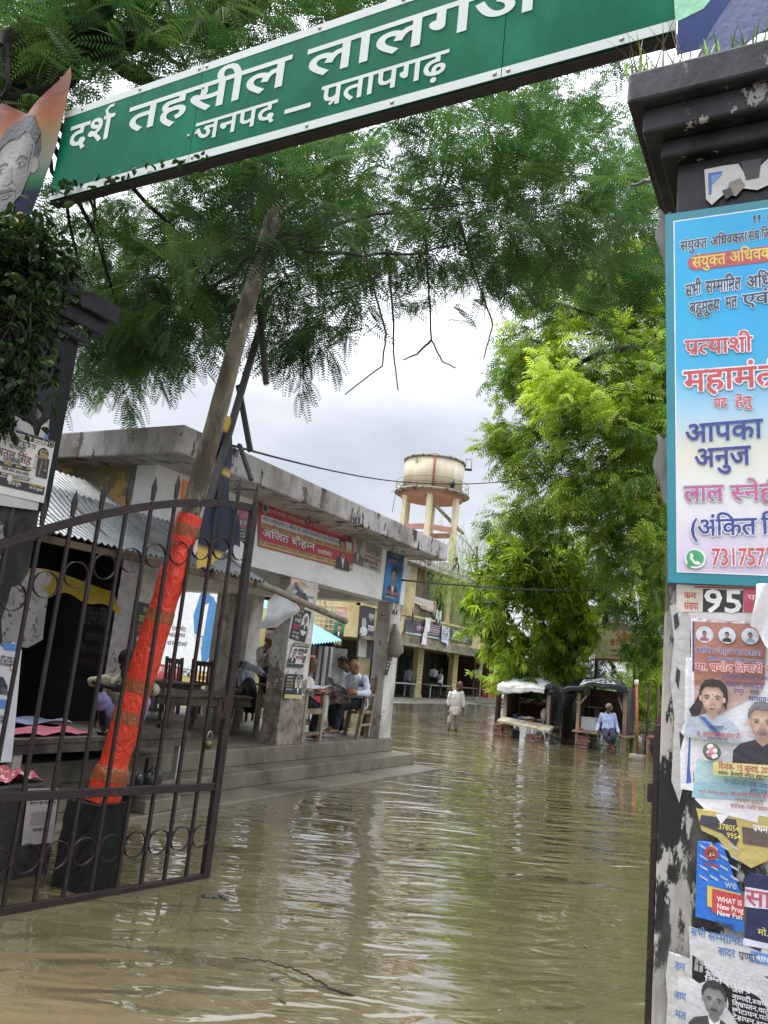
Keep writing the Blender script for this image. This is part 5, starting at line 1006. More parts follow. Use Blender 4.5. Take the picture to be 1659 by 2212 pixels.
# benches, table, drum in the arcade
def bench(name, label, x0, x1, y0, y1, z, mat):
    t = thing(name, label, 'bench', ((x0+x1)/2, (y0+y1)/2, .3))
    MB().box((x0, y0, z-.05), (x1, y1, z)).build('seat', mat, t)
    for x in (x0+.04, x1-.1):
        for y in (y0+.06, y1-.14): MB().box((x, y, .301), (x+.06, y+.08, z-.0505)).build('leg', mat, t)
    return t
bench('table', 'pale wooden table between the first two arcade columns', -17.5, -16.7, 37.2, 40.2, .98, paint('#8f8a7c', .8, .2, 5))
bench('table', 'grey table at the left end of the arcade beside the blue drum', -17.4, -16.7, 32.6, 35.6, .98, paint('#9a9a96', .8, .2, 5))
bench('table', 'dark low table between the second and third arcade columns', -17.5, -16.8, 41.6, 44.1, .95, paint('#5a5246', .8, .2, 5))
b = MB(); c = onz(848, 1503, .3); b.lathe((-16.6, 31.9, .3), [(.17, 0), (.19, .1), (.18, .5), (.2, .85), (.22, .9), (.2, .93)], 18); tag(b.build('blue_drum', paint('#1f6fc0', .4, .1, 6)), 'tall blue plastic drum at the left end of the arcade', 'drum')

# ---------------------------------------------------------------- water tower
M_tank = paint('#c8c1ad', .85, .1, .8, two=('#5d5140', .17, 1.3), stain=('#a08f6c', .4), streak=3)
M_leg = paint('#cbc3a0', .85, .1, 1, stain=('#a89c74', .35)); M_ringc = paint('#a87c6c', .8, .15, 2); M_dirty = paint('#8b8474', .9, .25, 2, two=('#3a352e', .4, 3))
TX, TY = -22.95, 48.5
wt = thing('water_tower', 'round cream overhead water tank on tall columns behind the buildings', 'water tower', (TX, TY, -.6))
b = MB(); b.sm = True; b.lathe((TX, TY, 0), [(2.05, 13.55), (2.05, 15.75)], 48); b.build('tank', M_tank, wt)
b = MB(); b.lathe((TX, TY, 0), [(2.14, 15.72), (2.16, 15.80), (2.1, 15.86), (1.2, 16.05), (.3, 16.12)], 48); b.build('tank_roof', M_dirty, wt)
b = MB(); b.lathe((TX-.05, TY, 0), [(.38, 16.12), (.38, 16.32), (.42, 16.32), (.42, 16.38), (.05, 16.42)], 20); b.build('hatch', M_dirty, wt)
b = MB(); b.lathe((TX, TY, 0), [(2.0, 13.40), (2.56, 13.42), (2.6, 13.46), (2.56, 13.54), (2.0, 13.56)], 48); b.build('gallery', M_dirty, wt)
b = MB(); b.lathe((TX, TY, 0), [(1.85, 13.12), (2.12, 13.12), (2.12, 13.40), (1.85, 13.40)], 48); b.build('ring_beam', M_ringc, wt)
b = MB(); b.lathe((TX, TY, 0), [(.05, 13.35), (1.85, 13.15), (1.85, 13.40)], 40); b.build('tank_floor', M_leg, wt)
lp = [(TX+1.98*math.cos(math.radians(a)), TY+1.98*math.sin(math.radians(a))) for a in (-8, 52, 112, 172, 232, 292)]
for x, y in lp: MB().box((x-.16, y-.16, -.6), (x+.16, y+.16, 13.119)).build('leg', M_leg, wt)
for z in (10.95, 8.0, 5.0):
    for i in range(6): b = MB(); a, c = Vector(lp[i]+(z,)), Vector(lp[(i+1) % 6]+(z,)); d = (c-a).normalized()*.17; b.bar(a+d, c-d, .18, .34, up=(0, 0, 1)); b.build('brace_beam', M_ringc, wt)
b = MB(); b.bar((TX+.3, TY-1.6, 13.1), (TX+2.3, TY+.6, 10.9), .3, .12); b.build('stair_flight', M_dirty, wt)
vdir = Vector((-TX, -TY, 0)).normalized(); sdx = Vector((vdir.y, -vdir.x, 0))*-1
c = Vector((TX, TY, 0))+vdir*2.09
b = MB(); b.tube([c+Vector((0, 0, 13.5)), c+Vector((0, 0, 15.8))], .07, 8); b.build('inlet_pipe', paint('#8a4a40', .7, .25, 4), wt)
b = MB()
for k in (.35, .7): b.tube([(TX+2.5*math.cos(i*.1309), TY+2.5*math.sin(i*.1309), 13.54+k) for i in range(48)], .018, 5, closed=True)
for i in range(12): a = i*.5236; b.tube([(TX+2.5*math.cos(a), TY+2.5*math.sin(a), 13.5), (TX+2.5*math.cos(a), TY+2.5*math.sin(a), 14.24)], .02, 5)
b.build('railing', paint('#7a6f4a', .7, .3, 6), wt)
sdv = Vector((vdir.y, -vdir.x, 0)); 
if sdv.x < 0: sdv = -sdv
b = MB(); e_ = Vector((TX, TY, 15.5))+sdv*2.1; b.bar(e_, e_+sdv*.5, .5, .05, up=(0, 0, 1))
for k in (.05, .45): b.tube([e_+sdv*k, e_+sdv*k+Vector((0, 0, .75))], .02, 5)
b.tube([e_+Vector((0, 0, .75)), e_+sdv*.45+Vector((0, 0, .75))], .02, 5)
p = Vector((TX, TY, 15.9))+sdv*.9; b.tube([p, p+Vector((0, 0, .5))], .02, 5); b.tube([p+Vector((0, 0, .5)), e_+Vector((0, 0, .4))], .02, 5); b.build('ladder_top', M_rust, wt)
b = MB(); e_ = Vector((TX, TY, 13.45))-sdv*2.5; b.tube([e_, e_-sdv*.1+Vector((0, 0, -1.4))], .02, 5); b.tube([e_+Vector((0, 0, .15)), e_-sdv*.35], .015, 5); b.build('loose_cable', M_iron, wt)
# ---------------------------------------------------------------- foliage
def leaf_arrays(protoV, protoF, pos, dirs, scale, tint, roll=None):
    pos, dirs = np.asarray(pos, float), np.asarray(dirs, float); dirs /= np.linalg.norm(dirs, axis=1)[:, None]
    up = np.tile([0, 0, 1.], (len(pos), 1)) + nrs.normal(0, .45, (len(pos), 3))
    side = np.cross(up, dirs); side /= np.linalg.norm(side, axis=1)[:, None]; nr = np.cross(dirs, side)
    P = protoV[None]*np.asarray(scale)[:, None, None]
    V = pos[:, None]+P[..., 0:1]*dirs[:, None]+P[..., 1:2]*side[:, None]+P[..., 2:3]*nr[:, None]
    m = len(protoV); F = protoF[None]+(np.arange(len(pos))*m)[:, None, None]
    return V.reshape(-1, 3), F.reshape(-1, 4), np.repeat(np.asarray(tint), m)
def leaf_mesh(name, mat, parent, parts, **kw):
    V, F, T = [], [], []; n = 0
    for v, f, t in parts: V.append(v); F.append(f+n); T.append(t); n += len(v)
    V, F, T = np.vstack(V), np.vstack(F), np.concatenate(T)
    if parent is not None: V = V-np.array(wroot(parent))
    me = bpy.data.meshes.new(name); me.vertices.add(len(V)); me.vertices.foreach_set('co', V.astype(np.float32).ravel())
    me.loops.add(F.size); me.loops.foreach_set('vertex_index', F.astype(np.int32).ravel())
    me.polygons.add(len(F)); me.polygons.foreach_set('loop_start', np.arange(0, F.size, 4, dtype=np.int32)); me.polygons.foreach_set('loop_total', np.full(len(F), 4, dtype=np.int32))
    me.update(calc_edges=True); a = me.attributes.new('tint', 'FLOAT', 'POINT'); a.data.foreach_set('value', T.astype(np.float32))
    me.materials.append(mat); o = bpy.data.objects.new(name, me); COL.objects.link(o); o.parent = parent
    for k, v in kw.items(): o[k] = v
    return o
def proto_feather(n=13, w=.17):
    V = [(0, .004, 0), (0, -.004, 0), (1, -.002, -.22), (1, .002, -.22)]; F = [(0, 1, 2, 3)]
    for i in range(n):
        t = .12+.86*i/(n-1); z = -.22*t*t; L = w*(.55+.9*math.sin(math.pi*min(1, t*.85+.12)))*.8
        for s_ in (-1, 1):
            b = len(V); c = .034; V += [(t, 0, z), (t+.03-c*.2, s_*L*.5, z-.006+c*.15), (t+.055, s_*L, z-.03), (t+.03+c, s_*L*.5, z-.012)]; F.append((b, b+1, b+2, b+3))
    return np.array(V, float), np.array(F)
def lance(V, F, o, d, n_, L, wd, droop):
    """one long leaf as two quads"""
    o, d, n_ = np.array(o, float), np.array(d, float), np.array(n_, float); s_ = np.cross(d, n_); b = len(V)
    m = o+d*L*.42+n_*(-.06*L); e = o+d*L*.97-n_*droop*L
    V += [tuple(o+s_*wd*.15), tuple(o-s_*wd*.15), tuple(m+s_*wd), tuple(m-s_*wd), tuple(e+s_*.001), tuple(e-s_*.001)]; F += [(b, b+1, b+3, b+2), (b+2, b+3, b+5, b+4)]
def proto_neem(n=5):
    V = [(0, .005, 0), (0, -.005, 0), (1, -.002, -.4), (1, .002, -.4)]; F = [(0, 1, 2, 3)]
    for i in range(n):
        t = .2+.75*i/(n-1); z = -.4*t*t
        for s_ in (-1, 1):
            d = np.array([.55, s_*.75, -.35]); d /= np.linalg.norm(d); nn = np.array([.2, 0, 1.]); nn -= d*nn.dot(d); nn /= np.linalg.norm(nn)
            lance(V, F, (t, 0, z), d, nn, .36-.1*abs(t-.5), .045, .28)
    lance(V, F, (1, 0, -.4), (.8, 0, -.6), (.6, 0, .8), .34, .045, .2)
    return np.array(V, float), np.array(F)
def proto_rosette(n=10, seed=3):
    r_ = random.Random(seed); V = []; F = []
    for i in range(n):
        a = i*2.4+r_.uniform(-.2, .2); dz = -r_.uniform(.2, 1.1); d = np.array([.35+r_.uniform(-.2, .3), math.cos(a)*.9, math.sin(a)*.5+dz]); d /= np.linalg.norm(d)
        nn = np.array([0, 0, 1.]); nn -= d*nn.dot(d); nn /= np.linalg.norm(nn); lance(V, F, (-.15+.03*i, 0, 0), d, nn, r_.uniform(.75, 1.05), .085, .3)
    return np.array(V, float), np.array(F)
def proto_leaf():
    V = [(0, 0, 0), (.3, 0, -.02), (.7, 0, -.09), (1, 0, -.25)]; F = []
    for s_ in (1, -1):
        k = len(V); V += [(0, .03*s_, 0), (.25, .33*s_, .05), (.68, .26*s_, 0), (.97, .03*s_, -.24)]
        F += [(0, 1, k+1, k), (1, 2, k+2, k+1), (2, 3, k+3, k+2)]
    return np.array(V, float), np.array(F)
def in_poly(p, poly):
    x, y = p; c = False
    for i in range(len(poly)):
        (x0, y0), (x1, y1) = poly[i], poly[i-1]
        if (y0 > y) != (y1 > y) and x < (x1-x0)*(y-y0)/(y1-y0)+x0: c = not c
    return c
def scatter(poly, n, dfn, rng):
    xs = [p[0] for p in poly]; ys = [p[1] for p in poly]; out_ = []
    while len(out_) < n:
        p = (rng.uniform(min(xs), max(xs)), rng.uniform(min(ys), max(ys)))
        if in_poly(p, poly): out_.append(dep(p[0], p[1], dfn(p, rng)))
    return np.array(out_)
def crown(centers, twigs, spread, fronds, size, rng, centre=None, droop=.5, out_=.7, tints=(0, 1), tipb=.0):
    """twigs round each branch end, fronds round each twig: positions, directions, sizes, tints"""
    P, D, S, T = [], [], [], []; cen = np.mean(centers, 0) if centre is None else np.array(centre)
    for c in centers:
        tb = rng.uniform(*tints); outv = c-cen; outv /= (np.linalg.norm(outv)+1e-6)
        for _ in range(twigs):
            q = c+np.array([rng.gauss(0, 1), rng.gauss(0, 1), rng.gauss(0, .7)])*spread
            td = tb + rng.uniform(-.15, .15) + (tipb if rng.random() < .18 else 0)
            base = np.array([rng.gauss(0, 1), rng.gauss(0, 1), rng.gauss(0, .5)]); base /= np.linalg.norm(base); base = base+outv*out_
            for k in range(fronds):
                d = base+np.array([rng.gauss(0, .7), rng.gauss(0, .7), rng.gauss(0, .35)-droop])
                P.append(q+base*rng.uniform(-.1, .1)); D.append(d); S.append(size*rng.uniform(.7, 1.2)); T.append(min(1, max(0, td+rng.uniform(-.06, .06))))
    return np.array(P), np.array(D), np.array(S), np.array(T)
def limbs(name, mat, parent, base, targets, r0, rng, n=14, sag=.12, r1=.006):
    b = MB()
    for t in targets:
        t = np.array(t); m = (t-base); L = np.linalg.norm(m); off = np.array([rng.gauss(0, 1), rng.gauss(0, 1), rng.gauss(0, 1)])*L*sag
        pts = [base+m*u+off*math.sin(u*math.pi)+np.array([rng.gauss(0, 1), rng.gauss(0, 1), rng.gauss(0, 1)])*L*.005 for u in [i/n for i in range(n+1)]]
        b.tube(pts, [r0+(r1-r0)*(i/n)**.7 for i in range(n+1)], 7)
    return b.build(name, mat, parent)
FE, NE, RO, LE = proto_feather(), proto_neem(), proto_rosette(), proto_leaf()
M_feather = leafmat('leaf_feathery', '#294426', '#5c7844', .46, .5, (1.08, 1.28, .8))
M_neem = leafmat('leaf_neem', '#3c6122', '#b9cb52', .46, .4)
M_mango = leafmat('leaf_drooping', '#35591a', '#bcd04c', .44, .35)
M_dark = leafmat('leaf_dark', '#152410', '#35541f', .3, .5)
M_wisp = leafmat('leaf_wispy', '#566b3a', '#9db06b', .4, .6)
M_ivy = leafmat('leaf_creeper', '#131f0c', '#34501c', .25, .55)
M_bough = paint('#1d1915', .95, .35, 6, bump=1.)
R1 = random.Random(21)
# crown of the leaning tree: feathery canopy over the yard
polyA = [(90, 420), (500, 330), (900, 250), (1280, 150), (1420, 300), (1430, 560), (1330, 620), (1190, 640), (1080, 655), (1010, 640), (900, 610), (770, 640), (690, 680), (600, 640), (470, 660), (200, 640), (100, 560)]
polyC = [(165, 600), (470, 590), (455, 690), (405, 730), (330, 770), (275, 830), (195, 840), (170, 740)]
polyD = [(600, 620), (750, 640), (700, 800), (655, 830), (590, 760)]
polyB = [(-60, -120), (1000, -120), (780, 30), (150, 215), (-60, 260)]
dA = lambda p, r: r.uniform(7.5, 13.5)
parts = []; cA_ = np.vstack([scatter(polyA, 250, dA, R1), scatter([(480, 340), (720, 330), (700, 440), (640, 470), (540, 460)], 9, lambda p, r: r.uniform(5.7, 6.3), R1)]); cD_ = scatter(polyD, 9, lambda p, r: r.uniform(8, 9.5), R1)
for cs, tw, sp in ((cA_, 7, .31), (cD_, 7, .2)):
    P, D, S, T = crown(cs, tw, sp, 5, .37, R1, centre=(-4, 7, 6.5), droop=.25, tints=(.0, .75), tipb=.3); parts.append(leaf_arrays(*FE, P, D, S, T))
leaf_mesh('crown', M_feather, tree1, parts)
top = np.array(trunk_pt(1.0)); limbs('limb', M_bough, tree1, np.array(trunk_pt(.93)), [c for c in cA_ if np.linalg.norm(c-top) < 3.2][:12], .022, R1, sag=.07)
# hanging twigs and vines below the crown
M_twig = paint('#4c4235', .9, .3, 20)
b = MB()
for pl_ in (((975, 230, 9), (955, 380, 9), (905, 560, 9), (870, 640, 9)), ((990, 470, 8.5), (1030, 600, 8.5), (1065, 700, 8.5), (1045, 775, 8.5)), ((775, 480, 8.2), (800, 600, 8), (835, 720, 8), (825, 790, 8), (745, 852, 8)), ((835, 540, 8.4), (850, 680, 8.2), (850, 760, 8.2), (860, 843, 8.2)), ((915, 470, 8.8), (925, 600, 8.6), (932, 735, 8.6), (955, 780, 8.6), (985, 795, 8.6)), ((932, 735, 8.6), (900, 765, 8.6), (870, 778, 8.6)), ((700, 640, 8), (760, 620, 8), (830, 590, 8)), ((430, 640, 8), (520, 615, 8)), ((330, 600, 8), (352, 700, 8), (355, 760, 8))):
    pts = [Vector(dep(*q_)) for q_ in pl_]; pp = []
    for i in range(len(pts)-1):
        for k in range(6): pp.append(pts[i].lerp(pts[i+1], k/6)+Vector((R1.gauss(0, .003), R1.gauss(0, .003), R1.gauss(0, .003))))
    pp.append(pts[-1]); MB().tube(pp, [.014-.008*i/len(pp) for i in range(len(pp))], 5).build('hanging_twig', M_twig, tree1)
# big tree at the upper left
tr2 = thing('big_tree', 'large old tree at the upper left with black boughs and feathery leaves above the sign', 'tree', (-7.4, 3.2, -.6))
pts = [Vector((-7.4, 3.2, -.6)), Vector((-7.35, 3.3, 1.5)), Vector((-7.3, 3.5, 3.4)), Vector((-7.0, 3.9, 4.9))]
b = MB(); b.tube(pts, [.42, .36, .33, .3], 16); b.build('trunk', M_bough, tr2)
cB_ = scatter(polyB, 150, lambda p, r: r.uniform(6.2, 10.5), R1); cC_ = scatter(polyC, 60, lambda p, r: r.uniform(7.5, 10), R1)
parts = []
for cs, tw, sp, ti in ((cB_, 5, .3, (.1, .9)), (cC_, 5, .22, (.2, 1.0))):
    P, D, S, T = crown(cs, tw, sp, 5, .36, R1, centre=(-6, 5, 6), droop=.4, tints=ti, tipb=.3); parts.append(leaf_arrays(*FE, P, D, S, T))
leaf_mesh('crown', M_feather, tr2, parts)
b = MB()
for pl_, r0, r1 in ((((-150, 230, 7.2), (20, 150, 7.0), (110, 60, 7.0), (230, -20, 7.0), (380, -120, 7.2)), .26, .14), (((-80, 150, 7.3), (60, 140, 7), (200, 100, 7.2), (330, 70, 7.4), (520, 30, 7.6), (640, -60, 7.8)), .16, .09), (((110, 60, 7.1), (190, 90, 7.1), (250, 130, 7.1), (330, 190, 7.2), (400, 260, 7.3)), .11, .05), (((-60, 200, 6.6), (60, 215, 6.8), (170, 160, 7)), .08, .04), (((0, 90, 5.6), (14, 140, 5.6), (8, 200, 5.6), (-4, 240, 5.6)), .02, .012)):
    pts = [Vector(dep(*q_)) for q_ in pl_]; pp = []
    for i in range(len(pts)-1):
        for k in range(5): pp.append(pts[i].lerp(pts[i+1], k/5)+Vector((R1.gauss(0, .02), R1.gauss(0, .02), R1.gauss(0, .02))))
    pp.append(pts[-1]); b.tube(pp, [r0+(r1-r0)*i/len(pp) for i in range(len(pp))], 10)
b.tube([(-7.1, 3.8, 4.6), Vector(dep(-150, 230, 7.2))], [.3, .26], 10); b.build('bough', M_bough, tr2)
limbs('limb', M_bough, tr2, np.array(dep(300, 80, 7.3)), [c for c in cB_[::14]], .03, R1); limbs('limb', M_bough, tr2, np.array(dep(60, 215, 6.8)), [c for c in cC_[::12]], .03, R1)
# creeper on the left pillar
cv = scatter([(-60, 480), (60, 490), (105, 530), (110, 640), (95, 740), (60, 800), (20, 880), (-60, 900)], 60, lambda p, r: r.uniform(4.55, 4.95), R1)
P, D, S, T = crown(cv, 16, .09, 4, .06, R1, droop=.5, tints=(.0, .9)); parts = [leaf_arrays(*LE, P, D, S, T)]
ce = scatter([(60, 490), (150, 510), (140, 610), (110, 620), (60, 600)], 9, lambda p, r: r.uniform(4.9, 5.2), R1)
P, D, S, T = crown(ce, 8, .08, 4, .055, R1, droop=.5, tints=(.1, .9)); parts.append(leaf_arrays(*LE, P, D, S, T))
crp = thing('creeper', 'dense dark green creeper hanging over the top of the left gate pillar', 'creeper', (-4.5, 2.9, 3.6))
leaf_mesh('leaves', M_ivy, crp, parts); limbs('stem', M_twig, crp, np.array([-4.45, 2.9, 3.9]), cv[::6], .012, R1, r1=.003)
b = MB(); P_ = []
for i in range(60):
    x = -4.2+1.3*R1.random()**1.5; P_.append((x, SY-.01-.03*R1.random(), SZ0-.02+.08*R1.random()*(1 if x < -3.2 else .4)))
parts = [leaf_arrays(*LE, np.array(P_), np.random.RandomState(2).normal(0, 1, (60, 3))+np.array([0, -.5, -.3]), np.full(60, .045), np.random.RandomState(3).uniform(0, 1, 60))]
sc_ = thing('sign_creeper', 'thin creeper shoots growing along the lower left edge of the green sign', 'creeper', (-3.6, SY, SZ0)); leaf_mesh('leaves', M_ivy, sc_, parts)

# neem tree on the right
nt_ = thing('neem_tree', 'tall bright green neem tree at the right, behind the blue banner pillar', 'tree', (-2.9, 23.6, -.6))
polyN = [(1115, 650), (1250, 560), (1440, 520), (1480, 700), (1480, 1500), (1405, 1480), (1390, 1335), (1275, 1320), (1240, 1200), (1130, 1160), (1100, 1110), (1100, 1010), (1062, 925), (1085, 830), (1105, 740)]
def dN(p, r): return 24-3.5*math.cos(min(1, abs(p[0]-1330)/300)*1.5)*math.cos(min(1, abs(p[1]-1000)/450)*1.4)+r.uniform(-.6, 3.5)*1.0
cN_ = np.vstack([scatter(polyN, 260, dN, R1), scatter([(1340, 580), (1480, 520), (1480, 1480), (1405, 1460), (1360, 1000)], 70, lambda p, r: r.uniform(23, 27), R1)]); parts = []
P, D, S, T = crown(cN_, 8, .33, 7, .44, R1, centre=(-3, 24, 6), droop=.45, out_=.8, tints=(.0, .4), tipb=.5); parts.append(leaf_arrays(*NE, P, D, S, T))
yt = scatter([(1190, 790), (1260, 780), (1310, 830), (1320, 900), (1240, 930), (1180, 870)], 10, lambda p, r: 20.6, R1)
P, D, S, T = crown(yt, 12, .3, 7, .34, R1, centre=(-3, 24, 6), droop=.6, tints=(.7, 1)); parts.append(leaf_arrays(*NE, P, D, S, T))
leaf_mesh('crown', M_neem, nt_, parts)
tb = dep(1440, 1440, 24); b = MB(); b.tube([(-2.95, 23.6, -.6), Vector(dep(1445, 1480, 23.8)), Vector(dep(1455, 1200, 24)), Vector(dep(1450, 900, 24)), Vector(dep(1445, 760, 24))], [.22, .18, .17, .15, .13], 12); b.build('trunk', M_bough, nt_)
b = MB()
for pl_, r0 in ((((1450, 780, 23), (1400, 745, 22), (1370, 752, 21.5), (1300, 760, 21), (1240, 790, 20.8)), .13), (((1450, 1000, 23.5), (1400, 935, 22), (1350, 930, 21.4), (1290, 960, 21)), .05), (((1452, 1100, 23.5), (1350, 1060, 22.4), (1250, 1090, 21.6)), .07), (((1452, 850, 23.5), (1340, 700, 22.4), (1220, 660, 21.6)), .07)):
    pts = [Vector(dep(*q_)) for q_ in pl_]; b.tube(pts, [r0*(1-.7*i/len(pts)) for i in range(len(pts))], 9)
b.build('limb', M_bough, nt_)
limbs('limb', M_bough, nt_, np.array(dep(1452, 900, 24)), cN_[::14], .04, R1)
# drooping leaved tree in the middle
at_ = thing('mango_tree', 'dense tree with long drooping yellow green leaves behind the two kiosks', 'tree', (-6.8, 26, -.6))
polyM = [(1045, 1230), (1085, 1140), (1150, 1140), (1260, 1190), (1275, 1290), (1260, 1420), (1230, 1465), (1120, 1475), (1085, 1430), (1040, 1365), (1015, 1300)]
def dM(p, r): return 26.5-2.2*math.cos(min(1, abs(p[0]-1150)/170)*1.4)+r.uniform(-.4, 2.5)
cM_ = scatter(polyM, 150, dM, R1)
P, D, S, T = crown(cM_, 9, .28, 2, .36, R1, centre=(-6.8, 26, 2.5), droop=.5, out_=1.1, tints=(.0, .5), tipb=.45); parts = [leaf_arrays(*RO, P, D, S, T)]
lo = scatter([(1060, 1440), (1130, 1430), (1140, 1480), (1075, 1480)], 8, lambda p, r: 24.5, R1); P, D, S, T = crown(lo, 8, .25, 2, .27, R1, droop=.8, tints=(.3, .8)); parts.append(leaf_arrays(*RO, P, D, S, T))
leaf_mesh('crown', M_mango, at_, parts); b = MB(); b.tube([(-6.8, 26, -.6), (-6.85, 26, 1.6), (-6.8, 26.1, 3.2)], [.2, .17, .12], 12); b.build('trunk', M_bough, at_)
limbs('limb', M_bough, at_, np.array([-6.8, 26, 2.4]), cM_[::10], .04, R1)
# wispy tree
ws = thing('wispy_tree', 'pale feathery tree with hanging strands in front of the arcade', 'tree', (-10.4, 29.5, -.6))
cW = scatter([(955, 1150), (1060, 1110), (1080, 1200), (1050, 1330), (1000, 1330), (955, 1250)], 46, lambda p, r: r.uniform(29, 31.5), R1)
P, D, S, T = [], [], [], []
for c in cW:
    for _ in range(14):
        q_ = c+np.array([R1.gauss(0, .3), R1.gauss(0, .3), R1.gauss(0, .25)])
        n = R1.randint(3, 9); d = np.array([R1.gauss(0, .3), R1.gauss(0, .3), -1.])
        for k in range(n): P.append(q_+np.array([d[0]*.1*k, d[1]*.1*k, -.13*k])); D.append(d+np.array([R1.gauss(0, .5), R1.gauss(0, .5), 0])); S.append(.24); T.append(R1.random())
sv = [(970, 1250, 1420), (985, 1300, 1400), (1000, 1320, 1380), (940, 1230, 1300), (1010, 1310, 1400)]
for x, y0, y1 in sv:
    for k in range(46):
        t = k/46; P.append(dep(x+R1.gauss(0, 5*(1-t)+1), y0+(y1-y0)*t, 29)); D.append(np.array([R1.gauss(0, .5), R1.gauss(0, .5), -1])); S.append(.2); T.append(R1.random())
leaf_mesh('crown', M_wisp, ws, [leaf_arrays(*proto_feather(9, .12), np.array(P), np.array(D), np.array(S), np.array(T))])
b = MB(); b.tube([(-10.4, 29.5, -.6), (-10.4, 29.5, 2), Vector(dep(1030, 1300, 30.5)), Vector(dep(1030, 1180, 30.5))], [.12, .1, .07, .04], 10); b.build('trunk', M_twig, ws)
limbs('limb', M_twig, ws, np.array(dep(1030, 1260, 30.5)), cW[::4], .03, R1)
# dark trees and shrubs further back on the right
for lab, nm, poly, n, d0, d1, base in (('dark leafy tree standing behind the rusty notice board', 'dark_tree', [(1180, 1180), (1330, 1150), (1470, 1200), (1480, 1480), (1380, 1510), (1240, 1470)], 46, 31, 35, (-4.6, 33, -.6)),
                              ('low green shrubs behind the bamboo railing at the far right', 'shrub', [(1290, 1440), (1480, 1440), (1480, 1585), (1370, 1600), (1290, 1550)], 34, 29, 31, (-3.4, 30, -.6)),
                              ('dense dark shrubs in the gap behind the two kiosks', 'shrub', [(1150, 1430), (1290, 1430), (1290, 1590), (1150, 1560)], 30, 27.5, 29.5, (-7.4, 28.5, -.6))):
    t_ = thing(nm, lab, 'tree' if nm == 'dark_tree' else 'shrub', base); cs = scatter(poly, n, lambda p, r: r.uniform(d0, d1), R1)
    P, D, S, T = crown(cs, 10, .45, 6, .42, R1, droop=.4, tints=(0, .5) if 'dark' in lab else (.1, .6), tipb=.3)
    leaf_mesh('crown' if nm == 'dark_tree' else 'leaves', M_dark if 'dark' in lab else M_neem, t_, [leaf_arrays(*NE, P, D, S, T)])
    limbs('trunk' if nm == 'dark_tree' else 'stem', M_bough, t_, np.array(base, float), cs[::3], .05, R1)
# ---------------------------------------------------------------- kiosks
cB = lambda x, y: ((1950+x/2.212)/1.8517, (2650+y/2.212)/1.8517)
def B(x, y, Y): return Vector([float(c) for c in ony(*cB(x, y), Y)])
M_oldwood = paint('#8a7660', .85, .3, 8, stain=('#4a3d30', .4), bump=.5, streak=3)
M_plastw = paint('#d2d2d0', .45, .1, 6, stain=('#a8a6a0', .3), bump=.5); M_plastb = paint('#1d1f24', .35, .3, 6, bump=.8)
M_brick = paint('#7c5a48', .9, .3, 9, two=('#a89a86', .3, 9), stain=('#4a3c32', .35), bump=.8)
def sheet_mesh(name, parent, mat, fn, nu=16, nv=10, th=.01):
    b = MB(); b.sm = True; b.grid(fn, nu, nv); o = b.build(name, mat, parent); m = o.modifiers.new('thick', 'SOLIDIFY'); m.thickness = th; return o
# kiosk with white plastic roof
k1 = thing('kiosk', 'small wooden kiosk under a white plastic sheet, full of papers, on brick stacks', 'kiosk', (-7.4, 23.6, 0))
y0 = 23.1; fl, fr = B(150, 520, y0), B(530, 590, y0); zf = .42; xl, xr = fl.x, fr.x; y1 = y0+1.25
b = MB()
for x, y, zt in ((xl, y0, 1.36), (xr, y0, 1.30), (xl, y1, 1.6), (xr, y1, 1.55)): MB().bar((x, y, zf-.3), (x, y, zt), .09, .09).build('corner_post', M_oldwood, k1)
b = MB(); b.box((xl-.04, y0-.04, zf-.06), (xr+.04, y1, zf)); b.build('floor', M_oldwood, k1)
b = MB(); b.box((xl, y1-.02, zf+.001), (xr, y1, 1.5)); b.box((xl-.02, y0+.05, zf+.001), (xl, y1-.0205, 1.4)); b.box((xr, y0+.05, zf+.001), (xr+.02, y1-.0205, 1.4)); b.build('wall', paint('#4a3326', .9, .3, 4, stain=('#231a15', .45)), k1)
b = MB(); b.box((xl+.02, y1-.35, .98), (xr-.02, y1-.0205, 1.0)); b.build('shelf', M_oldwood, k1)
fa, fb_ = B(82, 512, y0-.35), B(545, 602, y0-.35)
b = MB(); b.prism([fa, fb_, fb_+Vector((0, 0, -.07)), fa+Vector((0, 0, -.05))], (0, 0, 0), (.05, .32, .12)); b.build('counter_flap', paint('#a39a86', .8, .25, 8, stain=('#6b6150', .4)), k1)
R00, R10, R01, R11 = B(88, 200, y0-.3), B(505, 232, y0-.3), B(205, 128, y1+.1), B(570, 165, y1+.1)
def roofw(a, k):
    p = R00.lerp(R10, a).lerp(R01.lerp(R11, a), k); p.z += .13*math.sin(a*3.14)*math.sin(k*2.4)+.02*math.sin(a*19+k*7)+.015*math.sin(k*23+a*5); return p
sheet_mesh('roof_sheet', k1, M_plastw, roofw, 26, 16)
sheet_mesh('roof_edge', k1, M_plastw, lambda a, k: R00.lerp(R10, a)+Vector((0, -.01-.02*math.sin(a*14), .01-(.19+.03*math.sin(a*7)-(.05 if a > .7 else 0))*k+.012*math.sin(a*22))), 24, 4)
Q0, Q1 = B(525, 190, y0-.05), B(640, 195, y0+.5)
sheet_mesh('side_sheet', k1, paint('#4d5352', .5, .4, 4, two=('#8f9490', .4, 3), stain=('#1b1d1f', .5), streak=3), lambda a, k: Q0.lerp(Q1, a)+Vector((.04*math.sin(a*17+k*3), .05*math.sin(a*11), -(1.05+.12*math.sin(a*13))*k)), 22, 10)
b = MB(); b.sm = True
for i in range(9): b.ell(B(520+rnd.uniform(0, 60), 210+rnd.uniform(0, 55), y0-.12), (.07, .06, .06), 8, 6)
b.build('bundle', M_plastb, k1)
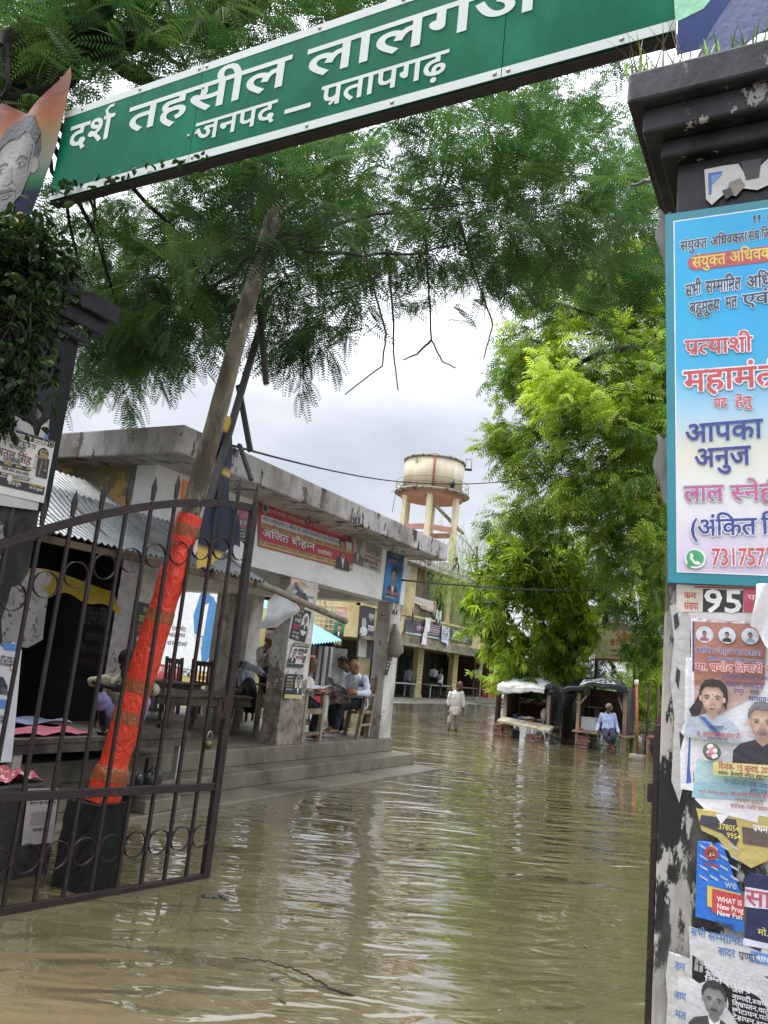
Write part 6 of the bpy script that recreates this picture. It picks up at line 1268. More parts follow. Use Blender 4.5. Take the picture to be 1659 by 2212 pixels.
# goods
pal = ['#8f2a2e', '#c9c6be', '#3a4a6a', '#b0a890', '#2a2a2e', '#a85a3a', '#d0d0d4', '#5a6a4a']
def pile(name, lab, c, w, n, seed, group=None):
    r_ = random.Random(seed); b = MB(); ms = [paint(h, .7, .15, 9) for h in pal]
    for i in range(n):
        a = r_.uniform(-.6, .6); d = Vector((math.cos(a), math.sin(a), r_.uniform(-.15, .15))); e_ = Vector((-math.sin(a), math.cos(a), r_.uniform(-.1, .3)))
        b.obox(c+Vector((r_.uniform(-w[0], w[0]), r_.uniform(-w[1], w[1]), .02+i*w[2]/n)), d*r_.uniform(.06, .12), e_*r_.uniform(.05, .09), d.cross(e_)*.008, r_.randrange(len(ms)))
    return tag(b.build(name, ms), lab, 'papers', group)
pile('paper_pile', 'untidy pile of papers and folders spread on the floor of the white roofed kiosk', Vector(((xl+xr)/2+.1, y0+.35, zf)), (.5, .2, .16), 60, 4)
pile('book_row', 'row of books and packets on the back shelf of the white roofed kiosk', Vector(((xl+xr)/2, y1-.2, 1.0)), (.5, .08, .12), 36, 5)
b = MB(); b.lathe((xl+.2, y0+.35, zf), [(.1, 0), (.13, .02), (.13, .2), (.11, .24)], 16); tag(b.build('dark_bag', M_plastb), 'dark rounded bag at the left inside the white roofed kiosk', 'bag')
b = MB(); b.sm = True; b.ell((xr-.22, y0+.4, zf+.3), (.12, .12, .2), 14, 10); tag(b.build('plastic_bag', paint('#c9b4b0', .3, .2, 9)), 'pink white plastic bag at the right inside the white roofed kiosk', 'bag')
def brick_stack(lab, x, y, w, n, seed, z0=-.25):
    r_ = random.Random(seed); t = thing('brick_stack', lab, 'bricks', (x+w/2, y, z0), group='brick stacks under the kiosks')
    for i in range(n):
        z = z0+i*.085; k = 2 if w > .35 else 1
        for j in range(k):
            ww = w/k; dx = r_.uniform(-.03, .03); MB().box((x+j*ww+dx+.004, y-.1+r_.uniform(-.02, .02), z), (x+(j+1)*ww+dx-.004, y+.14, z+.078)).build('brick', M_brick, t, bevel=.008)
p = B(60, 640, 23.0); brick_stack('wide brick stack under the left front corner of the white roofed kiosk', p.x, 23.0, .55, 7, 1)
p = B(335, 690, 22.9); brick_stack('brick stack under the right front of the white roofed kiosk', p.x, 22.9, .5, 5, 2)
b = MB(); b.lathe((B(250, 620, 23.3).x, 23.3, -.2), [(.1, 0), (.12, .05), (.12, .35), (.1, .4)], 14); tag(b.build('blue_can', paint('#26333f', .4, .2, 6)), 'dark blue can standing under the white roofed kiosk', 'can')
# kiosk with black plastic roof
k2 = thing('kiosk', 'wooden kiosk under a black plastic sheet with white print, beside the red pole', 'kiosk', (-5, 23, 0))
ya, yb = 22.75, 23.9; zl = .46; xa, xb = B(795, 600, ya).x, B(1205, 640, ya).x
for x, y, zt in ((xa, ya, 1.45), (xb, ya, 1.5), (xa, yb, 1.6), (xb, yb, 1.6)): MB().bar((x, y, -.3), (x, y, zt), .085, .08).build('corner_post', M_oldwood, k2)
MB().bar((xa+.02, ya-.02, 1.15), (xa+.22, ya-.02, 1.4), .05).build('brace', M_oldwood, k2); MB().bar((xb-.02, ya-.02, 1.05), (xb-.17, ya-.02, 1.45), .05).build('brace', M_oldwood, k2)
b = MB(); sx0, sx1 = B(748, 600, 22.35).x, B(1232, 655, 22.35).x; b.box((sx0, 22.35, zl-.05), (sx1, yb, zl)); b.build('seat_board', M_oldwood, k2, bevel=.006)
b = MB(); b.bar((sx1-.08, 22.42, -.3), (sx1-.08, 22.42, zl-.05), .1, .1); b.build('leg', M_oldwood, k2)
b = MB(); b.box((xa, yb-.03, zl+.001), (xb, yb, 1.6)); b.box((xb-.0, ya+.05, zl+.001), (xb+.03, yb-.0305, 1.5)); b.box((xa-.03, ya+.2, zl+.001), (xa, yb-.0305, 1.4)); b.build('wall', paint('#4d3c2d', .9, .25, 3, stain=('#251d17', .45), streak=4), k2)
S00, S10, S01, S11 = B(650, 240, ya-.25), B(1245, 235, ya-.25), B(765, 150, yb), B(1185, 165, yb)
def roofb(a, k):
    p = S00.lerp(S10, a).lerp(S01.lerp(S11, a), k); p.z += .12*math.sin(a*3.14)*(1-k*.6)+.022*math.sin(a*17+k*5)+.015*math.sin(k*21+a*9); return p
sheet_mesh('roof_sheet', k2, M_plastb, roofb, 28, 14)
sheet_mesh('roof_edge', k2, M_plastb, lambda a, k: roofb(a, 0)+Vector((0, -.015-.02*math.sin(a*12), .008-(.10+.05*math.sin(a*9)+.03*math.sin(a*23))*k)), 28, 4)
b = MB(); b.grid(lambda a, k: roofb(.27+.56*a, .12+.62*k+.06*a)+Vector((0, -.02, .022)), 18, 8); b.build('printed_patch', paint('#c9cbcc', .4, .1, 6), k2)
b = MB()
for r_ in range(3):
    for i in range(6):
        a0 = .32+.08*i; b.grid(lambda a, k: roofb(a0+.06*a, .26+.15*r_+.07*k)+Vector((0, -.025, .026)), 3, 2)
b.build('print', paint('#2a2c31', .4, .1, 6), k2)
U0, U1 = B(1195, 200, ya-.05), B(1310, 225, ya+.75)
sheet_mesh('side_sheet', k2, paint('#3c3a33', .6, .4, 4, two=('#5a5748', .4, 3), stain=('#17171a', .5), streak=3), lambda a, k: U0.lerp(U1, a)+Vector((.035*math.sin(a*15+k*2), .04*math.sin(a*9), -(1.35+.06*math.sin(a*13))*k)), 22, 10)
sheet_mesh('left_sheet', k2, M_plastb, lambda a, k: B(660, 245, ya-.1)+Vector((.05*math.sin(k*5)+.30*a*(1-k*.3), .3*a, -.62*k*(1-.3*a))), 8, 8)
b = MB(); p = B(820, 605, 23.0); q_ = B(962, 605, 23.0); b.box((p.x, 23.0, zl+.001), (q_.x, 23.5, zl+.33)); b.box((p.x-.01, 22.99, zl+.3305), (q_.x+.01, 23.51, zl+.36)); tag(b.build('ice_box', paint('#b9bdb9', .5, .1, 5), bevel=.015), 'white ice box inside the black roofed kiosk', 'box')
t = thing('stool', 'rough wooden stand with folded cloth inside the black roofed kiosk', 'stand', (p.x+.3, 23.6, zl))
b = MB(); b.bar((p.x+.3, 23.6, zl), (p.x+.3, 23.6, zl+.62), .12, .1); b.build('leg', M_oldwood, t); b = MB(); b.box((p.x-.05, 23.4, zl+.6205), (p.x+.42, 23.8, zl+.65)); b.build('top', M_oldwood, t)
b = MB(); b.sm = True; b.ell((p.x+.05, 22.75, zl+.035), (.09, .06, .035), 10, 8); tag(b.build('red_packet', paint('#a8242c', .5, .2, 9)), 'small red packet at the left end of the black roofed kiosk seat', 'packet')
p = B(785, 745, 22.5); brick_stack('brick stack under the left end of the black roofed kiosk', p.x, 22.55, .34, 7, 3)
p = B(1032, 775, 22.5); brick_stack('low brick stack behind the sitting man\'s feet', p.x, 22.6, .26, 5, 4)
# red pole on a stone foot
t = thing('red_pole', 'thin red brown pole on a white stone foot in the water', 'pole', (-3.94, 22.1, 0))
p0, p1 = B(1325, 825, 22.1), B(1318, 172, 22.1); b = MB(); b.tube([p0, p1], .035, 10); b.build('shaft', paint('#b0603a', .6, .2, 6, stain=('#7a4028', .35)), t)
b = MB(); b.tube([p1+Vector((0, 0, -.08)), p1+Vector((0, 0, .06))], .055, 10); b.build('cap', M_plastw, t); b = MB(); b.box((p0.x-.2, 22.0, -.1), (p0.x+.2, 22.25, .07)); b.build('foot', paint('#a8a294', .9, .2, 6), t, bevel=.02)
# railing of bamboo posts
t = thing('bamboo_railing', 'rusty pipe and bamboo railing at the right behind the red pole', 'railing', (-3.6, 23.8, -.3))
M_bam = paint('#5e4438', .8, .3, 6)
for (xa_, ya_, xb_, yb_) in ((1400, 690, 1440, 170), (1495, 650, 1508, 220)):
    b = MB(); p, q_ = B(xa_, ya_, 23.8), B(xb_, yb_, 23.8); p.z = -.4; b.tube([p, q_], .04, 8); b.build('post', M_bam, t)
for (xa_, ya_, xb_, yb_) in ((1340, 510, 1620, 530), (1340, 620, 1600, 590), (1335, 570, 1420, 640)):
    b = MB(); b.tube([B(xa_, ya_, 23.75), B(xb_, yb_, 23.75)], .022, 7); b.build('rail', paint('#6a6350', .8, .3, 6), t)
b = MB()
for i in range(16): p = B(1335+i*17, 590, 23.9); b.bar((p.x, 23.9, .0), (p.x, 23.9, .75), .012)
for i in range(9): p, q_ = B(1335, 640-i*12, 23.9), B(1590, 650-i*12, 23.9); b.bar(p, q_, .012)
b.build('wire_mesh', paint('#8b8d86', .6, .2, 6), t)
# red table and chair at the right edge
t = thing('red_table', 'small dull red wooden table at the right edge beside the pillar', 'table', (-3.4, 21.8, -.2))
p, q_ = B(1398, 650, 21.5), B(1620, 660, 21.5); b = MB(); b.box((p.x, 21.5, p.z-.05), (q_.x, 22.3, p.z)); b.build('top', paint('#7e4638', .6, .2, 5), t, bevel=.006)
for x in (p.x+.06, q_.x-.1):
    for y in (21.55, 22.2): b = MB(); b.bar((x, y, -.4), (x, y, p.z-.05), .08, .08); b.build('leg', M_oldwood, t)
b = MB(); b.bar(B(1420, 730, 21.5), B(1490, 685, 21.5), .04); b.build('brace', M_oldwood, t)
t = thing('plastic_chair', 'maroon plastic chair behind the red table at the right edge', 'chair', (-3.1, 22.6, .1)); cx = B(1565, 560, 22.7); M_mar = paint('#5e1f2c', .4, .15, 5)
b = MB(); b.sm = True; b.grid(lambda a, k: Vector((cx.x-.22+.44*a, 22.9-.05*math.sin(a*3.14)+.1*k, .62+.5*k-.06*(2*a-1)**2*k)), 8, 6); b.build('backrest', M_mar, t)
b = MB(); b.box((cx.x-.22, 22.45, .55), (cx.x+.22, 22.9, .58)); b.build('seat', M_mar, t)
for dx in (-.2, .2):
    for y in (22.48, 22.86): b = MB(); b.bar((cx.x+dx, y, -.3), (cx.x+dx, y, .55), .04); b.build('leg', M_mar, t)
    b = MB(); b.tube([(cx.x+dx, 22.95, .85), (cx.x+dx*1.1, 22.7, .82), (cx.x+dx*1.1, 22.48, .78), (cx.x+dx, 22.46, .58)], .02, 6); b.build('armrest', M_mar, t)
t = thing('wheel', 'black rubber wheel leaning against the red table legs', 'wheel', (-3.1, 21.4, 0)); p = B(1560, 765, 21.35)
b = MB(); b.sm = True
b.tube([(p.x+.27*math.cos(a), 21.35, p.z+.27*math.sin(a)) for a in [i*.2618 for i in range(24)]], .06, 8, closed=True); b.build('tyre', paint('#17171a', .6, .2, 9), t); b = MB(); b.prism([(p.x+.22*math.cos(i*.3142), 21.33, p.z+.22*math.sin(i*.3142)) for i in range(20)], (0, 0, 0), (0, .04, 0)); b.build('hub', paint('#1f1e20', .6, .2, 9), t)
# rusty notice board on posts
cC = lambda x, y: ((1700+x/1.659)/1.8517, (2200+y/1.659)/1.8517)
t = thing('notice_board', 'large rusty cream notice board standing on posts among the trees', 'notice board', (-5.8, 28, -.6))
A, Bq, L, D_ = [Vector(ony(*cC(*p), 28.0)) for p in ((1090, 458), (1462, 490), (1128, 722), (1440, 742))]
b = MB(); b.prism([A, Bq, D_, L], (0, 0, 0), (0, .05, 0)); b.build('panel', paint('#c9c0a8', .6, .12, 1.2, two=('#b5793c', .22, 1.6), stain=('#d8d4c6', .4)), t)
b = MB(); b.bar(L+Vector((0, .02, 0)), D_+Vector((0, .02, 0)), .08, .07); b.build('frame', paint('#8a4a2c', .8, .3, 4), t)
for x in (A.x+.3, Bq.x-.3): b = MB(); b.bar((x, 28.12, -.6), (x, 28.12, 3.9), .09); b.build('post', M_rust, t)
s = Sheet(t, A+Vector((0, -.004, 0)), Bq-A, L-A, (0, -1, 0), .0, 1)
s.t('अधिवक्ता परिषद कल्याण', .2, .05, .09, '#4a4a5a', w=.75); s.t('जिला विधिक', .3, .15, .07, '#6a6a78', w=.5); s.t('ऐक हो अधिवक्ता', .45, .42, .10, '#7a8a9a', w=.5); s.t('पत्रुग्यत', .5, .56, .08, '#7a8a9a', w=.4)
for i in range(4): s.t('अध्यक्ष लालगंज', .3+.32*(i % 2), .72+.12*(i//2), .05, '#8a6a4a', w=.25)
s.done()

# ---------------------------------------------------------------- tables, benches and chairs in the verandah
M_tbl = paint('#7d7260', .7, .25, 6, stain=('#463d31', .4), bump=.3); M_chair = paint('#3a2e26', .55, .25, 8)
def vtable(lab, x0, x1, y0, y1, z, mat=None):
    mat = mat or M_tbl; t = thing('table', lab, 'table', ((x0+x1)/2, (y0+y1)/2, .43))
    b = MB(); b.box((x0, y0, z-.035), (x1, y1, z)); b.build('top', mat, t, bevel=.005)
    b = MB(); b.box((x1-.07, y0+.04, z-.16), (x1-.045, y1-.04, z-.0355)); b.box((x0+.045, y0+.04, z-.16), (x0+.07, y1-.04, z-.0355)); b.box((x0+.0705, y0+.045, z-.16), (x1-.0705, y0+.07, z-.0355)); b.build('apron', mat, t)
    for x in (x0+.03, x1-.11):
        for y in (y0+.05, y1-.13):
            MB().box((x, y, .43), (x+.08, y+.08, z-.036)).build('leg', mat, t)
    return t
vtable('long low wooden table just behind the gate post in the verandah', -8.9, -7.85, 8.75, 9.95, .97)
vtable('low wooden table left of the near verandah column with a maroon cloth on it', -8.8, -7.75, 10.15, 11.6, .97)
vtable('plank table further back in the verandah behind the gate bars', -10.6, -9.5, 9.6, 11.4, 1.02)
b = MB(); b.sm = True; b.grid(lambda a, k: Vector((-8.6+.5*a, 10.6+.8*k, .985+.03*abs(math.sin(a*5+k*6)))), 10, 10); tag(b.build('maroon_cloth', paint('#5a2530', .9, .2, 8)), 'folded maroon cloth on the low table beside the near verandah column', 'cloth')
def make_chair(lab):
    t = thing('wooden_chair', lab, 'chair', (0, 0, 0), group='wooden chairs in the verandah')
    b = MB(); b.box((-.22, -.22, .43), (.22, .2, .46)); b.build('seat', M_chair, t, local=True)
    for x in (-.2, .2):
        b = MB(); b.bar((x, -.19, 0), (x, -.19, .43), .045); b.build('leg', M_chair, t, local=True)
        b = MB(); b.bar((x, .2, 0), (x, .27, 1.0), .045); b.build('rear_post', M_chair, t, local=True)
    b = MB(); b.bar((-.2, .262, .93), (.2, .262, .93), .03, .09, up=(0, 0, 1)); b.build('top_rail', M_chair, t, local=True)
    b = MB(); b.bar((-.2, .235, .58), (.2, .235, .58), .03, .05, up=(0, 0, 1)); b.build('lower_rail', M_chair, t, local=True)
    for x in (-.12, -.04, .04, .12): b = MB(); b.bar((x, .24, .60), (x, .26, .89), .035, .015); b.build('slat', M_chair, t, local=True)
    b = MB(); b.bar((-.2, -.19, .2), (.2, -.19, .2), .025); b.bar((-.2, -.17, .16), (-.2, .2, .16), .025); b.bar((.2, -.17, .16), (.2, .2, .16), .025); b.build('stretcher', M_chair, t, local=True)
    return t
c1_ = lambda x, y: ((620+x/3.318)/1.8517, (2330+y/3.318)/1.8517)
def floor_at(x, y, z): p = onz(*c1_(x, y), z); return (float(p[0]), float(p[1]), .43)
ch0 = make_chair('dark slatted chair back nearest the orange wrapped trunk in the verandah')
ch0.location = (-11.6, 11.55, .43); ch0.rotation_euler = (0, 0, math.radians(200))
for lab, loc, rz in (('dark chair with open back in the middle of the verandah chairs', (-10.3, 11.7, .43), 175), ('greyish chair with wavy slats beside the gate post in the verandah', (-9.95, 12.0, .43), 190), ('low backed chair in front of the long table just behind the gate bars', (-8.0, 8.55, .43-.28), 60),
                     ('chair behind the head resting man at the rear of the verandah', (-9.2, 12.1, .43), 200)): copytree(ch0, loc, math.radians(rz), lab)
# clerk's bench and reader's chair
kk = lambda x, y: ((900+x/1.843)/1.8517, (2300+y/1.843)/1.8517)
def K(x, y, d): return Vector([float(c) for c in dep(*kk(x, y), d)])
t = thing('writing_desk', 'narrow weathered wooden desk with open legs beside the near verandah column', 'desk', (-6.7, 10.5, .43))
M_bw = paint('#8f8069', .8, .25, 8, stain=('#5a4c3a', .4), bump=.4)
a, c = Vector((-6.58, 10.2, 0)), Vector((-6.58, 10.72, 0))
b = MB(); b.box((-7.5, 10.16, 1.17), (-6.52, 10.78, 1.2)); b.build('top', M_bw, t, bevel=.004)
for x in (-6.62, -7.45):
    for y in (10.18, 10.68): MB().box((x, y, .43), (x+.06, y+.07, 1.169)).build('leg', M_bw, t)
b = MB(); b.box((-6.61, 10.251, .53), (-6.575, 10.679, .58)); b.box((-6.61, 10.251, .84), (-6.575, 10.679, .92)); b.box((-7.44, 10.251, .84), (-7.41, 10.679, .92)); b.build('cross_rail', M_bw, t)
t = thing('armchair', 'weathered wooden armchair in which the man reads his newspaper', 'chair', (-6.75, 12.1, .43))
b = MB(); b.bar(K(965, 1210, 13.05), K(1035, 890, 13.05), .06, .05); b.build('front_leg', M_bw, t)
b = MB(); b.bar(K(1045, 1195, 13.5), K(1125, 735, 13.5), .06, .05); b.build('rear_post', M_bw, t)
b = MB(); b.bar(K(880, 1190, 13.7), K(940, 900, 13.7), .06, .05); b.build('front_leg', M_bw, t)
b = MB(); b.bar(K(1010, 1180, 14.0), K(1090, 740, 14.0), .06, .05); b.build('rear_post', M_bw, t)
b = MB(); b.bar(K(1030, 895, 13.05), K(1100, 880, 13.55), .07, .035); b.build('armrest', M_bw, t)
b = MB(); b.prism([K(975, 1000, 13.05), K(1095, 1000, 13.5), K(1060, 995, 14.0), K(930, 1000, 13.7)], (0, 0, 0), (0, 0, -.05)); b.build('seat', M_bw, t)
b = MB()
for y in (770, 830, 890): b.bar(K(1112, y, 13.5), K(1080, y, 14.0), .05, .02)
b.build('back_slat', M_bw, t)
b = MB(); b.bar(K(985, 1110, 13.07), K(1065, 1100, 13.5), .05, .03); b.build('stretcher', M_bw, t)
# papers on the desk and the newspaper
b = MB(); b.sm = True; b.grid(lambda a_, k: Vector((-6.9+.34*a_, 10.62+.33*k, 1.21+.06*math.sin(k*2.2)*(.4+a_*.5)+.012*math.sin(a_*9))), 8, 8); tag(b.build('paper_sheets', paint('#d4d4de', .6, .05, 9)), 'loose white paper sheets under the writing man\'s hand', 'papers')
np_ = thing('newspaper', 'open folded newspaper held up by the reading man', 'newspaper', K(850, 950, 12.75))
n00, n10, n01, n11 = K(742, 735, 12.85), K(905, 845, 12.7), K(772, 955, 12.75), K(928, 945, 12.7)
def npf(a_, k):
    p = n00.lerp(n10, a_).lerp(n01.lerp(n11, a_), k); return p+Vector((.02*math.sin(a_*6+k*3), -.03*math.sin(k*3.1)+.012*math.sin(a_*11), .01*math.sin(k*9)))
sheet_mesh('sheet', np_, paint('#7d7671', .8, .15, 30), npf, 14, 14, .003)
b = MB(); cl = [paint(c_, .8, .1, 9) for c_ in ('#3c3836', '#8a4a42', '#5a5450', '#a09a94')]
for i in range(9):
    for j in range(4):
        if rnd.random() < .85:
            a0, k0 = .06+.23*j, .05+.1*i; mi = 1 if (i, j) in ((3, 1), (4, 1), (4, 2), (7, 1), (7, 2)) else rnd.choice((0, 2, 3, 2)); b.grid(lambda a_, k: npf(a0+.2*a_, k0+.075*k)+Vector((.004, -.006, 0)), 3, 2, mi)
b.build('print', cl, np_)

# ---------------------------------------------------------------- wires and small things
M_wire = paint('#1c1c1e', .5, .1, 9)
def wire(lab, pts, r_, sag, mat=M_wire):
    b = MB(); P_ = [Vector(dep(*p)) for p in pts]; o_ = []
    for i in range(len(P_)-1):
        for k in range(12): u = k/12; o_.append(P_[i].lerp(P_[i+1], u)-Vector((0, 0, sag*4*u*(1-u))))
    o_.append(P_[-1]); b.tube(o_, r_, 6); return tag(b.build('cable', mat), lab, 'cable')
wire('black cable crossing the sky from the iron pole past the water tower', [(500, 962, 8), (870, 1041, 17), (1090, 1040, 22), (1440, 985, 25)], .013, .06)
wire('twisted black cable from the blue poster to the trees on the right', [(868, 1253, 13.5), (1250, 1275, 22), (1450, 1270, 24)], .018, .05)
wire('thin pale wire from the roof corner into the trees', [(905, 1208, 14), (1010, 1245, 20), (1150, 1240, 26)], .012, .03, paint('#8f8a6a', .7, .1, 9))
b = MB(); p = Vector(dep(977, 1046, 19)); b.ell(p, (.07, .07, .1), 10, 8); tag(b.build('cable_joint', M_wire), 'dark bundled joint on the black cable in front of the tank', 'cable joint')
wire('black cable stub leaving the right pillar towards the trees', [(1425, 382, 3.6), (1395, 390, 4.4), (1365, 400, 5.5)], .012, .01)
b = MB(); P_ = [onz(505, 2070, .01), onz(560, 2073, .02), onz(610, 2085, .015), (0, 0, 0), onz(690, 2120, .015), onz(730, 2142, .01), onz(775, 2155, -.005)]; P_[3] = onz(655, 2100, .02)
pp = []
for i in range(len(P_)-1):
    for k in range(5): pp.append(Vector(P_[i]).lerp(Vector(P_[i+1]), k/5)+Vector((rnd.gauss(0, .004), rnd.gauss(0, .004), rnd.gauss(0, .003))))
b.tube(pp, [.003+.004*i/len(pp) for i in range(len(pp))], 6); tag(b.build('floating_twig', paint('#2a2119', .6, .3, 30)), 'thin dark twig floating on the water in the foreground', 'twig')
b = MB(); c = onz(470, 1940, 0); b.sm = True
for i in range(7): b.ell((c[0]+rnd.uniform(-.09, .09), c[1]+rnd.uniform(-.06, .06), .005), (rnd.uniform(.015, .035), rnd.uniform(.012, .025), .012), 9, 6)
tag(b.build('floating_litter', paint('#3c3f3a', .4, .4, 20)), 'small dark clump of litter floating beside the gate post', 'litter')
for i, (x, y) in enumerate(((1428, 520), (1424, 1015))):
    c = ony(x, y, 2.9); b = MB(); b.sm = True; b.grid(lambda a, k: Vector((c[0]-.015+.06*a+.008*math.sin(k*7), 2.9+.05*a, c[2]+.13-.26*k*(.6+.4*math.sin(a*2))+.01*math.sin(a*12))), 8, 8)
    tag(b.build('paper_scrap', paint('#b4b3ae', .6, .1, 9)), ['pale torn scrap fluttering behind the top left edge of the blue banner', 'grey torn scrap hanging behind the middle left edge of the blue banner'][i], 'paper')

fp_ = []
for i in range(14):
    px_, py_ = rnd.uniform(560, 1400), rnd.uniform(1700, 2180); c = onz(px_, py_, .004); b = MB(); a0 = rnd.uniform(0, 6.28); L = rnd.uniform(.02, .045)
    d = Vector((math.cos(a0), math.sin(a0), 0)); e_ = Vector((-math.sin(a0), math.cos(a0), 0)); c = Vector(c)
    b.add([c-d*L, c+e_*L*.35+Vector((0, 0, .003)), c+d*L, c-e_*L*.35+Vector((0, 0, .004))], [(0, 1, 2, 3)])
    tag(b.build('floating_leaf', paint(['#4a4a24', '#6b5a2e', '#2f2a1c'][i % 3], .6, .2, 20)), 'small fallen leaf floating flat on the open brown water', 'leaf', 'fallen leaves floating on the water')
# ---------------------------------------------------------------- people
from mathutils import noise as mnoise
def solid(mb, name, mats, parent, voxel=.009, smooth=4, fold=0., seed=0, fscale=9.):
    """one continuous surface round all closed pieces of mb"""
    o = mb.build(name, mats, parent)
    m = o.modifiers.new('r', 'REMESH'); m.mode = 'VOXEL'; m.voxel_size = voxel; m.use_smooth_shade = True
    m2 = o.modifiers.new('s', 'SMOOTH'); m2.iterations = smooth; m2.factor = .5
    bpy.context.view_layer.update(); me = bpy.data.meshes.new_from_object(o.evaluated_get(bpy.context.evaluated_depsgraph_get()))
    o.modifiers.clear(); o.data = me
    if fold:
        n = len(me.vertices); co = np.zeros(n*3); no = np.zeros(n*3); me.vertices.foreach_get('co', co); me.vertices.foreach_get('normal', no); co = co.reshape(-1, 3); no = no.reshape(-1, 3)
        d = np.array([abs(mnoise.noise(Vector(p)*fscale+Vector((seed, seed*2, 0))))*1.6-.18+.5*mnoise.noise(Vector((p[0]*fscale*2.3, p[1]*fscale*2.3, p[2]*fscale*1.2+seed))) for p in co]); co += no*(d*fold)[:, None]
        me.vertices.foreach_set('co', co.ravel()); me.update()
    for p in me.polygons: p.use_smooth = True
    return o
def cap(b, a, c, r0, r1, n=12):
    """capsule-like limb with round ends"""
    a, c = Vector(a), Vector(c); d = (c-a); L = d.length; d = d.normalized() if L > 1e-6 else Vector((0, 0, 1))
    pts = [a-d*r0*.95, a-d*r0*.6, a-d*r0*.1]+[a.lerp(c, u) for u in (.25, .5, .75)]+[c+d*r1*.1, c+d*r1*.6, c+d*r1*.95]
    mid = [r0+(r1-r0)*u for u in (.25, .5, .75)]; mid[0] *= 1.06; mid[1] *= 1.04
    b.tube(pts, [r0*.3, r0*.8, r0]+mid+[r1, r1*.8, r1*.3], n)
def torso_loft(b, secs, n=20):
    """secs: list of (centre, half-width vector, half-depth vector)"""
    vs_ = []
    for c, w, d in secs:
        for j in range(n):
            a = 2*math.pi*j/n; vs_.append(c+w*math.cos(a)+d*math.sin(a))
    k = len(secs); fs = [(i*n+j, i*n+(j+1) % n, (i+1)*n+(j+1) % n, (i+1)*n+j) for i in range(k-1) for j in range(n)]+[tuple(range(n-1, -1, -1)), tuple(range((k-1)*n, k*n))]
    b.add(vs_, fs)
def hand(b, w, d, n, s, curl=.5, side=1):
    """palm, four fingers of different lengths and a thumb; w wrist, d hand direction, n palm normal"""
    w, d = Vector(w), Vector(d).normalized(); n = Vector(n); n = (n-d*n.dot(d)).normalized(); x = d.cross(n)*side
    cap(b, w, w+d*.03*s, .026*s, .03*s); b.obox(w+d*.06*s, x*.04*s, d*.045*s, n*.013*s); b.ell(w+d*.055*s, (.03*s,)*3, 10, 6)
    for k, (off, L) in enumerate(((-.031, .068), (-.010, .078), (.011, .073), (.031, .056))):
        p = w+d*.1*s+x*off*s; dd = (d+x*off*1.5).normalized()
        for j in range(3):
            c_ = curl*(j+.6)*.62; v = dd*math.cos(c_)+n*math.sin(c_); q = p+v*(L*s*(.42, .32, .26)[j]); cap(b, p, q, .0095*s*(1-.08*j), .0088*s*(1-.1*j), 8); p = q
    p = w+d*.03*s-x*.035*s; v = (d*.6-x*.75+n*.3).normalized()
    for j in range(2): q = p+v*.036*s; cap(b, p, q, .012*s, .010*s, 8); p = q; v = (v+d*.4+n*curl*.5+x*.3).normalized()
def foot(b, a, t, s, sole=-1):
    a, t = Vector(a), Vector(t); d = (t-a).normalized(); cap(b, a-d*.03*s+Vector((0, 0, -.03*s)), a.lerp(t, .55)+Vector((0, 0, -.02*s)), .036*s, .036*s)
    x = d.cross(Vector((0, 0, 1))).normalized()
    for k in range(5): cap(b, a.lerp(t, .5)+x*(k-2)*.015*s, t+x*(k-2)*.018*s-d*abs(k-1)*.012*s, .016*s, .011*s*(1.25 if k == 1 else 1), 8)
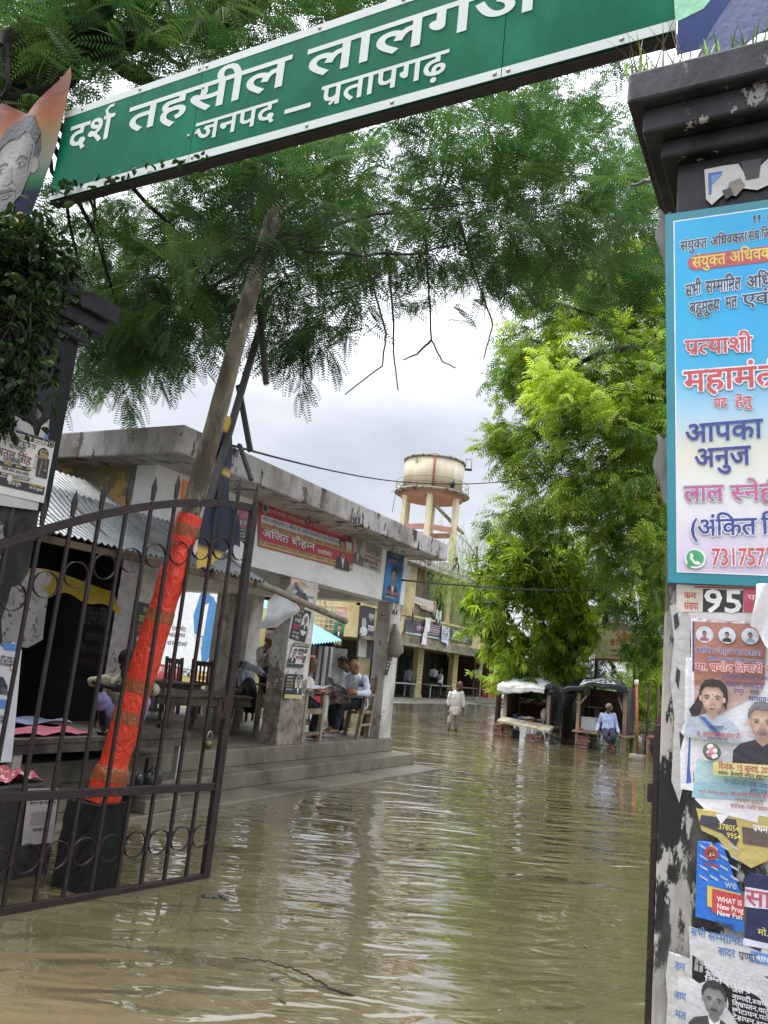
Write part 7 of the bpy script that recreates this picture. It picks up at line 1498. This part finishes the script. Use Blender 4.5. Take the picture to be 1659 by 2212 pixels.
def person(lab, J, s=1., face=(0, -1, 0), up=(0, 0, 1), skin='#6b4630', hair=None, hairstyle='short', shirt=None, trousers=None, sleeve=1., leg=1., tash=None, glasses=False, shoes=None, voxel=.010, curl=.5, palms=None, feet=True, seed=0, base=None, collar=True, extra=None, sleeve_open=False):
    J = {k: Vector([float(c) for c in v]) for k, v in J.items()}
    root = thing('person', lab, 'person', base if base is not None else J.get('ankle_l', J['hip_l'])-Vector((0, 0, .08)))
    ms = paint(skin, .5, .08, 14, spec=.4)
    hipc = (J['hip_l']+J['hip_r'])/2; shc = (J['sh_l']+J['sh_r'])/2; hx = (J['hip_l']-J['hip_r']).normalized(); sxv = (J['sh_l']-J['sh_r']).normalized()
    spine = shc-hipc; F = Vector(face).normalized(); U = Vector(up).normalized(); U = (U-F*U.dot(F)).normalized(); X = F.cross(U)
    def sec(t, w, d, fwd=0.):
        x = hx.lerp(sxv, t).normalized(); sp = spine.normalized(); x = (x-sp*x.dot(sp)).normalized(); y = x.cross(sp); c = hipc+spine*t+y*fwd
        return c, x*w*s, y*d*s
    def secs(g): return [sec(-.16, .10+g, .085+g), sec(-.08, .155+g, .115+g), sec(.1, .16+g, .115+g), sec(.35, .145+g, .105+g), sec(.6, .165+g, .118+g), sec(.82, .18+g, .115+g), sec(.96, .16+g, .088+g), sec(1.06, .085+g*.6, .06+g*.6)]
    hd = J['head']; b = MB(); torso_loft(b, secs(-.008)); cap(b, shc+spine.normalized()*.02*s, hd-U*.06*s-F*.01*s, .056*s, .05*s)
    R_ = Matrix((X, F, U)).transposed()
    b.ell(hd+U*.025*s-F*.01*s, (.074*s, .094*s, .092*s), 22, 14, rot=R_); b.ell(hd-U*.04*s+F*.022*s, (.058*s, .066*s, .074*s), 18, 12, rot=R_); b.ell(hd-U*.085*s+F*.058*s, (.028*s, .022*s, .022*s), 12, 8, rot=R_)
    cap(b, hd+F*.085*s+U*.012*s, hd+F*.107*s-U*.022*s, .0095*s, .0155*s, 10)
    for sg in (-1, 1): b.ell(hd+X*sg*.077*s-U*.005*s-F*.008*s, (.012*s, .022*s, .034*s), 10, 8, rot=R_); b.ell(hd+X*sg*.034*s+F*.078*s+U*.026*s, (.026*s, .012*s, .009*s), 8, 6, rot=R_)
    b.ell(hd-U*.048*s+F*.079*s, (.026*s, .012*s, .007*s), 10, 6, rot=R_); b.ell(hd-U*.06*s+F*.077*s, (.022*s, .012*s, .008*s), 10, 6, rot=R_)
    for sd in 'lr':
        if 'el_'+sd in J:
            cap(b, J['sh_'+sd], J['el_'+sd], .046*s, .037*s); cap(b, J['el_'+sd], J['wr_'+sd], .037*s, .026*s)
            dv = (J['hd_'+sd]-J['wr_'+sd]) if 'hd_'+sd in J else (J['wr_'+sd]-J['el_'+sd]); pn = (palms or {}).get(sd, (0, 0, -1)); hand(b, J['wr_'+sd], dv, pn, s, curl, 1 if sd == 'l' else -1)
        if 'kn_'+sd in J:
            cap(b, J['hip_'+sd], J['kn_'+sd], .08*s, .056*s); cap(b, J['kn_'+sd], J['an_'+sd], .054*s, .034*s)
            if feet and 'toe_'+sd in J: foot(b, J['an_'+sd], J['toe_'+sd], s)
    body = solid(b, 'body', ms, root, voxel, 3)
    # face details
    b = MB(); b.sm = True
    for sg in (-1, 1): b.ell(hd+X*sg*.032*s+F*.0835*s+U*.008*s, (.0125*s, .006*s, .006*s), 10, 6, rot=R_)
    b.build('eye', paint('#cfc8c0', .25, .02, 9), root)
    b = MB(); b.sm = True
    for sg in (-1, 1): b.ell(hd+X*sg*.032*s+F*.0885*s+U*.008*s, (.0058*s, .003*s, .0058*s), 8, 6, rot=R_)
    b.build('iris', paint('#120c0a', .2, .02, 9), root)
    hm = paint(hair or '#1a1715', .7, .25, 40, bump=.6); b = MB()
    for sg in (-1, 1): cap(b, hd+X*sg*.016*s+F*.093*s+U*.030*s, hd+X*sg*.05*s+F*.079*s+U*.031*s, .005*s, .0035*s, 6)
    if tash: cap(b, hd+F*.094*s-U*.036*s-X*.026*s, hd+F*.094*s-U*.036*s+X*.026*s, .008*s, .008*s, 8)
    b.build('brow', hm, root)
    b = MB(); b.sm = True; b.ell(hd-U*.054*s+F*.0865*s, (.021*s, .005*s, .0035*s), 10, 6, rot=R_); b.build('mouth', paint('#5a2f28', .5, .1, 9), root)
    if hairstyle != 'bald':
        b = MB(); b.sm = True; n_, m_ = 30, 18; rr = (.081*s, .101*s, .099*s); c0 = hd+U*.027*s-F*.012*s; vs_ = []; keep = []
        for i in range(m_+1):
            th = math.pi*i/m_
            for j in range(n_):
                a = 2*math.pi*j/n_; l = Vector((math.sin(th)*math.cos(a), math.sin(th)*math.sin(a), math.cos(th))); k = 1+.04*mnoise.noise(l*6+Vector((seed, 0, 0))); vs_.append(c0+R_@Vector((l.x*rr[0]*k, l.y*rr[1]*k, l.z*rr[2]*k)))
                lim = .42+.1*math.sin(a*9) if l.y > .45 else (-.05 if l.y > -.1 else -.55)
                ok_ = l.z > lim
                if hairstyle == 'fringe': ok_ = l.y < .35 and -.6 < l.z < .42+.05*math.sin(a*7)
                if hairstyle == 'cap': ok_ = l.z > .12
                keep.append(ok_)
        fs = []
        for i in range(m_):
            for j in range(n_):
                q = (i*n_+j, i*n_+(j+1) % n_, (i+1)*n_+(j+1) % n_, (i+1)*n_+j)
                if all(keep[t] for t in q): fs.append(q)
        b.add(vs_, fs); o = b.build('cap' if hairstyle == 'cap' else 'hair', hm, root); md = o.modifiers.new('thick', 'SOLIDIFY'); md.thickness = .012*s; md.offset = -1
    if shirt:
        b = MB(); ss = secs(.019); torso_loft(b, ss[1:] if trousers else ss)
        for sd in 'lr':
            if 'el_'+sd in J:
                cap(b, J['sh_'+sd]-Vector((0, 0, .01*s)), J['el_'+sd], .058*s, .052*s)
                if sleeve > 1: e_ = J['el_'+sd].lerp(J['wr_'+sd], sleeve-1); cap(b, J['el_'+sd], e_, .052*s, .042*s)
        if collar: torso_loft(b, [sec(.96, .13, .09), sec(1.04, .095, .078), sec(1.1, .072, .066), sec(1.13, .064, .06)])
        so = solid(b, 'shirt', paint(shirt, .85, .06, 9), root, max(voxel, .009), 4, .016*s, seed, 7.)
        if collar:
            b = MB(); x, sp = sec(1, 1, 1)[1].normalized(), spine.normalized(); y = x.cross(sp); fw = y if y.dot(F) > 0 else -y; c0 = shc+sp*.055*s+fw*.062*s
            for sg in (-1, 1): b.prism([c0, c0+x*sg*.05*s+sp*.035*s-fw*.03*s, c0+x*sg*.06*s-sp*.02*s, c0+x*sg*.02*s-sp*.045*s+fw*.012*s], (0, 0, 0), tuple(fw*.008*s))
            b.build('collar', paint(shirt, .85, .04, 9), so)
            b = MB(); b.sm = True
            for k in range(5): t = .95-.17*k; c1, w1, d1 = sec(t, .1, .135); q = c1+(d1 if d1.dot(F) > 0 else -d1); b.ell(q, (.006*s,)*3, 8, 6)
            b.build('button', paint('#a09a90', .4, .1, 9), so)
    if trousers:
        b = MB(); torso_loft(b, [sec(-.18, .11, .095), sec(-.08, .168, .128), sec(.06, .166, .122), sec(.14, .158, .116)])
        for sd in 'lr':
            if 'kn_'+sd in J:
                cap(b, J['hip_'+sd], J['kn_'+sd], .094*s, .074*s); k = J['kn_'+sd].lerp(J['an_'+sd], leg)
                cap(b, J['kn_'+sd], k, .072*s, .062*s if leg > .6 else .07*s)
        solid(b, 'trousers', paint(trousers, .85, .1, 9), root, max(voxel, .009), 4, .014*s, seed+3, 8.)
    if shoes:
        for sd in 'lr':
            if 'toe_'+sd in J:
                b = MB(); d = (J['toe_'+sd]-J['an_'+sd]); d.z = 0; d.normalize(); p = J['an_'+sd]+Vector((0, 0, -.065*s)); x = Vector((-d.y, d.x, 0))
                b.prism([p-d*.07*s-x*.035*s, p+d*.06*s-x*.045*s, p+d*.17*s-x*.03*s, p+d*.18*s+x*.03*s, p+d*.06*s+x*.045*s, p-d*.07*s+x*.035*s], (0, 0, -.018*s), (0, 0, .0)); b.build('sandal', paint(shoes, .6, .1, 9), root)
    if glasses:
        b = MB()
        for sg in (-1, 1):
            c = hd+X*sg*.034*s+F*.103*s+U*.006*s; b.tube([c+X*.026*s*math.cos(a)+U*.02*s*math.sin(a) for a in [i*.5236 for i in range(12)]], .0022*s, 5, closed=True); b.bar(c+X*sg*.026*s, hd+X*sg*.083*s-F*.01*s+U*.01*s, .004*s)
        b.bar(hd-X*.009*s+F*.104*s+U*.01*s, hd+X*.009*s+F*.104*s+U*.01*s, .004*s); b.build('glasses', paint('#1a1716', .3, .1, 9), root)
    return root
def zdep(P): return float((np.array(P)-CAMP)@_f)
cr_, cu_, cf_ = Vector(_r), Vector(_u), Vector(_f)
rt = Vector((_r0[0], _r0[1], 0)); fwd = Vector((-math.sin(YAW), math.cos(YAW), 0))
# man wading
cCx = lambda x, y: ((1700+x/1.659)/1.8517, (2200+y/1.659)/1.8517)
dW = zdep((-9.28, 22.5, .6))
def Wd(x, y, dd=0.): return Vector([float(c) for c in dep(*cCx(x, y), dW+dd)])
hr, hl = Wd(178, 1078), Wd(220, 1078)
J = dict(head=Wd(234, 897), sh_r=Wd(170, 948), sh_l=Wd(252, 950, .05), el_r=Wd(155, 1010), el_l=Wd(256, 1020), wr_r=Wd(154, 1062, -.05), wr_l=Wd(252, 1075, -.03), hd_r=Wd(153, 1085, -.07), hd_l=Wd(248, 1095, -.05), hip_r=hr, hip_l=hl, kn_r=Wd(162, 1138, -.12), kn_l=Wd(206, 1140, .02), an_r=Wd(156, 1215, .0), an_l=Wd(202, 1222, .05))
J['sh_l'] = Wd(248, 948, .05)
person('man wading towards the camera in a white shirt and rolled grey trousers, looking aside', J, s=.93, face=rt*.8-fwd*.55+Vector((0, 0, -.12)), skin='#5a3826', hair='#2e2a28', hairstyle='fringe', shirt='#c9c4bc', trousers='#8a7f74', sleeve=1.3, leg=.42, palms={'l': -rt, 'r': rt}, feet=False, seed=1, curl=.35, base=Wd(180, 1195), tash=True)
# old man on the kiosk
def Bk(x, y, Y): return B(x, y, Y)
J = dict(head=Bk(1078, 400, 22.35), sh_r=Bk(1012, 455, 22.5), sh_l=Bk(1118, 460, 22.5), el_r=Bk(985, 545, 22.55), el_l=Bk(1142, 555, 22.55), wr_r=Bk(968, 605, 22.38), wr_l=Bk(1160, 622, 22.38), hd_r=Bk(958, 628, 22.27), hd_l=Bk(1172, 645, 22.27), hip_r=Bk(1045, 592, 22.45), hip_l=Bk(1092, 595, 22.45), kn_r=Bk(1042, 655, 22.02), kn_l=Bk(1115, 660, 22.02), an_r=Bk(1108, 760, 22.1), an_l=Bk(1100, 765, 22.2), toe_r=Bk(1118, 775, 21.93), toe_l=Bk(1095, 800, 22.05))
person('old man in a pale blue shirt sitting on the front of the black roofed kiosk', J, s=.93, face=rt*.75-fwd*.6, skin='#5d3d2b', hair='#8a8683', hairstyle='short', shirt='#98a6c4', trousers='#262c3e', sleeve=1.95, leg=.35, palms={'l': (0, 0, -1), 'r': (0, 0, -1)}, seed=2, curl=.2, shoes='#8a5a44', base=Bk(1078, 650, 22.3))
# man reading the newspaper
D0 = 13.25
J = dict(head=K(955, 675, 13.1), sh_r=K(890, 745, 13.3), sh_l=K(1030, 760, 12.98), el_r=K(862, 850, 13.15), el_l=K(1052, 872, 12.85), wr_r=K(880, 868, 12.95), wr_l=K(965, 872, 12.68), hd_r=K(900, 858, 12.85), hd_l=K(925, 858, 12.63), hip_r=K(985, 945, 13.55), hip_l=K(1010, 940, 13.2), kn_r=K(795, 975, 13.35), kn_l=K(872, 985, 12.95), an_r=K(790, 1135, 13.2), an_l=K(785, 1110, 12.95), toe_r=K(735, 1150, 13.1), toe_l=K(765, 1160, 12.8))
J['kn_l'] = K(850, 965, 12.95); J['an_l'] = K(815, 1130, 12.9); J['toe_l'] = K(765, 1165, 12.8); J['an_r'] = K(785, 1110, 13.2)
rd = person('bald man with glasses in a white shirt reading a newspaper on the verandah chair', J, s=1.0, face=-rt*.62-fwd*.5+Vector((0, 0, -.55)), skin='#8a5c40', hair='#8b8886', hairstyle='fringe', shirt='#c4c8d4', trousers='#1b2029', sleeve=1.85, leg=.9, glasses=True, palms={'l': fwd, 'r': -rt}, seed=4, curl=.9, shoes='#3a3230', voxel=.009, base=K(900, 1000, 13.3))
b = MB(); q0 = K(1003, 838, 12.86); b.obox(q0, rt*.05+Vector((0, 0, -.005)), Vector((0, 0, .06)), fwd*.008); b.build('pocket', paint('#c4c8d4', .85, .04, 9), rd)
b = MB(); b.obox(q0+Vector((0, 0, .05)), rt*.042, Vector((0, 0, .022)), fwd*.012); tag(b.build('pocket_phone', paint('#1a1a1c', .3, .1, 9), rd))
# dark haired man behind him
J = dict(head=K(868, 648, 14.4), sh_r=K(890, 735, 14.6), sh_l=K(960, 740, 14.2), hip_r=K(930, 930, 14.6), hip_l=K(980, 930, 14.3), el_r=K(860, 840, 14.5), wr_r=K(800, 860, 14.3), el_l=K(900, 860, 14.1), wr_l=K(840, 880, 14.0), kn_r=K(830, 950, 14.5), kn_l=K(850, 960, 14.1), an_r=K(830, 1120, 14.5), an_l=K(850, 1130, 14.1))
person('dark haired man in a white shirt bending down behind the newspaper reader', J, s=1.02, face=-rt*.75-fwd*.2+Vector((0, 0, -.5)), skin='#6a4632', hair='#14110f', shirt='#b9bcc4', trousers='#22252c', sleeve=1.9, leg=.95, seed=5, feet=False, base=K(930, 1000, 14.4))
# writing man half hidden by the column
J = dict(head=K(640, 660, 12.5), sh_r=K(612, 770, 12.25), sh_l=K(585, 760, 12.7), hip_r=K(600, 930, 12.2), hip_l=K(590, 930, 12.55), el_r=K(585, 862, 12.1), wr_r=K(650, 852, 11.95), hd_r=K(690, 850, 11.9), el_l=K(620, 880, 12.7), wr_l=K(680, 880, 12.5), kn_r=K(690, 985, 12.25), kn_l=K(690, 985, 12.6), an_r=K(640, 1160, 12.35), an_l=K(680, 1150, 12.6), toe_r=K(700, 1180, 12.3), toe_l=K(745, 1165, 12.5))
person('grey haired man in a white shirt writing at the narrow desk behind the near column', J, s=1.0, face=rt*.75+fwd*.1+Vector((0, 0, -.6)), skin='#6d4834', hair='#4a4644', hairstyle='fringe', shirt='#c9c2bd', trousers='#25262c', sleeve=1.9, leg=.9, palms={'r': (0, 0, -1)}, seed=6, curl=.7, shoes='#2a2624', base=K(600, 1000, 12.4))
# men at the tables behind the gate
def C1(x, y, d): return Vector([float(c) for c in dep(*c1_(x, y), d)])
J = dict(head=C1(1085, 1050, 12.9), sh_r=C1(1200, 1085, 12.9), sh_l=C1(1160, 1120, 13.3), hip_r=C1(1240, 1330, 13.1), hip_l=C1(1190, 1330, 13.4), el_r=C1(1330, 1150, 12.6), wr_r=C1(1440, 1215, 12.4), hd_r=C1(1475, 1240, 12.35), el_l=C1(1140, 1270, 12.9), wr_l=C1(1110, 1130, 12.75), hd_l=C1(1105, 1080, 12.75), kn_r=C1(1290, 1420, 12.6), kn_l=C1(1220, 1420, 12.9), an_r=C1(1290, 1700, 12.7), an_l=C1(1220, 1700, 13.0))
person('man in a pale shirt resting his head on one hand at a low table', J, s=1.0, face=-rt*.9+Vector((0, 0, -.3)), skin='#57392a', hair='#8a8886', shirt='#a9afbb', trousers='#1a1c22', sleeve=1.9, leg=.95, palms={'l': -rt, 'r': (0, 0, -1)}, seed=7, feet=False, base=C1(1220, 1450, 13.1))
J = dict(head=C1(1520, 770, 14.2), sh_r=C1(1400, 900, 14.4), sh_l=C1(1530, 910, 14.1), hip_r=C1(1420, 1160, 14.5), hip_l=C1(1500, 1160, 14.3), el_r=C1(1385, 1030, 14.1), wr_r=C1(1470, 900, 13.9), hd_r=C1(1490, 830, 13.9), el_l=C1(1560, 1050, 13.9), wr_l=C1(1600, 1100, 13.8), kn_r=C1(1440, 1250, 13.9), kn_l=C1(1520, 1250, 13.8), an_r=C1(1440, 1500, 14), an_l=C1(1520, 1500, 13.9))
person('man in a white cap and cream shirt holding a hand to his face', J, s=1.05, face=rt*.5-fwd*.7+Vector((0, 0, -.2)), skin='#6a4430', hair='#cfcfcd', hairstyle='cap', shirt='#c4bfb4', trousers='#15171c', sleeve=1.7, leg=.95, palms={'r': rt}, seed=8, feet=False, base=C1(1460, 1250, 14.2))
# man squatting in the shed
c4x = lambda x, y: ((x/1.62)/1.8517, (2000+y/1.62)/1.8517)
dS = zdep(onz(*c4x(650, 1500), .72))
def S4(x, y, dd=0.): return Vector([float(c) for c in dep(*c4x(x, y), dS+dd)])
J = dict(head=S4(815, 1045, .0), sh_r=S4(690, 1165, .1), sh_l=S4(935, 1190, .1), hip_r=S4(740, 1440, .25), hip_l=S4(860, 1440, .25), el_r=S4(600, 1175, -.15), wr_r=S4(720, 1215, -.32), hd_r=S4(765, 1220, -.35), el_l=S4(1000, 1230, -.1), wr_l=S4(880, 1250, -.3), hd_l=S4(830, 1240, -.35), kn_r=S4(655, 1290, -.2), kn_l=S4(930, 1310, -.15), an_r=S4(665, 1470, .0), an_l=S4(880, 1480, .05), toe_r=S4(640, 1505, -.2), toe_l=S4(890, 1510, -.15))
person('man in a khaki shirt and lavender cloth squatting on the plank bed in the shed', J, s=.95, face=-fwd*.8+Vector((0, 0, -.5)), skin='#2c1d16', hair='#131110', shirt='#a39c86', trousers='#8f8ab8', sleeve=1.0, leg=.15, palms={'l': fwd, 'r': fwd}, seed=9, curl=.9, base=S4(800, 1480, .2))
# people in the arcade
def Ac(x, y, d): return Vector([float(c) for c in dep(*cA(x, y), d)])
for k, (lab, x, y, d, sc, sh, tr, sit) in enumerate((('man in a white shirt seated at the back between the first two arcade columns', 520, 1590, 41.5, 1, '#a9aeb8', '#1d1f26', 1), ('man in a white shirt seated by the second arcade column, head bent', 600, 1650, 41, 1, '#b0b4bc', '#1d1f26', 1), ('grey figure standing in the dark arcade bay at the left', 225, 1600, 39, 1, '#6d7078', '#2a2c32', 0), ('man in a white shirt and black trousers standing beyond the third arcade column', 1045, 1600, 46, 1, '#a8a8a6', '#16171c', 0))):
    h = Ac(x, y-85 if not sit else y-80, d); z0 = .46 if k == 3 else .32
    hz = h.z-.55 if not sit else h.z-.62; h2 = Vector((h.x, h.y, hz)); kx = -rt if k != 1 else rt*.5-fwd*.5
    f2 = Vector((.8, -.5, 0)).normalized() if k != 1 else Vector((-.6, -.7, -.2)).normalized(); sx = Vector((-f2.y, f2.x, 0)).normalized()*-1
    J = dict(head=h, sh_l=h+sx*.17-Vector((0, 0, .24)), sh_r=h-sx*.17-Vector((0, 0, .24)), hip_l=h2+sx*.09-Vector((0, 0, .12 if not sit else .06)), hip_r=h2-sx*.09-Vector((0, 0, .12 if not sit else .06)))
    for sd, q in (('l', 1), ('r', -1)):
        J['el_'+sd] = J['sh_'+sd]+sx*q*.06-Vector((0, 0, .27))+f2*.03; J['wr_'+sd] = J['el_'+sd]+(f2*.2-Vector((0, 0, .06)) if sit else f2*.06-Vector((0, 0, .24)))
        kn = J['hip_'+sd]+(f2*.4 if sit else Vector((0, 0, -(J['hip_'+sd].z-z0)*.48))+f2*.03); J['kn_'+sd] = kn; J['an_'+sd] = Vector((kn.x, kn.y, z0+.08)); J['toe_'+sd] = J['an_'+sd]+f2*.16-Vector((0, 0, .05))
    person(lab, J, s=1.0, face=f2, skin='#4a3022', shirt=sh, trousers=tr, sleeve=1.8, leg=.95, seed=10+k, voxel=.014, base=(h.x, h.y, z0))
bpy.data.objects.remove(_to)
